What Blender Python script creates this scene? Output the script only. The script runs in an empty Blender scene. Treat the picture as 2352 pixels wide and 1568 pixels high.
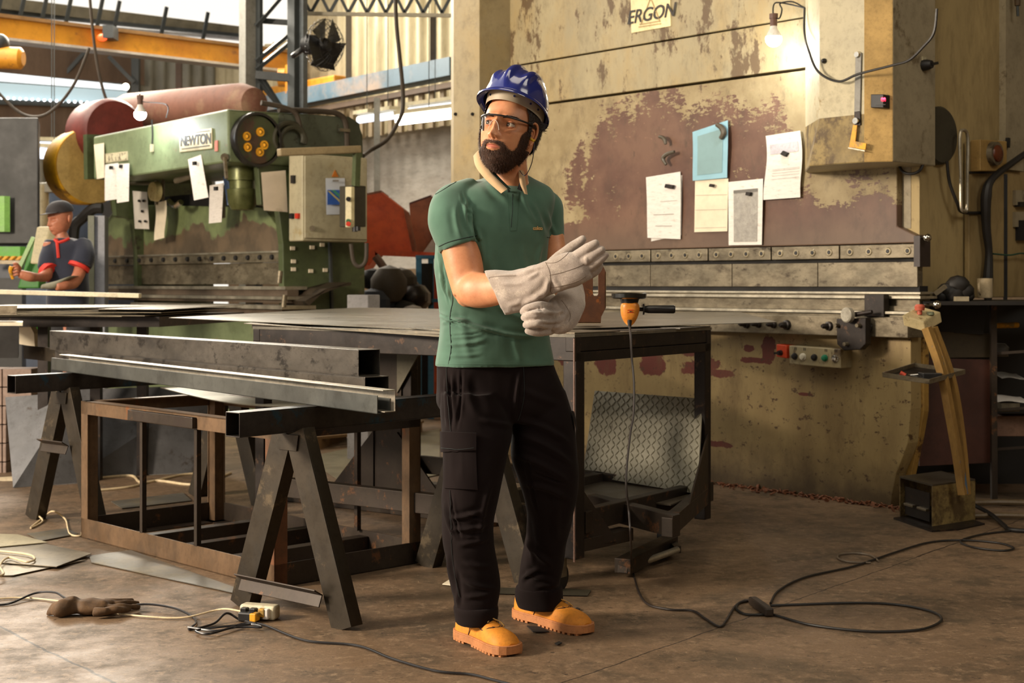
import bpy, bmesh, math, random
import numpy as np
from mathutils import Vector, Matrix, noise
random.seed(7); np.random.seed(7)
PI = math.pi
scene = bpy.context.scene
COL = scene.collection
# ------------------------------------------------------------------ camera
F = 3300.0; HZ = 650.0; H = 1.18            # focal length in px, horizon row, eye height
cam_d = bpy.data.cameras.new('camera'); cam = bpy.data.objects.new('camera', cam_d); COL.objects.link(cam)
cam.location = (0, 0, H); cam.rotation_euler = (PI/2, 0, 0)
cam_d.sensor_width = 36; cam_d.lens = F/2352*36
cam_d.shift_y = -(784-HZ)/2352
cam_d.clip_end = 200
cam_d.dof.use_dof = True; cam_d.dof.focus_distance = 4.7; cam_d.dof.aperture_fstop = 5.6
scene.camera = cam
# ------------------------------------------------------------------ light
def srgb(r, g=None, b=None):
    if g is None: r, g, b = r
    def f(v):
        v /= 255.0
        return v/12.92 if v <= .04045 else ((v+.055)/1.055)**2.4
    return (f(r), f(g), f(b), 1)
wd = bpy.data.worlds.new('world'); scene.world = wd; wd.use_nodes = True
wd.node_tree.nodes['Background'].inputs[0].default_value = (1.0, .93, .82, 1)
wd.node_tree.nodes['Background'].inputs[1].default_value = 1.0
def area(name, loc, target, size, power, col, sy=None):
    d = bpy.data.lights.new(name, 'AREA'); d.energy = power; d.color = col; d.size = size
    if sy: d.shape = 'RECTANGLE'; d.size_y = sy
    o = bpy.data.objects.new(name, d); COL.objects.link(o); o.location = loc
    o.rotation_euler = (Vector(target)-Vector(loc)).to_track_quat('-Z', 'Y').to_euler()
    return o
area('doorway_daylight', (-7.2, 2.6, 3.3), (0, 5.2, .9), 1.5, 860, (1, .84, .66), 1.3)
area('skylight_daylight', (-5.5, 12.5, 5.6), (-1.5, 12.0, 1.2), 3.5, 200, (1, .90, .74), 3.0)
area('clerestory_daylight', (-5.2, 17.0, 5.6), (0, 6, .9), 5.0, 800, (1, .91, .76), 1.4)
area('fill_light_right', (4.8, 1.5, 5.8), (3.0, 8.0, 1.2), 3.0, 130, (1, .92, .8), 3.0)  # added soft fill from behind right of the camera, no real roof opening
area('roof_daylight', (.2, 4.2, 5.4), (1.6, 8.8, 2.2), 2.2, 60, (1, .88, .68), 2.2)
scene.view_settings.view_transform = 'Standard'; scene.view_settings.look = 'None'
scene.view_settings.gamma = 1; scene.view_settings.use_curve_mapping = False
scene.view_settings.exposure = 0.27
# ------------------------------------------------------------------ coordinates
def W(px, py, Y): return Vector(((px-1176)/F*Y, Y, H-(py-HZ)/F*Y))
def G(px, py, z=0):
    return W(px, py, (H-z)*F/(py-HZ))
A48 = math.radians(48)
U = Vector((math.cos(A48), -math.sin(A48), 0)); V = Vector((math.sin(A48), math.cos(A48), 0)); ZZ = Vector((0, 0, 1))
def on_line(px, O, D):                        # parameter t where O+tD falls on image column px
    k = (px-1176)/F
    return (k*O.y-O.x)/(D.x-k*D.y)
# ------------------------------------------------------------------ materials
MATS = {}
def ramp(nt, fac, a, b, x0=.0, x1=1.0):
    r = nt.nodes.new('ShaderNodeMapRange'); r.inputs[1].default_value = x0; r.inputs[2].default_value = x1
    r.inputs[3].default_value = a; r.inputs[4].default_value = b; r.clamp = True
    nt.links.new(fac, r.inputs[0]); return r.outputs[0]
def mixc(nt, fac, a, b):
    m = nt.nodes.new('ShaderNodeMix'); m.data_type = 'RGBA'
    if isinstance(fac, float): m.inputs[0].default_value = fac
    else: nt.links.new(fac, m.inputs[0])
    for i, v in ((6, a), (7, b)):
        if isinstance(v, tuple): m.inputs[i].default_value = v
        else: nt.links.new(v, m.inputs[i])
    return m.outputs[2]
def mth(nt, op, a, b=None, c=None):
    m = nt.nodes.new('ShaderNodeMath'); m.operation = op
    for i, v in enumerate((a, b, c)):
        if v is None: continue
        if isinstance(v, (int, float)): m.inputs[i].default_value = v
        else: nt.links.new(v, m.inputs[i])
    return m.outputs[0]
def nz(nt, scale, detail=4, rough=.6, stretch=(1, 1, 1), world=False, rot=(0, 0, 0), off=0):
    if world:
        g = nt.nodes.new('ShaderNodeNewGeometry'); src = g.outputs['Position']
    else:
        g = nt.nodes.new('ShaderNodeTexCoord'); src = g.outputs['Object']
    mp = nt.nodes.new('ShaderNodeMapping'); nt.links.new(src, mp.inputs[0])
    mp.inputs['Scale'].default_value = stretch; mp.inputs['Rotation'].default_value = rot
    mp.inputs['Location'].default_value = (off, off*.7, off*1.3)
    n = nt.nodes.new('ShaderNodeTexNoise'); n.inputs['Scale'].default_value = scale
    n.inputs['Detail'].default_value = detail; n.inputs['Roughness'].default_value = rough
    nt.links.new(mp.outputs[0], n.inputs['Vector']); return n.outputs['Fac']
def bump(nt, bs, h, strength=.3, dist=.002):
    b = nt.nodes.new('ShaderNodeBump'); b.inputs['Strength'].default_value = strength; b.inputs['Distance'].default_value = dist
    nt.links.new(h, b.inputs['Height']); nt.links.new(b.outputs[0], bs.inputs['Normal'])
def base(name):
    m = bpy.data.materials.new(name); m.use_nodes = True; MATS[name] = m
    nt = m.node_tree; bs = nt.nodes['Principled BSDF']; return m, nt, bs
def mat(name, col, rough=.6, metal=0, col2=None, amt=(.45, .7), scale=6, spots=None, samt=(.62, .66), sscale=14,
        bmp=0, bscale=60, stretch=(1, 1, 1), spec=.5, vary=.12, bdist=.002, sstretch=None, off=0, coat=0):
    if name in MATS: return MATS[name]
    m, nt, bs = base(name)
    c = srgb(*col)
    n0 = nz(nt, scale, 5, .65, stretch, off=off)
    out = mixc(nt, ramp(nt, n0, 0, 1, .36, .64), tuple(v*(1-vary*1.3) for v in c[:3])+(1,), tuple(min(1, v*(1+vary*1.3)) for v in c[:3])+(1,))
    if col2:
        n1 = nz(nt, scale*1.7, 6, .7, stretch, off=off+5)
        out = mixc(nt, ramp(nt, n1, 0, 1, *amt), out, srgb(*col2))
    if spots:
        n2 = nz(nt, sscale, 7, .72, sstretch or stretch, off=off+11)
        out = mixc(nt, ramp(nt, n2, 0, 1, samt[0]-.05, samt[1]-.045), out, srgb(*spots))
    if vary > .06:
        n3 = nz(nt, scale*11, 6, .78, stretch, off=off+17); n4 = nz(nt, scale*3.1, 8, .75, stretch, off=off+23)
        out = mixc(nt, ramp(nt, n3, 0, .34, .5, .66), out, (c[0]*.35, c[1]*.33, c[2]*.3, 1))
        out = mixc(nt, ramp(nt, n4, 0, .4, .54, .66), out, (c[0]*.5, c[1]*.47, c[2]*.43, 1))
    nt.links.new(out, bs.inputs['Base Color'])
    nt.links.new(ramp(nt, n0, max(.02, rough-.1), min(1, rough+.1), .3, .7), bs.inputs['Roughness'])
    bs.inputs['Metallic'].default_value = metal
    bs.inputs['Specular IOR Level'].default_value = spec
    if coat: bs.inputs['Coat Weight'].default_value = coat; bs.inputs['Coat Roughness'].default_value = .08
    if bmp: bump(nt, bs, nz(nt, bscale, 4, .6, off=off), bmp, bdist)
    return m
def emis(name, col, st):
    m, nt, bs = base(name); bs.inputs['Base Color'].default_value = col
    bs.inputs['Emission Color'].default_value = col; bs.inputs['Emission Strength'].default_value = st; return m
# ------------------------------------------------------------------ mesh builder
ORG = {}
def tag(o, label=None, cat=None, group=None, kind=None):
    for k, v in (('label', label), ('category', cat), ('group', group), ('kind', kind)):
        if v: o[k] = v
    return o
def empty(name, loc, label, cat, group=None):
    o = bpy.data.objects.new(name, None); COL.objects.link(o); o.location = loc; o.empty_display_size = .1
    ORG[o.name] = Vector(loc); return tag(o, label, cat, group)
def mk(name, verts, faces, m, parent=None, smooth=False, bev=0, label=None, cat=None, group=None, kind=None, sharp=35, seg=2):
    if len(verts) == 0: raise ValueError(name)
    v = np.array([tuple(p) for p in verts], dtype=float) if not isinstance(verts, np.ndarray) else verts.astype(float)
    if parent is not None: o0 = ORG[parent.name]
    else:
        a, b = v.min(0), v.max(0); o0 = Vector(((a[0]+b[0])/2, (a[1]+b[1])/2, a[2]))
    v = v-np.array(o0)
    me = bpy.data.meshes.new(name); me.from_pydata(v.tolist(), [], [tuple(f) for f in faces]); me.update()
    o = bpy.data.objects.new(name, me); COL.objects.link(o)
    if m: me.materials.append(m)
    ORG[o.name] = Vector(o0)
    if parent is not None: o.parent = parent
    else: o.location = o0
    if smooth:
        me.polygons.foreach_set('use_smooth', [True]*len(me.polygons))
        if sharp: 
            try: me.set_sharp_from_angle(angle=math.radians(sharp))
            except Exception: pass
    if bev:
        b = o.modifiers.new('bevel', 'BEVEL'); b.width = bev; b.segments = seg; b.limit_method = 'ANGLE'; b.angle_limit = math.radians(40)
        b.harden_normals = False
    return tag(o, label, cat, group, kind)
class MB:
    def __init__(s): s.v = []; s.f = []
    def add(s, vs, fs):
        n = len(s.v); s.v += [Vector(p) for p in vs]; s.f += [tuple(i+n for i in f) for f in fs]; return s
    def hexa(s, p):   # 8 points: bottom 4 ccw, top 4 ccw
        return s.add(p, [(3, 2, 1, 0), (4, 5, 6, 7), (0, 1, 5, 4), (1, 2, 6, 5), (2, 3, 7, 6), (3, 0, 4, 7)])
    def box(s, o, a, b, c):   # corner + 3 edge vectors
        o, a, b, c = map(Vector, (o, a, b, c))
        if a.cross(b).dot(c) < 0: a, b = b, a
        return s.hexa([o, o+a, o+a+b, o+b, o+c, o+a+c, o+a+b+c, o+b+c])
    def cbox(s, c, a, b, d):  # centre + half vectors
        c, a, b, d = map(Vector, (c, a, b, d)); return s.box(c-a-b-d, a*2, b*2, d*2)
    def bar(s, p, q, w, h, up=ZZ):    # rectangular bar p->q
        p, q = Vector(p), Vector(q); d = (q-p).normalized(); up = Vector(up)
        sd = d.cross(up)
        if sd.length < 1e-4: sd = d.cross(Vector((1, 0, 0)))
        sd.normalize(); u2 = sd.cross(d).normalized()
        return s.box(p-sd*w/2-u2*h/2, q-p, sd*w, u2*h)
    def hollow(s, p, q, w, h, t, up=ZZ):    # open rectangular tube
        p, q = Vector(p), Vector(q); d = (q-p).normalized(); sd = d.cross(Vector(up)).normalized(); u2 = sd.cross(d).normalized()
        for a, b, ww, hh in ((0, h/2-t/2, w, t), (0, -h/2+t/2, w, t), (w/2-t/2, 0, t, h-2*t), (-w/2+t/2, 0, t, h-2*t)):
            c = sd*a+u2*b; s.box(p+c-sd*ww/2-u2*hh/2, q-p, sd*ww, u2*hh)
        return s
    def angle(s, p, q, a, t, n1, n2):    # L profile, legs along n1, n2
        p, q, n1, n2 = map(Vector, (p, q, n1, n2))
        s.box(p, q-p, n1.normalized()*a, n2.normalized()*t); s.box(p, q-p, n1.normalized()*t, n2.normalized()*a); return s
    def prism(s, pts, ext):   # polygon pts (3D) extruded by ext
        pts = [Vector(p) for p in pts]; ext = Vector(ext); n = len(pts)
        nrm = Vector((0, 0, 0))
        for i in range(n): nrm += pts[i].cross(pts[(i+1) % n])
        if nrm.dot(ext) < 0: pts = pts[::-1]
        return s.add(pts+[p+ext for p in pts], [tuple(range(n-1, -1, -1)), tuple(range(n, 2*n))]+[(i, (i+1) % n, n+(i+1) % n, n+i) for i in range(n)])
    def cyl(s, p, q, r, r2=None, n=20, cap=True):
        return s.lathe(p, Vector(q)-Vector(p), [(0, r), (1, r if r2 is None else r2)], n, cap)
    def lathe(s, p, axis, prof, n=24, cap=True):   # prof: (t along axis, radius)
        p, axis = Vector(p), Vector(axis); d = axis.normalized()
        a = d.cross(ZZ if abs(d.z) < .9 else Vector((1, 0, 0))).normalized(); b = d.cross(a)
        vs = []; fs = []
        for t, r in prof:
            for i in range(n):
                an = 2*PI*i/n; vs.append(p+axis*t+(a*math.cos(an)+b*math.sin(an))*r)
        for k in range(len(prof)-1):
            for i in range(n):
                j = (i+1) % n; fs.append((k*n+i, k*n+j, (k+1)*n+j, (k+1)*n+i))
        if cap: fs += [tuple(range(n-1, -1, -1)), tuple(range((len(prof)-1)*n, len(prof)*n))]
        return s.add(vs, fs)
    def ball(s, c, r, n=16, sc=(1, 1, 1)):
        c = Vector(c); m = n//2; vs = []; fs = []
        for k in range(m+1):
            t = PI*k/m
            for i in range(n):
                a = 2*PI*i/n; vs.append(c+Vector((r*sc[0]*math.sin(t)*math.cos(a), r*sc[1]*math.sin(t)*math.sin(a), r*sc[2]*math.cos(t))))
        for k in range(m):
            for i in range(n):
                j = (i+1) % n; fs.append((k*n+i, (k+1)*n+i, (k+1)*n+j, k*n+j))
        return s.add(vs, fs)
    def tube(s, pts, r, n=10, sub=6, cap=True, closed=False):
        pts = [Vector(p) for p in pts]
        P = catmull(pts, sub) if sub > 1 else pts
        rr = r if isinstance(r, (list, tuple)) else None
        vs = []; fs = []; prev = None
        for i, p in enumerate(P):
            d = (P[min(i+1, len(P)-1)]-P[max(i-1, 0)])
            if d.length < 1e-9: d = Vector((0, 0, 1))
            d.normalize()
            if prev is None: a = d.cross(ZZ if abs(d.z) < .9 else Vector((1, 0, 0))).normalized()
            else:
                a = prev-d*prev.dot(d)
                a = a.normalized() if a.length > 1e-6 else d.orthogonal().normalized()
            prev = a; b = d.cross(a)
            if rr:
                t = i/(len(P)-1)*(len(rr)-1); k = min(int(t), len(rr)-2); ri = rr[k]*(1-(t-k))+rr[k+1]*(t-k)
            else: ri = r
            for k in range(n):
                an = 2*PI*k/n; vs.append(p+(a*math.cos(an)+b*math.sin(an))*ri)
        for k in range(len(P)-1):
            for i in range(n):
                j = (i+1) % n; fs.append((k*n+i, k*n+j, (k+1)*n+j, (k+1)*n+i))
        if cap: fs += [tuple(range(n-1, -1, -1)), tuple(range((len(P)-1)*n, len(P)*n))]
        return s.add(vs, fs)
    def grid(s, fn, nu, nv):
        n = len(s.v)
        s.v += [Vector(fn(i/nu, j/nv)) for j in range(nv+1) for i in range(nu+1)]
        for j in range(nv):
            for i in range(nu):
                a = n+j*(nu+1)+i; s.f.append((a, a+1, a+nu+2, a+nu+1))
        return s
    def sheet(s, fn, nu, nv, t):   # grid with thickness vector t
        n = len(s.v); t = Vector(t); W_ = nu+1; N = (nu+1)*(nv+1)
        top = [Vector(fn(i/nu, j/nv)) for j in range(nv+1) for i in range(nu+1)]
        s.v += top+[p-t for p in top]
        for j in range(nv):
            for i in range(nu):
                a = n+j*W_+i; s.f.append((a, a+1, a+W_+1, a+W_)); a += N; s.f.append((a+W_, a+W_+1, a+1, a))
        def side(k, l): s.f.append((n+l, n+k, n+N+k, n+N+l))
        for i in range(nu): side(i, i+1); side(nv*W_+i+1, nv*W_+i)
        for j in range(nv): side((j+1)*W_, j*W_); side(j*W_+nu, (j+1)*W_+nu)
        return s
    def loft(s, secs, n=40, cap=True):
        # secs: (centre, a, b[, exponent]) cross sections
        vs = []; fs = []
        for sc in secs:
            c, a, b = sc[:3]; e = sc[3] if len(sc) > 3 else 2
            c, a, b = Vector(c), Vector(a), Vector(b)
            for i in range(n):
                t = 2*PI*i/n; ct, st = math.cos(t), math.sin(t)
                x = math.copysign(abs(ct)**(2/e), ct); y = math.copysign(abs(st)**(2/e), st)
                vs.append(c+a*x+b*y)
        for k in range(len(secs)-1):
            for i in range(n):
                j = (i+1) % n; fs.append((k*n+i, k*n+j, (k+1)*n+j, (k+1)*n+i))
        if cap: fs += [tuple(range(n-1, -1, -1)), tuple(range((len(secs)-1)*n, len(secs)*n))]
        return s.add(vs, fs)
    def build(s, name, m, parent=None, **k): return mk(name, s.v, s.f, m, parent, **k)
def catmull(P, sub):
    if len(P) < 3: return P
    out = []; n = len(P)
    for i in range(n-1):
        p0, p1, p2, p3 = P[max(i-1, 0)], P[i], P[i+1], P[min(i+2, n-1)]
        for k in range(sub):
            t = k/sub; out.append(.5*((2*p1)+(-p0+p2)*t+(2*p0-5*p1+4*p2-p3)*t*t+(-p0+3*p1-3*p2+p3)*t**3))
    out.append(P[-1]); return out
def interp_secs(secs, sub=5):
    # smooth interpolation between loft sections
    n = len(secs); out = []
    arr = [[Vector(s_[0]), Vector(s_[1]), Vector(s_[2]), (s_[3] if len(s_) > 3 else 2)] for s_ in secs]
    for i in range(n-1):
        q = [arr[max(i-1, 0)], arr[i], arr[i+1], arr[min(i+2, n-1)]]
        for k in range(sub):
            t = k/sub; r = []
            for c in range(4):
                p0, p1, p2, p3 = (x[c] for x in q)
                r.append(.5*((2*p1)+(p2-p0)*t+(2*p0-5*p1+4*p2-p3)*t*t+(-p0+3*p1-3*p2+p3)*t**3))
            out.append(tuple(r))
    out.append(tuple(arr[-1])); return out
def remeshed(verts, faces, voxel, smooth=3, factor=.5):
    me = bpy.data.meshes.new('tmp'); me.from_pydata([tuple(v) for v in verts], [], faces); me.update()
    bm = bmesh.new(); bm.from_mesh(me); bmesh.ops.recalc_face_normals(bm, faces=bm.faces); bm.to_mesh(me); bm.free()
    o = bpy.data.objects.new('tmp', me); COL.objects.link(o)
    r = o.modifiers.new('r', 'REMESH'); r.mode = 'VOXEL'; r.voxel_size = voxel; r.adaptivity = 0
    if smooth:
        s_ = o.modifiers.new('s', 'SMOOTH'); s_.iterations = smooth; s_.factor = factor
    bpy.context.view_layer.update()
    dg = bpy.context.evaluated_depsgraph_get(); ev = o.evaluated_get(dg); m2 = ev.to_mesh()
    n = len(m2.vertices); v = np.empty(n*3); m2.vertices.foreach_get('co', v); v = v.reshape(-1, 3)
    nm = np.empty(n*3); m2.vertices.foreach_get('normal', nm); nm = nm.reshape(-1, 3)
    f = [tuple(p.vertices) for p in m2.polygons]
    ev.to_mesh_clear(); bpy.data.objects.remove(o); bpy.data.meshes.remove(me)
    return v, nm, f
def proj(v):
    return 1176+F*v[:, 0]/v[:, 1], HZ-F*(v[:, 2]-H)/v[:, 1]
def folds(v, nm, strokes, facing=.15):
    # crease / ridge strokes across the cloth: (x0,y0,x1,y1,width,depth[, skew])
    x, y = proj(v); w8 = np.clip((-nm[:, 1]+facing)/.35, 0, 1); d = np.zeros(len(v))
    for s_ in strokes:
        x0, y0, x1, y1, wd_, dp = s_[:6]
        L = math.hypot(x1-x0, y1-y0); tx, ty = (x1-x0)/L, (y1-y0)/L
        a = ((x-x0)*tx+(y-y0)*ty)/L; bow = (s_[6] if len(s_) > 6 else 0)*4*a*(1-a)
        b = -(x-x0)*ty+(y-y0)*tx-bow
        fal = np.clip(np.minimum(a, 1-a)/.25+.02, 0, 1)
        d += dp*fal*(np.exp(-(b/wd_)**2)-.55*np.exp(-((b-1.6*wd_)/(1.3*wd_))**2)-.55*np.exp(-((b+1.6*wd_)/(1.3*wd_))**2))
    return v+nm*(d*w8)[:, None]
def nfold(v, nm, amp, scale, st=(1, 1, 1), off=0.0):
    d = np.array([noise.noise(Vector((p[0]*scale*st[0]+off, p[1]*scale*st[1], p[2]*scale*st[2]))) for p in v])
    return v+nm*(d*amp)[:, None]
FONT_CACHE = {}
def text_mesh(txt, size, m, origin, xdir, ydir, name, parent, depth=.002, bold=0, shear=0, spacing=1.0, align='CENTER'):
    cu = bpy.data.curves.new('t', 'FONT'); cu.body = txt; cu.size = size; cu.extrude = depth/2; cu.offset = bold
    cu.align_x = align; cu.align_y = 'CENTER'; cu.shear = shear; cu.space_character = spacing
    o = bpy.data.objects.new('t', cu); COL.objects.link(o); bpy.context.view_layer.update()
    dg = bpy.context.evaluated_depsgraph_get(); me = o.evaluated_get(dg).to_mesh()
    vs = [v.co.copy() for v in me.vertices]; fs = [tuple(p.vertices) for p in me.polygons]
    o.evaluated_get(dg).to_mesh_clear(); bpy.data.objects.remove(o)
    xd, yd = Vector(xdir).normalized(), Vector(ydir).normalized(); zd = xd.cross(yd)
    return mk(name, [Vector(origin)+xd*v.x+yd*v.y+zd*v.z for v in vs], fs, m, parent)
# ------------------------------------------------------------------ common materials
cream = mat('cream_paint', (158, 146, 114), .5, spots=(98, 78, 52), samt=(.60, .64), sscale=5, col2=(164, 142, 96), scale=1.6, stretch=(1, 1, .5), bmp=.15, bscale=20)
cream_clean = mat('pale_cream_paint', (178, 168, 138), .5, spots=(150, 128, 84), samt=(.68, .72), sscale=6, scale=2, bmp=.1, bscale=20)
cream_grey = mat('grey_cream_paint', (150, 138, 112), .55, spots=(104, 90, 66), samt=(.62, .7), sscale=5, scale=2)
cream_dirty = mat('dirty_cream_paint', (142, 122, 74), .6, spots=(84, 66, 38), samt=(.52, .62), sscale=9, col2=(110, 92, 54), scale=4, bmp=.2, bscale=30)
steel_worn = mat('worn_steel', (128, 118, 98), .38, .55, col2=(92, 82, 66), scale=5, spots=(60, 50, 40), samt=(.62, .72), sscale=9, stretch=(1, 1, 2), spec=.5)
steel_bright = mat('bright_steel', (176, 168, 150), .4, .8, scale=8)
steel_dark = mat('dark_steel', (42, 35, 31), .42, .4, col2=(32, 27, 25), scale=7, spots=(84, 62, 46), samt=(.64, .7), sscale=20, bmp=.06, bscale=90)
mill = mat('mill_scale_steel', (98, 94, 88), .36, .6, col2=(74, 70, 66), scale=3.5, spots=(118, 92, 66), samt=(.63, .69), sscale=9, stretch=(.6, .6, 1.5))
black = mat('black_plastic', (24, 22, 22), .4)
rubber = mat('black_rubber', (30, 27, 25), .5)
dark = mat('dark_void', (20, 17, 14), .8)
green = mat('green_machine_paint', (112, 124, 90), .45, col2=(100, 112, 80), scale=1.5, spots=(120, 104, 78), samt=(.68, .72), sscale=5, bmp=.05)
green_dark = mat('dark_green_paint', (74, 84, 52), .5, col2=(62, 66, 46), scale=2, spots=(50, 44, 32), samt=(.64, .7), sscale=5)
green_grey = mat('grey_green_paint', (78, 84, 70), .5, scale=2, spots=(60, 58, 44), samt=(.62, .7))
chrome = mat('chrome', (210, 206, 196), .12, 1)
paper_w = mat('white_paper', (222, 216, 208), .8, col2=(196, 188, 178), amt=(.56, .66), scale=14, stretch=(1, 1, 4), vary=.05)
paper_c = mat('cream_paper', (224, 212, 186), .8, scale=10, vary=.06)
red = mat('red_plastic', (190, 50, 30), .4)
yellow = mat('yellow_paint', (222, 158, 24), .5, spots=(150, 120, 60), samt=(.62, .68), sscale=8)
# ------------------------------------------------------------------ floor
def floor_mat():
    m, nt, bs = base('worn_concrete')
    a = nz(nt, .55, 5, .6, world=True); b = nz(nt, 5, 8, .72, world=True, off=3); c = nz(nt, 26, 6, .75, world=True, off=9)
    col = mixc(nt, ramp(nt, a, 0, 1, .35, .65), srgb(104, 84, 64), srgb(132, 108, 84))
    col = mixc(nt, ramp(nt, b, 0, .8, .48, .62), col, srgb(76, 63, 47))
    col = mixc(nt, ramp(nt, c, 0, .7, .52, .64), col, srgb(148, 124, 98))
    fg = nz(nt, 110, 5, .8, world=True, off=41); col = mixc(nt, ramp(nt, fg, 0, .5, .5, .62), col, srgb(70, 58, 45))
    st = nz(nt, 1.7, 6, .7, world=True, off=51); col = mixc(nt, ramp(nt, st, 0, .55, .52, .62), col, srgb(72, 62, 48))
    # pale dust and scratches
    s1 = nz(nt, 12, 6, .75, (1, 7, 1), world=True, rot=(0, 0, .7), off=2); s2 = nz(nt, 14, 6, .75, (8, 1, 1), world=True, rot=(0, 0, .4), off=7)
    col = mixc(nt, ramp(nt, s1, 0, .8, .655, .68), col, srgb(196, 172, 136))
    col = mixc(nt, ramp(nt, s2, 0, .7, .66, .69), col, srgb(190, 166, 130))
    dk = nz(nt, 22, 6, .75, world=True, off=21)
    col = mixc(nt, ramp(nt, dk, 0, .75, .62, .66), col, srgb(48, 38, 30))
    g = nt.nodes.new('ShaderNodeNewGeometry'); sp = nt.nodes.new('ShaderNodeSeparateXYZ'); nt.links.new(g.outputs['Position'], sp.inputs[0])
    wob = nz(nt, 3, 5, .7, world=True, off=31)
    for (p, q, w) in (((0, 1440), (262, 1568), .007), ((1300, 1566), (2230, 1235), .004), ((2230, 1235), (2352, 1190), .004)):
        A, B = G(*p), G(*q); d = (B-A); L = d.length; d.normalize(); n = Vector((-d.y, d.x))
        # signed distance to the joint line
        dd = mth(nt, 'ADD', mth(nt, 'MULTIPLY', sp.outputs[0], n.x), mth(nt, 'MULTIPLY', sp.outputs[1], n.y))
        dd = mth(nt, 'SUBTRACT', dd, A.x*n.x+A.y*n.y)
        dd = mth(nt, 'ADD', dd, mth(nt, 'MULTIPLY', mth(nt, 'SUBTRACT', wob, .5), .05))
        dd = mth(nt, 'ABSOLUTE', dd)
        tt = mth(nt, 'ADD', mth(nt, 'MULTIPLY', sp.outputs[0], d.x), mth(nt, 'MULTIPLY', sp.outputs[1], d.y))
        t0 = A.x*d.x+A.y*d.y
        inside = mth(nt, 'MULTIPLY', mth(nt, 'GREATER_THAN', tt, t0-.6), mth(nt, 'LESS_THAN', tt, t0+L))
        k = mth(nt, 'MULTIPLY', ramp(nt, dd, 1, 0, w*.5, w), inside)
        col = mixc(nt, mth(nt, 'MULTIPLY', k, .85), col, srgb(36, 28, 22))
    nt.links.new(col, bs.inputs['Base Color']); nt.links.new(ramp(nt, b, .42, .7, .3, .7), bs.inputs['Roughness'])
    bs.inputs['Specular IOR Level'].default_value = .35
    bump(nt, bs, mth(nt, 'ADD', b, mth(nt, 'MULTIPLY', c, .5)), .35, .004)
    return m
MB().box((-16, -6, -.2), (30, 0, 0), (0, 40, 0), (0, 0, .2)).build('floor', floor_mat(), kind='structure')
# ------------------------------------------------------------------ building shell
def corr(name, col, per=.2, rough=.6, dirt=(90, 72, 50), axis=U, transl=0):
    m, nt, bs = base(name)
    g = nt.nodes.new('ShaderNodeNewGeometry'); d = nt.nodes.new('ShaderNodeVectorMath'); d.operation = 'DOT_PRODUCT'
    nt.links.new(g.outputs['Position'], d.inputs[0]); d.inputs[1].default_value = tuple(axis)
    n = nz(nt, 1.2, 4, .6, (1, 1, .3), world=True)
    c = mixc(nt, ramp(nt, n, 0, .8, .45, .75), srgb(*col), srgb(*dirt)); nt.links.new(c, bs.inputs['Base Color'])
    bs.inputs['Roughness'].default_value = rough
    bump(nt, bs, mth(nt, 'SINE', mth(nt, 'MULTIPLY', d.outputs['Value'], 2*PI/per)), 1.0, .02)
    return m
CN = Vector((-4.35, 21.05, 0))                       # far corner of the hall
def corrugated(o, d, L, z0, z1, depth, per, n):
    n_ = int(L/per*8); perp = Vector((-d.y, d.x, 0))
    return MB().sheet(lambda u, v: Vector(o)+d*(u*L)+perp*(depth*math.sin(u*L/per*2*PI))+ZZ*(z0+(z1-z0)*v), n_, 1, perp*.01)
wallm = mat('pale_cladding', (196, 184, 150), .6, col2=(160, 146, 112), scale=1.1, stretch=(1, 1, .25), vary=.1)
wallg = mat('grey_cladding', (138, 136, 124), .6, col2=(112, 108, 96), scale=1.1, stretch=(1, 1, .25))
wallb = mat('brown_cladding', (104, 84, 68), .6, col2=(80, 62, 50), scale=1.1, stretch=(1, 1, .25))
tw = on_line(664, CN, U)
corrugated(CN, U, tw, 3.05, 4.5, .035, .21, 1).build('wall_back_low', wallm, kind='structure', smooth=True, sharp=80)
corrugated(CN+U*tw, U, 14.5-tw, 3.05, 6.2, .035, .21, 1).build('wall_back', wallm, kind='structure', smooth=True, sharp=80)
lowerwall = mat('off_white_wall', (186, 180, 170), .8, col2=(160, 150, 138), scale=.8, stretch=(1, 1, 3), vary=.08)
MB().box(CN+V*.25+ZZ*1.35, U*14.5, V*.1, ZZ*1.75).build('wall_back_middle', lowerwall, kind='structure')
MB().box(CN+V*.22, U*14.5, V*.1, ZZ*1.36).build('wall_back_base', mat('brown_wall', (120, 98, 72), .8), kind='structure')
corrugated(CN-V*5.2, V, 5.2, 2.3, 4.72, .03, .2, 1).build('wall_left', wallg, kind='structure', smooth=True, sharp=80)
corrugated(CN-V*16, V, 10.8, 2.35, 4.15, .03, .2, 1).build('wall_left_upper', wallb, kind='structure', smooth=True, sharp=80)
MB().box(CN-V*16-U*.2, V*16, U*.05, ZZ*2.36).build('wall_left_lower', mat('dim_blue_grey_wall', (64, 68, 76), .8, col2=(48, 46, 46), scale=.7), kind='structure')
# roof slab above the hall and a dark back half
MB().box((-3.2, -7, 6.3), (16, 0, 0), (0, 32, 0), (0, 0, .1)).build('ceiling', mat('roof_sheet', (96, 88, 72), .8), kind='structure')
roofm = mat('roof_sheet_far', (70, 64, 54), .8)
MB().box((-5, -5.2, 0), (13.6, 0, 0), (0, .1, 0), (0, 0, 6.3)).build('wall_rear', mat('dim_rear_wall', (104, 96, 80), .8), kind='structure')
MB().box((8.5, -5, 0), (.1, 0, 0), (0, 24, 0), (0, 0, 6.3)).build('wall_right', mat('dim_wall', (112, 100, 78), .8), kind='structure')
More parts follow.
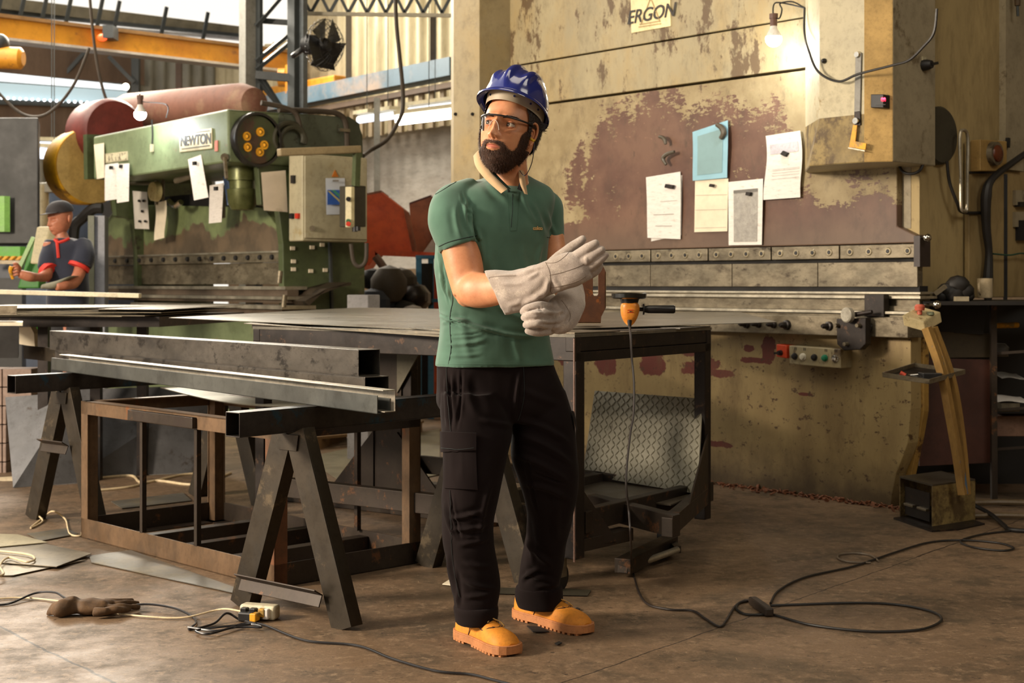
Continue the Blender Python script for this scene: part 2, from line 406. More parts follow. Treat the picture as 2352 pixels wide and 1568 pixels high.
# ------------------------------------------------------------------ roof steelwork in the upper left
blue_grey = mat('blue_grey_steel', (96, 102, 104), .5, .1, col2=(78, 80, 80), scale=3)
post_grey = mat('pale_grey_steel', (140, 138, 128), .5, .1, scale=3)
post_dark = mat('shadow_grey_steel', (58, 62, 62), .5, .1, scale=3)
def vline(px, py, z):      # point at height z seen on pixel row py
    return W(px, py, (z-H)*F/(HZ-py))
# lattice column
Yc = 13.9
t = empty('lattice_column', W(625, 650, Yc)+ZZ*(-H), 'blue-grey steel lattice column standing behind the green press brake', 'column')
MB().bar(W(571, -120, Yc)*1, W(571, 800, Yc), .14, .12, U).build('post', post_grey, t)
MB().bar(W(590, -120, Yc), W(590, 800, Yc), .035, .16, U).build('flange', post_dark, t)
MB().bar(W(678, -120, Yc-.1), W(678, 800, Yc-.1), .1, .12, U).build('post', post_dark, t)
MB().bar(W(692, -120, Yc-.12), W(692, 800, Yc-.12), .05, .14, U).build('flange', blue_grey, t)
for a, b in (((588, 160), (675, 90)), ((588, 140), (675, 70)), ((588, 60), (665, -30)), ((592, 182), (675, 282)), ((592, 165), (640, 240))):
    MB().bar(W(*a, Yc-.05), W(*b, Yc-.05), .035, .05, U).build('diagonal', post_dark, t)
MB().bar(W(588, 172, Yc-.08), W(680, 180, Yc-.08), .06, .075).build('crossbar', post_dark, t)
MB().bar(W(560, 45, Yc+.1), W(665, 52, Yc+.1), .04, .05).build('crossbar', post_dark, t)
# crane girder
def crane_pt(px, py, z): return vline(px, py, z)
orange = mat('orange_crane_paint', (214, 148, 40), .45, col2=(190, 116, 34), scale=.8, spots=(150, 96, 44), samt=(.66, .72), sscale=3)
A_, B_ = vline(-260, 60, 3.98), vline(690, 168, 3.98)
t = empty('bridge_crane', A_, 'orange-yellow overhead crane girder crossing the upper left under the roof', 'crane')
MB().bar(A_+ZZ*.12, B_+ZZ*.12, .12, .23).build('girder', orange, t, bev=.01)
MB().bar(A_-ZZ*.01, B_-ZZ*.01, .26, .03).build('lower_flange', mat('flange_pale', (196, 190, 186), .4, .3), t)
MB().bar(A_+ZZ*.25, B_+ZZ*.25, .26, .04).build('upper_flange', mat('flange_brown', (140, 104, 60), .5), t)
ec = W(705, 205, 18.6)
MB().cbox(ec-U*.3, U*1.05, V*.1, ZZ*.1).build('end_truck', orange, t, bev=.02)
MB().cyl(W(640, 178, 18.4), W(656, 178, 18.4), .12).cyl(W(664, 150, 18.3), W(664, 215, 18.3), .05).build('drive_motor', orange, t, smooth=True)
h0 = W(-20, 132, 14.2)
MB().lathe(h0, Vector((.32, 0, -.01)), [(0, .09), (.02, .11), (.9, .11), (1, .07)]).build('hoist_drum', orange, t, smooth=True)
MB().ball(W(-2, 100, 14.2), .1).build('hoist_hook_block', post_dark, t, smooth=True)
# roof ribbons of light: gutters, purlins and glazing bars
pur = mat('purlin_steel', (120, 112, 92), .5, .2)
for i, (y0, y1, th, mm) in enumerate(((8, 76, .16, pur), (30, 84, .05, post_dark), (46, 92, .035, mat('galvanised', (176, 176, 180), .35, .5)))):
    a, b = vline(-60, y0-8, 5.0-.1*i), vline(570, y1, 5.0-.1*i)
    MB().bar(a, b, .1, th).build('purlin', mm, label=['broad olive roof purlin under the bright skylight', 'thin dark roof purlin just below the broad purlin', 'shiny galvanised pipe above the crane girder'][i], cat='beam')
for k, px in enumerate((8, 60, 110, 165, 236, 275, 383, 478)):
    a = vline(px, 10+px*.12, 4.9); MB().bar(a+ZZ*.25, a-ZZ*.22-V*.1, .03, .05).build('purlin_bracket', post_dark, label='small dark bracket hanging along the roof purlins', cat='bracket', group='brackets along the roof purlins')
# horizontal truss of the far bay
t = empty('roof_truss', vline(0, 165, 3.7), 'dark roof truss hanging below the crane girder at far left', 'truss')
def twoline(x, y, z=3.75): return vline(x, y, z)
MB().bar(W(-60, 160, 19), W(318, 212, 20.4), .07, .07).build('chord', post_dark, t)
for a, b in (((55, 100), (52, 165)), ((80, 105), (140, 178)), ((138, 110), (140, 178)), ((195, 120), (143, 178)), ((250, 130), (308, 190))):
    MB().bar(W(*a, 19.4), W(*b, 19.4), .05, .05).build('web', post_dark, t)
MB().bar(W(312, 120, 19.6), W(312, 330, 19.6), .1, .1).build('post', post_dark, t)
pk = mat('pale_blue_glass', (150, 176, 182), .4)
def WL(px, py, off=.12):
    o = CN+U*off; p = o+V*on_line(px, o, V); return W(px, py, p.y)
def wlq(x0, x1, a0, a1, b0, b1, off=.12): return [WL(x0, b0, off), WL(x1, b1, off), WL(x1, a1, off), WL(x0, a0, off)]
MB().prism(wlq(-90, 330, 98, 122, 158, 196), U*.02).build('wall_left_panel', wallb, kind='structure')
MB().prism(wlq(-90, 292, 158, 196, 180, 208), U*.02).build('window_1', emis('daylit_strip', (.75, .8, .84, 1), 1.1), kind='structure')
MB().prism(wlq(-90, 290, 184, 210, 224, 240), U*.02).build('window_2', emis('pale_blue_strip', (.42, .56, .62, 1), .55), kind='structure')
MB().prism(wlq(-90, 290, 226, 238, 238, 250), U*.06).build('trim_1', post_dark, kind='structure')
MB().prism(wlq(-90, 330, 238, 250, 345, 345), U*.01).build('wall_left_brown', wallb, kind='structure')
for k in range(18):
    MB().ball(WL(-10+k*14, 224+k*.75, .2), .018, 8).build('string_light', emis('tiny_lamp', (.9, .95, 1, 1), 5) if 'tiny_lamp' not in MATS else MATS['tiny_lamp'], label='tiny glinting light in the row on the far left wall', cat='light', group='row of tiny lights on the far left wall', smooth=True)
MB().bar(W(411, 140, 20), W(411, 260, 20), .06, .08).build('trim_2', mat('brown_post', (82, 62, 48), .6), kind='structure')
lampm = emis('lit_tube', (1, .97, .9, 1), 9)
lampb = emis('dim_tube', (.8, .86, 1, 1), 1.4)
def tube_lamp(a, b, y, r, m, label, hs=.05):
    t = empty('fluorescent_lamp', W(*a, y), label, 'lamp', 'fluorescent lamps')
    MB().cyl(W(*a, y), W(*b, y*.98), r, n=12).build('tube', m, t, smooth=True)
    MB().bar(W(*a, y)+ZZ*(r+.03), W(*b, y*.98)+ZZ*(r+.03), .16, .04).build('housing', cream_clean, t)
    mid = (W(*a, y)+W(*b, y*.98))/2; MB().bar(mid+ZZ*(r+.03), Vector((mid.x, mid.y, 6.3)), .008, .008).build('suspension_rod', post_dark, t)
tube_lamp((912, 278), (1060, 260), 14.6, .045, lampm, 'bright white fluorescent tube just left of the beige column')
tube_lamp((940, 254), (1060, 238), 15.6, .03, lampb, 'bluish tube lamp above and behind the bright fluorescent tube')
tube_lamp((826, 275), (860, 270), 15.4, .04, lampb, 'short dim tube lamp at the end of the row, beside the grey post')
tube_lamp((872, 270), (910, 264), 15.2, .04, lampb, 'short dim tube lamp between the grey post and the bright tube')
tube_lamp((90, 352), (160, 356), 16, .06, lampb, 'pale tube lamp left of the yellow flywheel guard')
tube_lamp((88, 332), (150, 334), 16.5, .035, lampb, 'thin pale tube lamp above the lower one, left of the flywheel guard')
bl = mat('bulb_glass_lit_far', (255, 250, 235), .4)
MB().ball(W(289, 199, 15), .035).build('ceiling_bulb', emis('far_bulb', (1, .9, .65, 1), 14), label='tiny glowing bulb far away above the green machine', cat='bulb', smooth=True)
# crane rail along the back wall
rail_b = mat('blue_rail_paint', (92, 116, 132), .5, col2=(150, 132, 118), amt=(.5, .62), scale=.35, off=2)
a, b = W(560, 265, 19.9), W(1100, 160, 16.0)
MB().bar(a-V*.3, b-V*.3, .25, .2).build('crane_rail_beam', rail_b, label='long blue and grey crane runway beam along the back wall', cat='beam')
MB().bar(a-V*.3-ZZ*.19, b-V*.3-ZZ*.19, .12, .06).build('rail_shelf', mat('rail_brown', (96, 78, 62), .6), label='brown steel strip running under the blue runway beam', cat='beam')
rm = MB()
for k in range(26):
    p = a.lerp(b, (k+.5)/26)-V*.28-ZZ*.42; rm.cbox(p, U*.035, V*.02, ZZ*.2)
rm.build('louvre_strip', mat('louvre', (126, 110, 84), .6), label='row of louvre slats under the runway beam', cat='louvre')
for px, y0, y1, Y in ((801, 38, 205, 18), (995, 38, 170, 16.4)):
    MB().bar(W(px, y0, Y), W(px, y1, Y), .07, .07).build('wall_post', mat('dark_post', (72, 62, 48), .6), label='thin dark post on the cladding, %s' % ('beside the fan' if px < 900 else 'next to the beige column'), cat='post')
MB().bar(W(866, 225, 14.9), W(866, 470, 14.9), .06, .06).build('support_post', post_grey, label='slim grey upright in front of the white wall', cat='post')
t = empty('zigzag_truss', W(690, 34, 14), 'light zigzag truss along the top edge above the fan', 'truss')
MB().bar(W(690, 31, 14), W(1060, 36, 14), .03, .035).build('chord', mat('truss_grey', (160, 152, 130), .5), t)
MB().bar(W(690, -12, 14), W(1060, -7, 14), .03, .035).build('chord', MATS['truss_grey'], t)
zz = MB()
for k in range(9):
    x = 695+k*43
    zz.bar(W(x, -8, 14), W(x+19, 30, 14), .022, .03).bar(W(x+19, 30, 14), W(x+40, -8, 14), .022, .03)
zz.build('web', post_dark, t)
# wall fan
fc = W(748, 104, 12.6)
t = empty('wall_fan', fc, 'black industrial fan with wire guard fixed to the lattice column', 'fan')
ax = Vector((.80, -.55, -.12)).normalized(); e1 = ax.cross(ZZ).normalized(); e2 = e1.cross(ax)
tilt = math.radians(28); e1, e2 = e1*math.cos(tilt)+e2*math.sin(tilt), -e1*math.sin(tilt)+e2*math.cos(tilt)
gd = MB()
for k in range(28):
    an = 2*PI*k/28; dr = e1*math.cos(an)+e2*math.sin(an)
    gd.tube([fc+ax*.09+dr*.03, fc+ax*.08+dr*.13, fc+dr*.225, fc-ax*.06+dr*.2, fc-ax*.09+dr*.1], .0022, 4, 3)
for r, o in ((.225, 0), (.16, .075), (.09, .088), (.2, -.06)):
    gd.tube([fc+ax*o+(e1*math.cos(q)+e2*math.sin(q))*r for q in [2*PI*i/24 for i in range(25)]], .003, 5, 1)
gd.build('wire_guard', black, t)
for k in range(5):
    an = 2*PI*k/5+.5; dr = e1*math.cos(an)+e2*math.sin(an); tr = ax.cross(dr)
    MB().sheet(lambda u, v: fc+dr*(.03+.17*u)+tr*((v-.5)*(.09+.17*u))+ax*((v-.5)*.06), 6, 4, ax*.003).build('blade', black, t, smooth=True)
MB().lathe(fc+ax*.05, -ax, [(0, .03), (.03, .06), (.1, .07), (.12, .085), (.27, .09), (.3, .04)]).build('motor', black, t, smooth=True)
MB().tube([fc-ax*.2, fc-ax*.25-Vector((.1, 0, .1)), W(690, 118, 13.3)], .025).build('bracket', black, t, smooth=True)
# hanging cables
cab = mat('dusty_cable', (62, 52, 40), .7)
MB().tube([W(908, -30, 12.5), W(911, 60, 12.5), W(924, 190, 12.5), W(925, 250, 12.5), W(912, 285, 12.4), W(888, 322, 12.3), W(850, 346, 12.2), W(834, 358, 12.0)], .018, 8).build('hanging_cable', cab, label='thick dark cable hanging from the roof to the green machine', cat='cable', smooth=True)
MB().tube([W(-20, 195, 13), W(40, 255, 13), W(88, 268, 13), W(130, 245, 13), W(172, 190, 13), W(205, 110, 13)], .014, 8).build('festoon_cable', cab, label='dark festoon cable sagging in a loop at upper left', cat='cable', smooth=True)
MB().tube([W(206, -10, 13.3), W(212, 60, 13.3), W(222, 140, 13.3), W(235, 200, 13.3), W(248, 240, 13.3)], .014, 8).build('crane_pendant_cable', cab, label='dark cable dropping from the roof in front of the crane girder', cat='cable', smooth=True)
t = empty('warning_beacon', W(235, 85, 17.15), 'small red beacon with dark box on the crane girder', 'beacon')
MB().ball(W(235, 86, 17.15), .062, sc=(1, 1, .7)).build('lens', emis('beacon_red', (1, .12, .03, 1), 1.2), t, smooth=True)
MB().cbox(W(254, 76, 17.2), (.062, 0, 0), (0, .12, 0), (0, 0, .075)).build('housing', post_dark, t)
# ================================================================== big beige press brake (right)
OR = Vector((1.211, 8.52, 0))
def RP(px, py, off=0.0):
    O = OR-V*off; p = O+U*on_line(px, O, U); return W(px, py, p.y)
def RZ(px, z, off=0.0):
    O = OR-V*off; p = O+U*on_line(px, O, U); return Vector((p.x, p.y, z))
def ram_mat():
    m, nt, bs = base('peeling_ram_paint')
    g = nt.nodes.new('ShaderNodeNewGeometry'); sp = nt.nodes.new('ShaderNodeSeparateXYZ'); nt.links.new(g.outputs['Position'], sp.inputs[0])
    d = nt.nodes.new('ShaderNodeVectorMath'); d.operation = 'DOT_PRODUCT'; nt.links.new(g.outputs['Position'], d.inputs[0]); d.inputs[1].default_value = tuple(U)
    T = d.outputs['Value']; Z = sp.outputs[2]; tt = lambda px: RZ(px, 0).dot(U)
    n = mth(nt, 'ADD', mth(nt, 'MULTIPLY_ADD', nz(nt, 2.1, 10, .72, (1, 1, .7), world=True, off=1), 1.5, -.75), mth(nt, 'MULTIPLY_ADD', nz(nt, 16, 6, .75, (1, 1, 3), world=True, off=4), .8, .15))
    k = mth(nt, 'ADD', ramp(nt, Z, 0, -.30, 1.98, 2.37), ramp(nt, T, -.22, .24, tt(1290), tt(1385)))
    right = mth(nt, 'MULTIPLY', ramp(nt, T, 0, 1, tt(1690), tt(1860)), ramp(nt, Z, 0, 1, 1.50, 1.68))
    k = mth(nt, 'SUBTRACT', k, mth(nt, 'MULTIPLY', right, .34))
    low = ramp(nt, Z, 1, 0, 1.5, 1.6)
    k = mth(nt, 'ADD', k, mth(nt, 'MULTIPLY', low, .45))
    v = mth(nt, 'ADD', n, k)
    bare = ramp(nt, v, 0, 1, .565, .577)
    cr = mixc(nt, ramp(nt, nz(nt, 7, 5, .6, world=True, off=8), 0, 1, .35, .65), srgb(160, 144, 108), srgb(138, 121, 86))
    br = mixc(nt, ramp(nt, nz(nt, 3.3, 5, .6, world=True, off=12), 0, 1, .35, .65), srgb(84, 54, 42), srgb(112, 82, 64))
    br = mixc(nt, ramp(nt, Z, .5, 0, 1.42, 1.6), br, srgb(92, 80, 64))
    col = mixc(nt, bare, cr, br)
    fl = ramp(nt, nz(nt, 17, 6, .75, (1, 1, 3), world=True, off=15), 0, 1, .66, .68)
    col = mixc(nt, mth(nt, 'MULTIPLY', fl, ramp(nt, Z, 0, .8, 1.75, 2.1)), col, srgb(200, 150, 116))
    sc = ramp(nt, nz(nt, 12, 7, .75, (1, 1, .5), world=True, off=30), 0, .8, .63, .65)
    col = mixc(nt, sc, col, srgb(84, 62, 46))
    g2 = nz(nt, 7, 8, .78, (1, 1, .6), world=True, off=44); col = mixc(nt, ramp(nt, g2, 0, .4, .52, .64), col, srgb(70, 54, 40))
    nt.links.new(col, bs.inputs['Base Color']); nt.links.new(ramp(nt, bare, .6, .42), bs.inputs['Roughness'])
    bump(nt, bs, bare, .2, -.002)
    return m
def bed_mat():
    m, nt, bs = base('chipped_bed_paint')
    g = nt.nodes.new('ShaderNodeNewGeometry'); sp = nt.nodes.new('ShaderNodeSeparateXYZ'); nt.links.new(g.outputs['Position'], sp.inputs[0]); Z = sp.outputs[2]
    a = mixc(nt, ramp(nt, nz(nt, 3, 5, .6, (1, 1, .35), world=True), 0, 1, .35, .65), srgb(168, 146, 98), srgb(142, 120, 78))
    n = nz(nt, 5.5, 3, .5, (1, 1, 1.3), world=True, off=6)
    d = nt.nodes.new('ShaderNodeVectorMath'); d.operation = 'DOT_PRODUCT'; nt.links.new(g.outputs['Position'], d.inputs[0]); d.inputs[1].default_value = tuple(U)
    red_ = None; wob = mth(nt, 'MULTIPLY_ADD', nz(nt, 16, 6, .7, (1, 1, 1), world=True, off=70), 4.2, -2.1)
    for px, py, a_, b_ in ((1392, 836, 24, 24), (1500, 832, 26, 28), (1602, 846, 30, 16), (1585, 806, 14, 12), (1656, 858, 26, 9), (1640, 834, 12, 12), (1734, 827, 26, 7), (1765, 806, 13, 30), (1720, 800, 10, 8), (1655, 1020, 26, 7), (1300, 820, 16, 20), (1850, 905, 12, 4)):
        P0 = RP(px, py, .04); s_ = P0.y/F
        e = mth(nt, 'ADD', mth(nt, 'POWER', mth(nt, 'ABSOLUTE', mth(nt, 'MULTIPLY_ADD', d.outputs['Value'], .669/(a_*s_), -P0.dot(U)*.669/(a_*s_))), 2.6), mth(nt, 'POWER', mth(nt, 'ABSOLUTE', mth(nt, 'MULTIPLY_ADD', Z, 1/(b_*s_), -P0.z/(b_*s_))), 2.6))
        k_ = ramp(nt, mth(nt, 'ADD', e, wob), 1, 0, .95, 1.05)
        red_ = k_ if red_ is None else mth(nt, 'MAXIMUM', red_, k_)
    col = mixc(nt, red_, a, srgb(104, 46, 34))
    n2 = nz(nt, 15, 6, .75, (1, 1, 1.5), world=True, off=16)
    col = mixc(nt, ramp(nt, n2, 0, .9, .605, .625), col, srgb(78, 54, 34))
    col = mixc(nt, ramp(nt, nz(nt, 6, 8, .75, (1, 1, .3), world=True, off=61), 0, .55, .5, .66), col, srgb(104, 82, 50))
    col = mixc(nt, ramp(nt, nz(nt, 28, 6, .75, (1, 1, 1), world=True, off=66), 0, .6, .6, .64), col, srgb(58, 42, 28))
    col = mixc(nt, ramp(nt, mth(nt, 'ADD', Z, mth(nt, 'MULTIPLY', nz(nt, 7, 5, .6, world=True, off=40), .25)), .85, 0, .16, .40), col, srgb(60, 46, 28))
    nt.links.new(col, bs.inputs['Base Color']); bs.inputs['Roughness'].default_value = .55
    bump(nt, bs, n2, .3, .003)
    return m
ramM, bedM = ram_mat(), bed_mat()
pb = empty('press_brake', RZ(1645, 0), 'huge worn beige press brake filling the right half behind the worker', 'press brake')
zs = lambda py, px=1645, off=0: RP(px, py, off).z
# ram plate
pts = [RP(1176, 0)*1]*0+[RZ(1110, 1.39), RZ(2100, 1.39), RP(2105, 541), RP(2060, 519), RZ(2060, 2.372), RZ(1110, 2.372)]
MB().prism(pts, V*.12).build('ram', ramM, pb, bev=.006)
MB().box(RZ(1110, 2.385, .012), RZ(1900, 2.385, .012)-RZ(1110, 2.385, .012), V*.1, ZZ*.275).build('upper_plate', cream, pb, bev=.004)
MB().box(RZ(1110, 2.668, .022), RZ(1900, 2.668, .022)-RZ(1110, 2.668, .022), V*.1, ZZ*.9).build('head_plate', cream, pb, bev=.004)
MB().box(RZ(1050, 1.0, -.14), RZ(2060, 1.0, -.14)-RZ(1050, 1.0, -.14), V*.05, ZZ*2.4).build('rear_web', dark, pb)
# clamp strips with bolts
mat('pale_washer', (150, 138, 112), .4, .4)
cl = [1240, 1368, 1494, 1626, 1771, 1928, 2112]
for a, b in zip(cl, cl[1:]):
    p, q = RZ(a+1.5, 1.312, .05), RZ(b-1.5, 1.312, .05)
    c = MB().box(p, q-p, V*.06, ZZ*.072).build('clamp_strip', steel_worn, pb, bev=.003)
    for k in range(4):
        o = p.lerp(q, (k+.55)/4.1)+ZZ*.036
        MB().lathe(o, -V*.006, [(0, .022), (1, .017)], 18).build('bolt_washer', MATS['pale_washer'], c)
        MB().lathe(o-V*.002, -V*.006, [(0, .0115), (.6, .0115), (1, .009)], 14).build('clamp_bolt', black, c)
pn = [1240, 1493, 1681, 1878, 2108]
for a, b in zip(pn, pn[1:]):
    p, q = RZ(a+.8, 1.160, .03), RZ(b-.8, 1.160, .03)
    MB().box(p, q-p, V*.05, ZZ*.132).build('punch_block', steel_worn, pb, bev=.002)
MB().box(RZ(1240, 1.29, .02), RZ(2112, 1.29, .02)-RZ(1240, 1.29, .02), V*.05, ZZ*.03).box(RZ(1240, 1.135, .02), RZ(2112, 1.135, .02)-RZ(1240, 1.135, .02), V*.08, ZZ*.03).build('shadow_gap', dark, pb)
# die rails and table
def band(z0, z1, off, m, name, x0=1240, x1=2112, d=.1, parent=pb, **k):
    p, q = RZ(x0, z0, off), RZ(x1, z0, off); return MB().box(p, q-p, V*d, ZZ*(z1-z0)).build(name, m, parent, **k)
band(1.122, 1.134, .07, steel_bright, 'die_rail', 1240, 2114, .14, bev=.002)
band(1.098, 1.113, .085, steel_bright, 'die_rail', 1240, 2114, .16, bev=.002)
band(1.06, 1.122, .05, steel_worn, 'die_block', 1240, 2112)
band(1.035, 1.06, .07, steel_worn, 'die_base', 1240, 2110)
band(1.018, 1.033, .13, steel_bright, 'guide_rail', 1240, 2095, .1, bev=.002)
band(.99, 1.02, .10, steel_worn, 'guide_base', 1240, 2100)
bp = band(.897, 1.003, .13, steel_worn, 'bed_plate', 1240, 2085, .15, bev=.004)
for px, r in ((1715, 1), (1743, .8), (1778, .8), (1808, 1.1), (1905, 1), (1996, 1)):
    o = RZ(px, .948, .13)
    MB().lathe(o, -V*.055-U*.01, [(0, .026*r), (.25, .024*r), (.3, .016*r), (.8, .014*r), (1, .009*r)], 14).build('adjusting_stud', steel_dark, bp, smooth=True)
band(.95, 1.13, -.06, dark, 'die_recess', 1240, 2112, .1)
# lower bed skin with its curved right edge
rb = [(2092, 790), (2092, 939), (2085, 1018), (2076, 1044), (2058, 1088), (2048, 1140)]
pts = [RZ(1060, 0.0, .04), RZ(2046, 0.0, .04)]+[RP(x, y, .04) for x, y in rb[::-1]]+[RZ(2092, .9, .04), RZ(1060, .9, .04)]
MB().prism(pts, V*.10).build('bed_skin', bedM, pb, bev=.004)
rb2 = [(2122, 790), (2122, 945), (2110, 1012), (2092, 1093), (2086, 1115)]
pts = [RZ(1900, 0, -.06), RZ(2084, 0, -.06)]+[RP(x, y, -.06) for x, y in rb2[::-1]]+[RZ(2122, .9, -.06), RZ(1900, .9, -.06)]
MB().prism(pts, V*.05).build('bed_flange', mat('yellowed_paint', (164, 128, 62), .6, spots=(86, 58, 32), samt=(.6, .65), sscale=8, scale=4), pb, bev=.004)
# side C frame (runs back along V)
c0 = RZ(2104, 0, -.02)
def SR(px, py, o=c0):
    t_ = on_line(px, o, V); p = o+V*t_; return W(px, py, p.y)
def SZ(px, z, o=c0):
    p = o+V*on_line(px, o, V); return Vector((p.x, p.y, z))
sideM = mat('side_cream_paint', (162, 142, 98), .6, col2=(120, 100, 62), scale=1.2, stretch=(1, 1, .3), spots=(100, 80, 48), samt=(.66, .7), sscale=3)
c1 = RZ(2140, 0, -.25)
pts = [SZ(2105, 0.35), SZ(2252, .35), SZ(2252, 3.6), SZ(2105, 3.6)]
MB().prism([SZ(2112, 1.1, c0), SZ(2480, 1.1, c0), SZ(2480, 3.9, c0), SZ(2112, 3.9, c0)], -U*.1).build('side_frame', sideM, pb)
# side of ram + guide
MB().cbox(RZ(2078, 1.72, -.07), U*.05, V*.02, ZZ*.25).build('ram_guide', cream_grey, pb)
MB().cbox(RZ(2106, 1.66, -.12), U*.028, V*.02, ZZ*.22).build('guide_rod', mat('blue_black', (48, 50, 58), .4, .3), pb)
MB().cbox(RZ(2092, 1.44, -.1), U*.03, V*.03, ZZ*.016).build('guide_block', black, pb)
for px, py in ((2130, 546), (2152, 700)):
    o = RP(px-28, py, .02)
    MB().cyl(o, RP(px-4, py, .05), .008, n=10).ball(RP(px, py, .05), .022).build('ball_lever', chrome, pb, smooth=True)
MB().cbox(RZ(2118, 1.345, .01), U*.018, V*.05, ZZ*.08).build('end_clamp', mat('dark_brown_steel', (50, 38, 34), .5), pb)
# column covers
def cover(outl_top, outl_bot, z0, z1, z2, m, name):
    b = MB(); n = len(outl_top)
    lv = [(outl_bot, z0), (outl_top, z1), (outl_top, z2)]
    vs = [RZ(px, z, off) for o, z in lv for px, off in o]; fs = []
    for k in range(2):
        for i in range(n):
            j = (i+1) % n; fs.append((k*n+i, k*n+j, (k+1)*n+j, (k+1)*n+i))
    fs += [tuple(range(n-1, -1, -1)), tuple(range(2*n, 3*n))]
    return b.add(vs, fs)
zc0, zc1 = RP(1960, 376, .35).z, RP(1960, 266, .35).z
o_top = [(1850, .10), (1882, .38), (1985, .38), (2051, .30)]
o_bot = [(1849, .10), (1858, .38), (1985, .38), (2051, .30)]
# back corners along V from the last point
pe = RZ(2051, 0, .30); tback = on_line(2149, pe, V); pb_ = pe+V*tback
kb = (pb_.x/pb_.y*F+1176, -(pb_-OR).dot(V))
o_top += [kb, (1860, kb[1])]; o_bot += [kb, (1860, kb[1])]
cv = cover(o_top, o_bot, zc0, zc1, 3.6, cream_clean, 'cover').build('cylinder_cover', cream_clean, pb, bev=.006)
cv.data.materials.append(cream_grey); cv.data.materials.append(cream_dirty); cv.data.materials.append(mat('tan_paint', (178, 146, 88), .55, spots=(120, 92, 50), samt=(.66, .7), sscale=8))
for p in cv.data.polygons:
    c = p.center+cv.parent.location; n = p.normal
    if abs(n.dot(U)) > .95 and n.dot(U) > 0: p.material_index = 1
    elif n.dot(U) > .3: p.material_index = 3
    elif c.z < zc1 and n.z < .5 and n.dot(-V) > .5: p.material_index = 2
ztl = RP(1070, 460, .3).z
o_l = [(1036, .0), (1042, .30), (1101, .30)]
pe = RZ(1101, 0, .30); pb_ = pe+V*on_line(1174, pe, V); kb = (pb_.x/pb_.y*F+1176, -(pb_-OR).dot(V))
o_l += [kb, (1036, kb[1]-.02)]
cover(o_l, o_l, .0, 1.0, 3.9, cream_clean, 'c').build('left_column', mat('tan_column_paint', (156, 141, 108), .55, col2=(160, 138, 92), scale=1.0, spots=(110, 88, 54), samt=(.7, .74), sscale=5), pb, bev=.006)
for x, y in ((1046, 262), (1085, 262)):
    MB().cyl(RP(x, y, .3), RP(x, y, .31), .012, n=10).build('column_bolt', black, pb)
# lever, square, counter on the cover
pl = lambda px, py: RP(px, py, .385)
t = empty('measuring_arm', pl(1970, 290), 'grey steel swing arm bolted to the cream cylinder cover', 'arm')
MB().bar(pl(1973, 122), pl(1970, 258), .012, .036, U).build('arm', mat('arm_grey', (112, 110, 104), .4, .5), t, bev=.002)
MB().bar(pl(1970, 256), pl(1971, 288), .012, .034, U).build('arm_tip', steel_dark, t)
MB().cyl(pl(1972, 126), pl(1972, 126)-V*.02, .018, .014).build('pivot_bolt', chrome, t, smooth=True)
t = empty('engineers_square', pl(1970, 345), 'yellow L-shaped square hanging from the grey arm on the cover', 'square')
o = -V*.012
MB().prism([pl(1964, 288)+o, pl(1973, 288)+o, pl(1969, 325)+o, pl(1994, 330)+o, pl(1992, 344)+o, pl(1955, 338)+o], -V*.006).build('blade', yellow, t)
MB().bar(pl(1954, 340)+o*1.5, pl(1992, 347)+o*1.5, .01, .006, U).build('edge_strip', steel_bright, t)
MB().cyl(pl(1970, 278)+o, pl(1970, 278)+o*2, .016).build('eyelet', chrome, t)
fp = lambda px, py, d=0: RP(px, py, .34+d)
t = empty('digital_counter', fp(2022, 245), 'small black digital counter with red figures on the cover', 'counter')
c0_, cx_, cy_ = fp(2022, 233), (fp(2037, 233)-fp(2008, 233))/2, ZZ*.034
MB().cbox(c0_, cx_, V*.03, cy_).build('case', black, t, bev=.003)
text_mesh('88', .026, emis('red_digits', (1, .03, .08, 1), 5), fp(2029, 229, .036), cx_, ZZ, 'red_digits', t, bold=.0012)
MB().bar(fp(2010, 240, .035), fp(2034, 240, .035), .003, .003).build('trim_line', post_dark, t)
for (x, y) in ((1893, 140),):
    MB().lathe(pl(x, y), -V*.02, [(0, .014), (.5, .012), (1, .006)]).build('cover_screw', black, pb, smooth=True)
sc = RZ(2051, 0, .30)
def SC(px, py): 
    p = sc+V*on_line(px, sc, V); return W(px, py, p.y)
t = empty('selector_knob', SC(2121, 152), 'black rotary knob on the grey side of the cylinder cover', 'knob')
MB().lathe(SC(2121, 150), U*.05, [(0, .03), (.5, .028), (1, .02)]).bar(SC(2121, 150)+U*.05, SC(2134, 147)+U*.05, .012, .014).build('knob', black, t, smooth=True)
MB().cbox(SC(2121, 136)+U*.003, U*.004, V*.016, ZZ*.012).build('label_plate', cream_clean, t)
# dark round guard, bent bar handle
gp = SR(2150, 330); 
MB().lathe(SR(2150, 312), U*.04, [(0, .155), (.7, .155), (1, .145)], 40).build('round_guard', mat('dark_olive', (56, 52, 40), .5), label='dark round guard plate at the side of the press brake', cat='guard')
hh = [SR(2172, 410), SR(2170, 318), SR(2178, 302), SR(2188, 318), SR(2187, 400), SR(2186, 478), SR(2180, 486), SR(2173, 475), SR(2172, 410)]
MB().tube([p+U*.09 for p in hh], .009, 8).build('steel_rod_loop', steel_bright, label='long bent steel rod loop hanging beside the round guard', cat='handle', smooth=True)
MB().tube([SR(2152, 372)+U*.06, SR(2158, 420)+U*.06, SR(2172, 468)+U*.07, SR(2192, 488)+U*.05, SR(2242, 489)+U*.05], .009, 8).build('side_cable', rubber, label='black cable running from the guard to the control cabinet', cat='cable', smooth=True)
MB().tube([RP(2060, 366, .0), RP(2072, 392, .03), RP(2092, 399, .03), RP(2112, 392, .03), RP(2122, 370, 0)], .008, 8).build('hose_loop', rubber, label='black hose loop under the cylinder cover', cat='hose', smooth=True)
